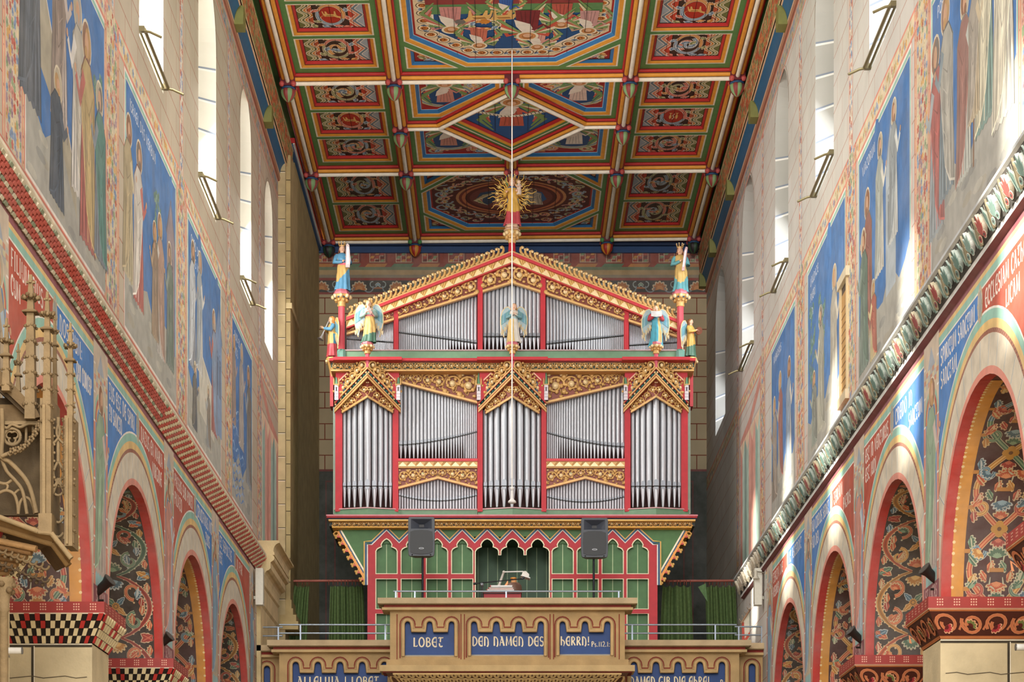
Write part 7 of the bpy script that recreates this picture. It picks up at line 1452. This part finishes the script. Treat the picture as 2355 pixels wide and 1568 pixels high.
# ============================================================ floodlights on the imposts, tube lamps, columns speakers
def flood(label, x, y, D, s_):
    c = W(x, y, D); t = thing('floodlight', label, 'floodlight', c, 'black floodlights on the pier capitals'); m = MB(); dv = Vector((s_ * .75, -.25, .62)).normalized(); p = c + Vector((0, 0, .02))
    m.tube([p - dv * .12, p - dv * .02, p + dv * .07, p + dv * .13], [.035, .045, .05, .075], C('#241C18'), 12); m.build('housing', PLASTIC, t); m = MB(); m.tube([p + dv * .128, p + dv * .132], [.066, .066], C('#3A3630'), 12); m.build('lens', PLASTIC, t)
    m = MB(); m.tube([p - dv * .05, p - dv * .05 - Vector((0, 0, .09))], .012, C('#2A2420'), 6); m.tube([p - dv * .05 - Vector((.06, 0, .09)), p - dv * .05 + Vector((.06, 0, -.09))], .012, C('#2A2420'), 6); m.build('bracket', STEEL, t)
    l = bpy.data.lights.new('flood', 'SPOT'); l.energy = 700; l.spot_size = 1.15; l.spot_blend = 1.0; l.shadow_soft_size = .3; l.color = (1, .88, .70); o = bpy.data.objects.new('flood_light', l); COL.objects.link(o); o.parent = t; o.location = dv * .22
    o.rotation_euler = Vector((s_ * .95, .55, 1)).to_track_quat('-Z', 'Y').to_euler()
flood('black floodlight on the zigzag chequered capital', 233, 1357, 21.1, 1); flood('black floodlight on the chequered capital behind, by the second arch', 374, 1482, 25.2, 1)
flood('black floodlight on the scroll-carved capital beside the tallest arch', 2146, 1331, 20.8, -1); flood('black floodlight on the scroll-carved capital of the farther pier', 1973, 1469, 25.1, -1)
def tube_lamp(label, x0, x1, y, D, c=None):
    t = thing('tube_lamp', label, 'lamp', W((x0 + x1) / 2, y, D), 'white cylinder lamps at the picture edges'); m = MB(); m.tube([W(x0, y, D), W(x1, y, D)], .028, C('#D8D4CC'), 14); m.build('lamp_body', PLASTIC, t)
    m = MB(); e = x1 if x1 < 1000 else x0; m.tube([W(e - 1, y, D), W(e + 1, y, D)], .030, C('#8A8A86'), 14); m.build('end_cap', STEEL, t); m = MB(); q = x0 if x1 < 1000 else x1; m.tube([W(q, y, D), W(q, y - 20, D + .02)], .01, C('#BDB8B0'), 6); m.build('stem', STEEL, t)
tube_lamp('white cylinder lamp before the pier with zigzag chequered capital', -14, 51, 1496, 17.2); tube_lamp('white cylinder lamp before the pier with the larger scroll-carved capital', 2336, 2380, 1488, 17.5)
for lb, F, y, x in (('slim white column loudspeaker against the checkered string course end', FL, 34.15, 583), ('slim grey-white column loudspeaker in the sun beside the last arch', FR, 34.6, 1754)):
    z0_, z1_ = uz(1392, y), uz(1308, y); t = thing('column_speaker', lb, 'loudspeaker', F(y, z0_, .1), 'slim wall column loudspeakers'); m = MB(); a = F(y - .09, z0_, .04); b = F(y + .09, z1_, .16); m.box(min(a[0], b[0]), max(a[0], b[0]), a[1], b[1], z0_, z1_, C('#D8D4C6')); m.build('cabinet', PLASTIC, t)
    m = MB(); a2 = F(0, 0, .16)[0]; m.box(a2 - .004, a2 + .004, y - .07, y + .07, z0_ + .04, z1_ - .04, C('#C2BEAE')); m.build('grille', PLASTIC, t); m = MB(); q = F(y, 0, .02)[0]; m.box(q - .025, q + .025, y - .03, y + .03, z0_ + .1, z0_ + .15, C('#8A8678')); m.build('bracket', STEEL, t)
t = thing('horn_lamp', 'small white bell-shaped lamp beside the sunlit column loudspeaker', 'lamp', W(1739, 1320, 34.4)); m = MB(); c = W(1739, 1331, 34.4); m.lathe([(.06, 0), (.05, .01), (.022, .06), (.022, .13), (.012, .14)], c, C('#C9C2B2'), 12); m.build('lamp_shade', PLASTIC, t); m = MB(); m.tube([c + Vector((0, 0, .12)), c + Vector((.25, .05, .10))], .01, C('#A8A292'), 6); m.build('arm', STEEL, t)
t = thing('ball_lamp', 'small round black lamp on the end of the palmette string course', 'lamp', W(1741, 1240, 36.3)); m = MB(); m.ball(W(1741, 1240, 36.3), .058, C('#2A2420'), 12, 8); m.build('housing', PLASTIC, t); m = MB(); c = W(1741, 1240, 36.3); m.tube([c, c + Vector((.12, .02, -.06))], .012, C('#2A2420'), 6); m.build('stem', STEEL, t)
# painted board, hooks and red bloom at the sunlit end of the gallery
DB = 36.6; t = thing('painted_board', 'green and orange framed board leaning at the sunlit end of the gallery', 'board', W(1732, 1470, DB)); m = MB(); pslab(m, [(1708, 1478), (1746, 1480), (1745, 1372), (1729, 1384), (1709, 1432)], DB, -.04, .0, C('#E0D8C4')); m.build('backing', PAINT, t)
m = MB(); pslab(m, [(1724, 1410), (1740, 1392), (1741, 1425), (1724, 1438)], DB, .0, .01, C('#3F9A5C')); pslab(m, [(1722, 1470), (1740, 1440), (1741, 1472)], DB, .0, .01, C('#3F9A5C')); m.build('green_panel_print', PAINT, t)['label'] = 'bright green fields'
m = MB(); pslab(m, [(1741, 1372), (1746, 1370), (1748, 1476), (1742, 1476)], DB, 0, .02, C('#D8742E')); pslab(m, [(1712, 1470), (1740, 1428), (1740, 1436), (1716, 1474)], DB, 0, .02, C('#C84A2E')); pslab(m, [(1706, 1432), (1711, 1430), (1713, 1476), (1707, 1476)], DB, 0, .02, C('#B8402E')); m.build('orange_frame', PAINT, t)['label'] = 'orange and red frame strips'
t = thing('coat_rail', 'row of small hooks slanting along the wall above the painted board', 'coat rail', W(1716, 1412, DB - .1)); m = MB(); m.tube([W(1704, 1434, DB - .1), W(1736, 1384, DB - .1)], .018, C('#8A6A50'), 6); m.build('rail', PAINT, t)
for k in range(6): m = MB(); x, y = 1705 + 6 * k, 1430 - 9 * k; m.tube([W(x, y, DB - .1), W(x - 3, y - 3, DB - .14), W(x - 5, y - 7, DB - .14)], .008, C('#A89888'), 5); m.build('hook', STEEL, t)
t = thing('red_flower', 'spiky bright red bloom above the painted board', 'flower', W(1738, 1372, DB - .05)); m = MB()
for k in range(12): a = k * pi / 6; m.tube([W(1737, 1372, DB - .05), W(1737 + 8 * cos(a), 1372 + 6 * sin(a), DB - .1)], [.025, .004], C('#D8202E'), 5)
m.build('petals', CLOTH, t); m = MB(); m.tube([W(1738, 1373, DB - .05), W(1741, 1392, DB - .03)], .01, C('#3F7A3C'), 5); m.build('stem', CLOTH, t)
# ============================================================ carved stone canopy with pinnacles at the left edge
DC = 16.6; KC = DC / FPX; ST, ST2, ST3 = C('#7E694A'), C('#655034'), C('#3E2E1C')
can = thing('stone_canopy', 'gothic carved stone canopy with crocketed pinnacles before the first arches', 'stone canopy', W(60, 1568, DC))
def c_(x, y, w=0): return W(x, y, DC, w)
def pinn(x, yt, yb, wd, w, knob=1.0, seed=0):
    m = MB(); r_ = random.Random(seed); X, Y = c_(x, yt, w)[0], DC - w; z = lambda y: uz(y, DC - w); s = wd * KC / 2
    def sq(y0, y1, s0, s1, c=ST): m.lathe([(s0 * 1.414, z(y1)), (s1 * 1.414, z(y0))], (X, Y, 0), c, 4, rot=pi / 4, sm=False)
    H = yb - yt; k1, k2 = yt + 11, yt + 52 * knob
    sq(yt, yt + 50 * knob, s * .62, s * .30); m.box(X - s * .32, X + s * .32, Y - s * .32, Y + s * .32, z(yt + 12), z(yt), ST)
    for dx, dy in ((1, 0), (0, 1)): m.box(X - (s * .95 if dx else s * .3), X + (s * .95 if dx else s * .3), Y - (s * .95 if dy else s * .3), Y + (s * .95 if dy else s * .3), z(yt + 20), z(yt + 15), ST)
    for k in range(14): a = k * 2 * pi / 14; m.ball((X + s * 1.7 * cos(a), Y + s * 1.7 * sin(a), z(k2) + r_.uniform(-.012, .012)), s * .50, ST if k % 2 else ST2, 6, 4)
    for k in range(8): a = k * pi / 4; m.tube([(X, Y, z(k2 + 8)), (X + s * 1.2 * cos(a), Y + s * 1.2 * sin(a), z(k2 + 4)), (X + s * 2.0 * cos(a), Y + s * 2.0 * sin(a), z(k2 - 3))], s * .26, ST2, 5)
    k3 = k2 + 36 * knob; sq(k2, k3, s * .75, s * .6); sq(k3 - 2, k3 + 1, s * 1.6, s * 1.65, ST2); sq(k3 - 8, k3 - 2, s * 1.6, s * .7)
    sq(k3, yb, s * 1.15, s * .75)
    y = k3 + 30
    while y < yb - 8:
        q = .75 + .4 * (y - k3) / max(1, yb - k3)
        for k in range(4):
            a = k * pi / 2 + pi / 4; p = Vector((X + s * 1.35 * q * cos(a), Y + s * 1.35 * q * sin(a), z(y)))
            for e in range(3): m.ball(p + Vector((s * .35 * cos(a + e * 2), s * .35 * sin(a + e * 2), s * .22 * (e - 1))), s * .36, ST if e else ST2, 6, 4)
        y += 36
    m.build('pinnacle', CARVED, can)
pinn(71, 632, 965, 21, .22, 1, 1); pinn(109, 671, 1010, 17, .36, 1, 2); pinn(162, 743, 1250, 15, .30, 1, 3); pinn(15, 732, 900, 16, .30, 1, 4); pinn(42, 790, 900, 10, .1, .85, 5); pinn(126, 716, 960, 10, .0, .9, 6)
def smooth(p, n=5):
    if len(p) < 3 or len(p) > 9: return p
    q = [p[0]] + list(p) + [p[-1]]; out = []
    for i in range(1, len(q) - 2):
        for k in range(n):
            t = k / n; out.append(tuple(.5 * (2 * q[i][a] + (q[i + 1][a] - q[i - 1][a]) * t + (2 * q[i - 1][a] - 5 * q[i][a] + 4 * q[i + 1][a] - q[i + 2][a]) * t * t + (3 * q[i][a] - q[i - 1][a] - 3 * q[i + 1][a] + q[i + 2][a]) * t ** 3) for a in (0, 1)))
    return out + [p[-1]]
def bars(name, segs, c=ST, label=None):
    m = MB()
    for pts, r, w in segs: m.tube([c_(x, y, w) for x, y in smooth(pts)], r * KC, c, 8)
    o = m.build(name, CARVED, can)
    if label: o['label'] = label
def crv(p0, p1, bulge, n=10):
    dx, dy = p1[0] - p0[0], p1[1] - p0[1]; return [(p0[0] + dx * t - dy * bulge * sin(pi * t), p0[1] + dy * t + dx * bulge * sin(pi * t)) for t in [i / n for i in range(n + 1)]]
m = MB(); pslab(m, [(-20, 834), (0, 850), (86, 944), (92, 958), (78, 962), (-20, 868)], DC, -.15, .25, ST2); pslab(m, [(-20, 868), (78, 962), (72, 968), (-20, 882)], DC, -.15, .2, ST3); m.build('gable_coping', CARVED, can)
m = MB(); pbox(m, 92, 117, 915, 1185, DC, .05, .38, ST); pbox(m, 97, 104, 930, 1180, DC, .38, .41, C('#8C7654')); pbox(m, 88, 119, 1180, 1226, DC, .0, .44, ST); m.build('corner_shaft', CARVED, can)
m = MB(); pbox(m, 148, 166, 955, 1255, DC, .12, .36, ST); pbox(m, 152, 156, 960, 1250, DC, .36, .385, C('#8C7654')); m.build('side_shaft', CARVED, can)
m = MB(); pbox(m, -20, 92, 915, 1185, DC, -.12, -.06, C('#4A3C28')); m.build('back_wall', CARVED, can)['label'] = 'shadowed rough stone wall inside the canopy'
m = MB(); pbox(m, -20, 92, 930, 975, DC, -.06, .12, ST2); pbox(m, -20, 92, 968, 976, DC, -.06, .2, ST); m.build('cross_moulding', CARVED, can)
bars('tracery_lattice', [([(4, 940), (5, 1000), (4, 1049), (22, 1062), (43, 1083), (60, 1104), (72, 1130), (84, 1180)], 5.5, .24), ([(4, 1056), (16, 1084), (36, 1106), (52, 1130), (62, 1182)], 4.2, .22),
    ([(-24, 1150), (-6, 1136), (14, 1128), (32, 1136), (40, 1158), (42, 1182)], 3.8, .2), ([(42, 1182), (46, 1156), (56, 1144), (68, 1148), (76, 1164), (80, 1182)], 3.4, .2), ([(-24, 1092), (-4, 1108), (14, 1112), (28, 1104), (36, 1106)], 3.6, .2), ([(14, 1128), (18, 1118), (14, 1112)], 3, .2), ([(32, 1136), (44, 1126), (52, 1130)], 3, .2), ([(-24, 1064), (-8, 1056), (4, 1049)], 4.6, .24),
    ([(4, 1049), (26, 1040), (50, 1034), (70, 1014), (84, 990), (94, 972)], 4.6, .28), (arc(28, 1004, 19, 0, 2 * pi, 20), 3.8, .18), (arc(22, 1000, 8, 1.2, 5.6, 10), 2.6, .17), (arc(34, 1000, 8, 3.9, 8.2, 10), 2.6, .17), (arc(28, 1012, 8, 5.8, 10, 10), 2.6, .17), ([(5, 978), (16, 984), (28, 976), (46, 982), (66, 974), (92, 976)], 3.6, .2), ([(60, 978), (60, 1026)], 3.4, .14), ([(76, 976), (76, 1006)], 3.4, .14), ([(-24, 985), (-10, 978), (5, 984)], 3.4, .2), ([(-10, 1000), (-10, 1058)], 3, .16)], ST, 'flowing pierced tracery')
m = MB()
for i, (x, y) in enumerate([(26, 1040), (38, 1037), (50, 1032), (60, 1024), (70, 1013), (78, 1001), (85, 988), (91, 976)]):
    m.tube([c_(x - 6, y + 6, .30), c_(x + 6, y - 4, .30)], 5 * KC, ST, 6)
    for e in range(5): m.ball(c_(x + 5 * cos(e * 1.3) + 2, y + 5 * sin(e * 1.3) - 4, .33), 3.6 * KC, ST2 if e % 2 else ST, 6, 4)
m.build('crocket_arch_border', CARVED, can)
bars('side_tracery_lattice', [(crv((120, 1240), (135, 1100), -.1), 4, .28), (crv((148, 1240), (135, 1100), .1), 4, .28), (crv((120, 1120), (134, 1060), .3), 3.4, .28), (crv((148, 1120), (134, 1060), -.3), 3.4, .28), (arc(134, 1128, 11, 0, 6.28, 12), 3, .26), (crv((120, 1190), (148, 1190), .4), 3.2, .26), (crv((122, 1225), (146, 1225), .4), 3.2, .26), ([(134, 960), (134, 1062)], 4.5, .28), (crv((122, 1020), (134, 975), .2), 3, .3), (crv((146, 1020), (134, 975), -.2), 3, .3)], ST)
for x0, y0, n_, st_ in ((122, 965, 9, 19), (146, 965, 9, 19), (168, 860, 12, 22)):
    m = MB(); m.tube([c_(x0, y0 - 4, .3), c_(x0, y0 + n_ * st_, .3)], 1.6 * KC, ST2, 5)
    for k in range(n_):
        for e in range(3): m.ball(c_(x0 + 3 * cos(e * 2), y0 + k * st_ + 3 * sin(e * 2), .3), 3.3 * KC, ST2 if e else ST, 6, 4)
    m.build('crocket_border', CARVED, can)
m = MB(); up_ = [(-20, 1182), (88, 1222), (118, 1226), (164, 1284)]; lo_ = [(-20, 1208), (100, 1244), (122, 1250), (158, 1300)]
for (a, b), (c, d) in ((up_[0], up_[1]), (up_[1], up_[2]), (up_[2], up_[3])):
    pass
for i in range(3): 
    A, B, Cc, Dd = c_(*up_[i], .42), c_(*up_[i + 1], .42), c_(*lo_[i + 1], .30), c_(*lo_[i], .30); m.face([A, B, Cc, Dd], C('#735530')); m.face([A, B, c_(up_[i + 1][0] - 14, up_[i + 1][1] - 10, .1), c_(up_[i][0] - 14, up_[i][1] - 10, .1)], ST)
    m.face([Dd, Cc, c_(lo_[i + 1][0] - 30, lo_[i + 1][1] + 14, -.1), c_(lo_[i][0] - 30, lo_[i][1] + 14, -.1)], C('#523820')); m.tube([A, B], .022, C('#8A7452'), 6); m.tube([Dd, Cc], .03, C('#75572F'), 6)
m.build('cornice_moulding', CARVED, can)
m = MB()
for k in range(7): m.tube([c_(-20, 1240 + k * 13, .20 - .05 * k), c_(84 - k * 11, 1262 + k * 9, .26 - .05 * k)], .028, [C('#9A7448'), C('#7E5A34')][k % 2], 6)
m.build('underside_ribbing', CARVED, can)['label'] = 'brown ribbed underside'
m = MB()
for k in range(8):
    x, y = 6 + 14 * k, 1262 + k * 5.5
    m.tube([c_(q[0], q[1], .24) for q in arc(x, y, 9, pi, 0, 8)], 3.2 * KC, ST2, 5); m.tube([c_(q[0], q[1], .2) for q in arc(x, y + 30, 8, pi, 0, 8)], 3 * KC, ST3, 5)
    m.ball(c_(x - 8, y + 12, .22), 5 * KC, ST2, 6, 4); m.ball(c_(x - 6, y + 44, .16), 5 * KC, ST3, 6, 4)
m.build('hanging_arch_fringe', CARVED, can)['label'] = 'fringe of small hanging carved arches'
m = MB(); q = c_(9, 1400, .1)
m.lathe([(.035, uz(1640, DC)), (.035, uz(1412, DC)), (.05, uz(1406, DC)), (.04, uz(1398, DC)), (.055, uz(1370, DC)), (.085, uz(1345, DC)), (.09, uz(1335, DC))], (q[0], q[1], 0), ST, 12)
for k in range(8): a = k * pi / 4; m.ball((q[0] + .075 * cos(a), q[1] + .075 * sin(a), uz(1350 + 14 * (k % 2), DC)), .026, ST2, 6, 4)
m.tube([(q[0], q[1], uz(1640, DC)), (q[0], q[1], 0)], .035, ST, 12); m.build('column', CARVED, can)['label'] = 'slender column with leafy capital'
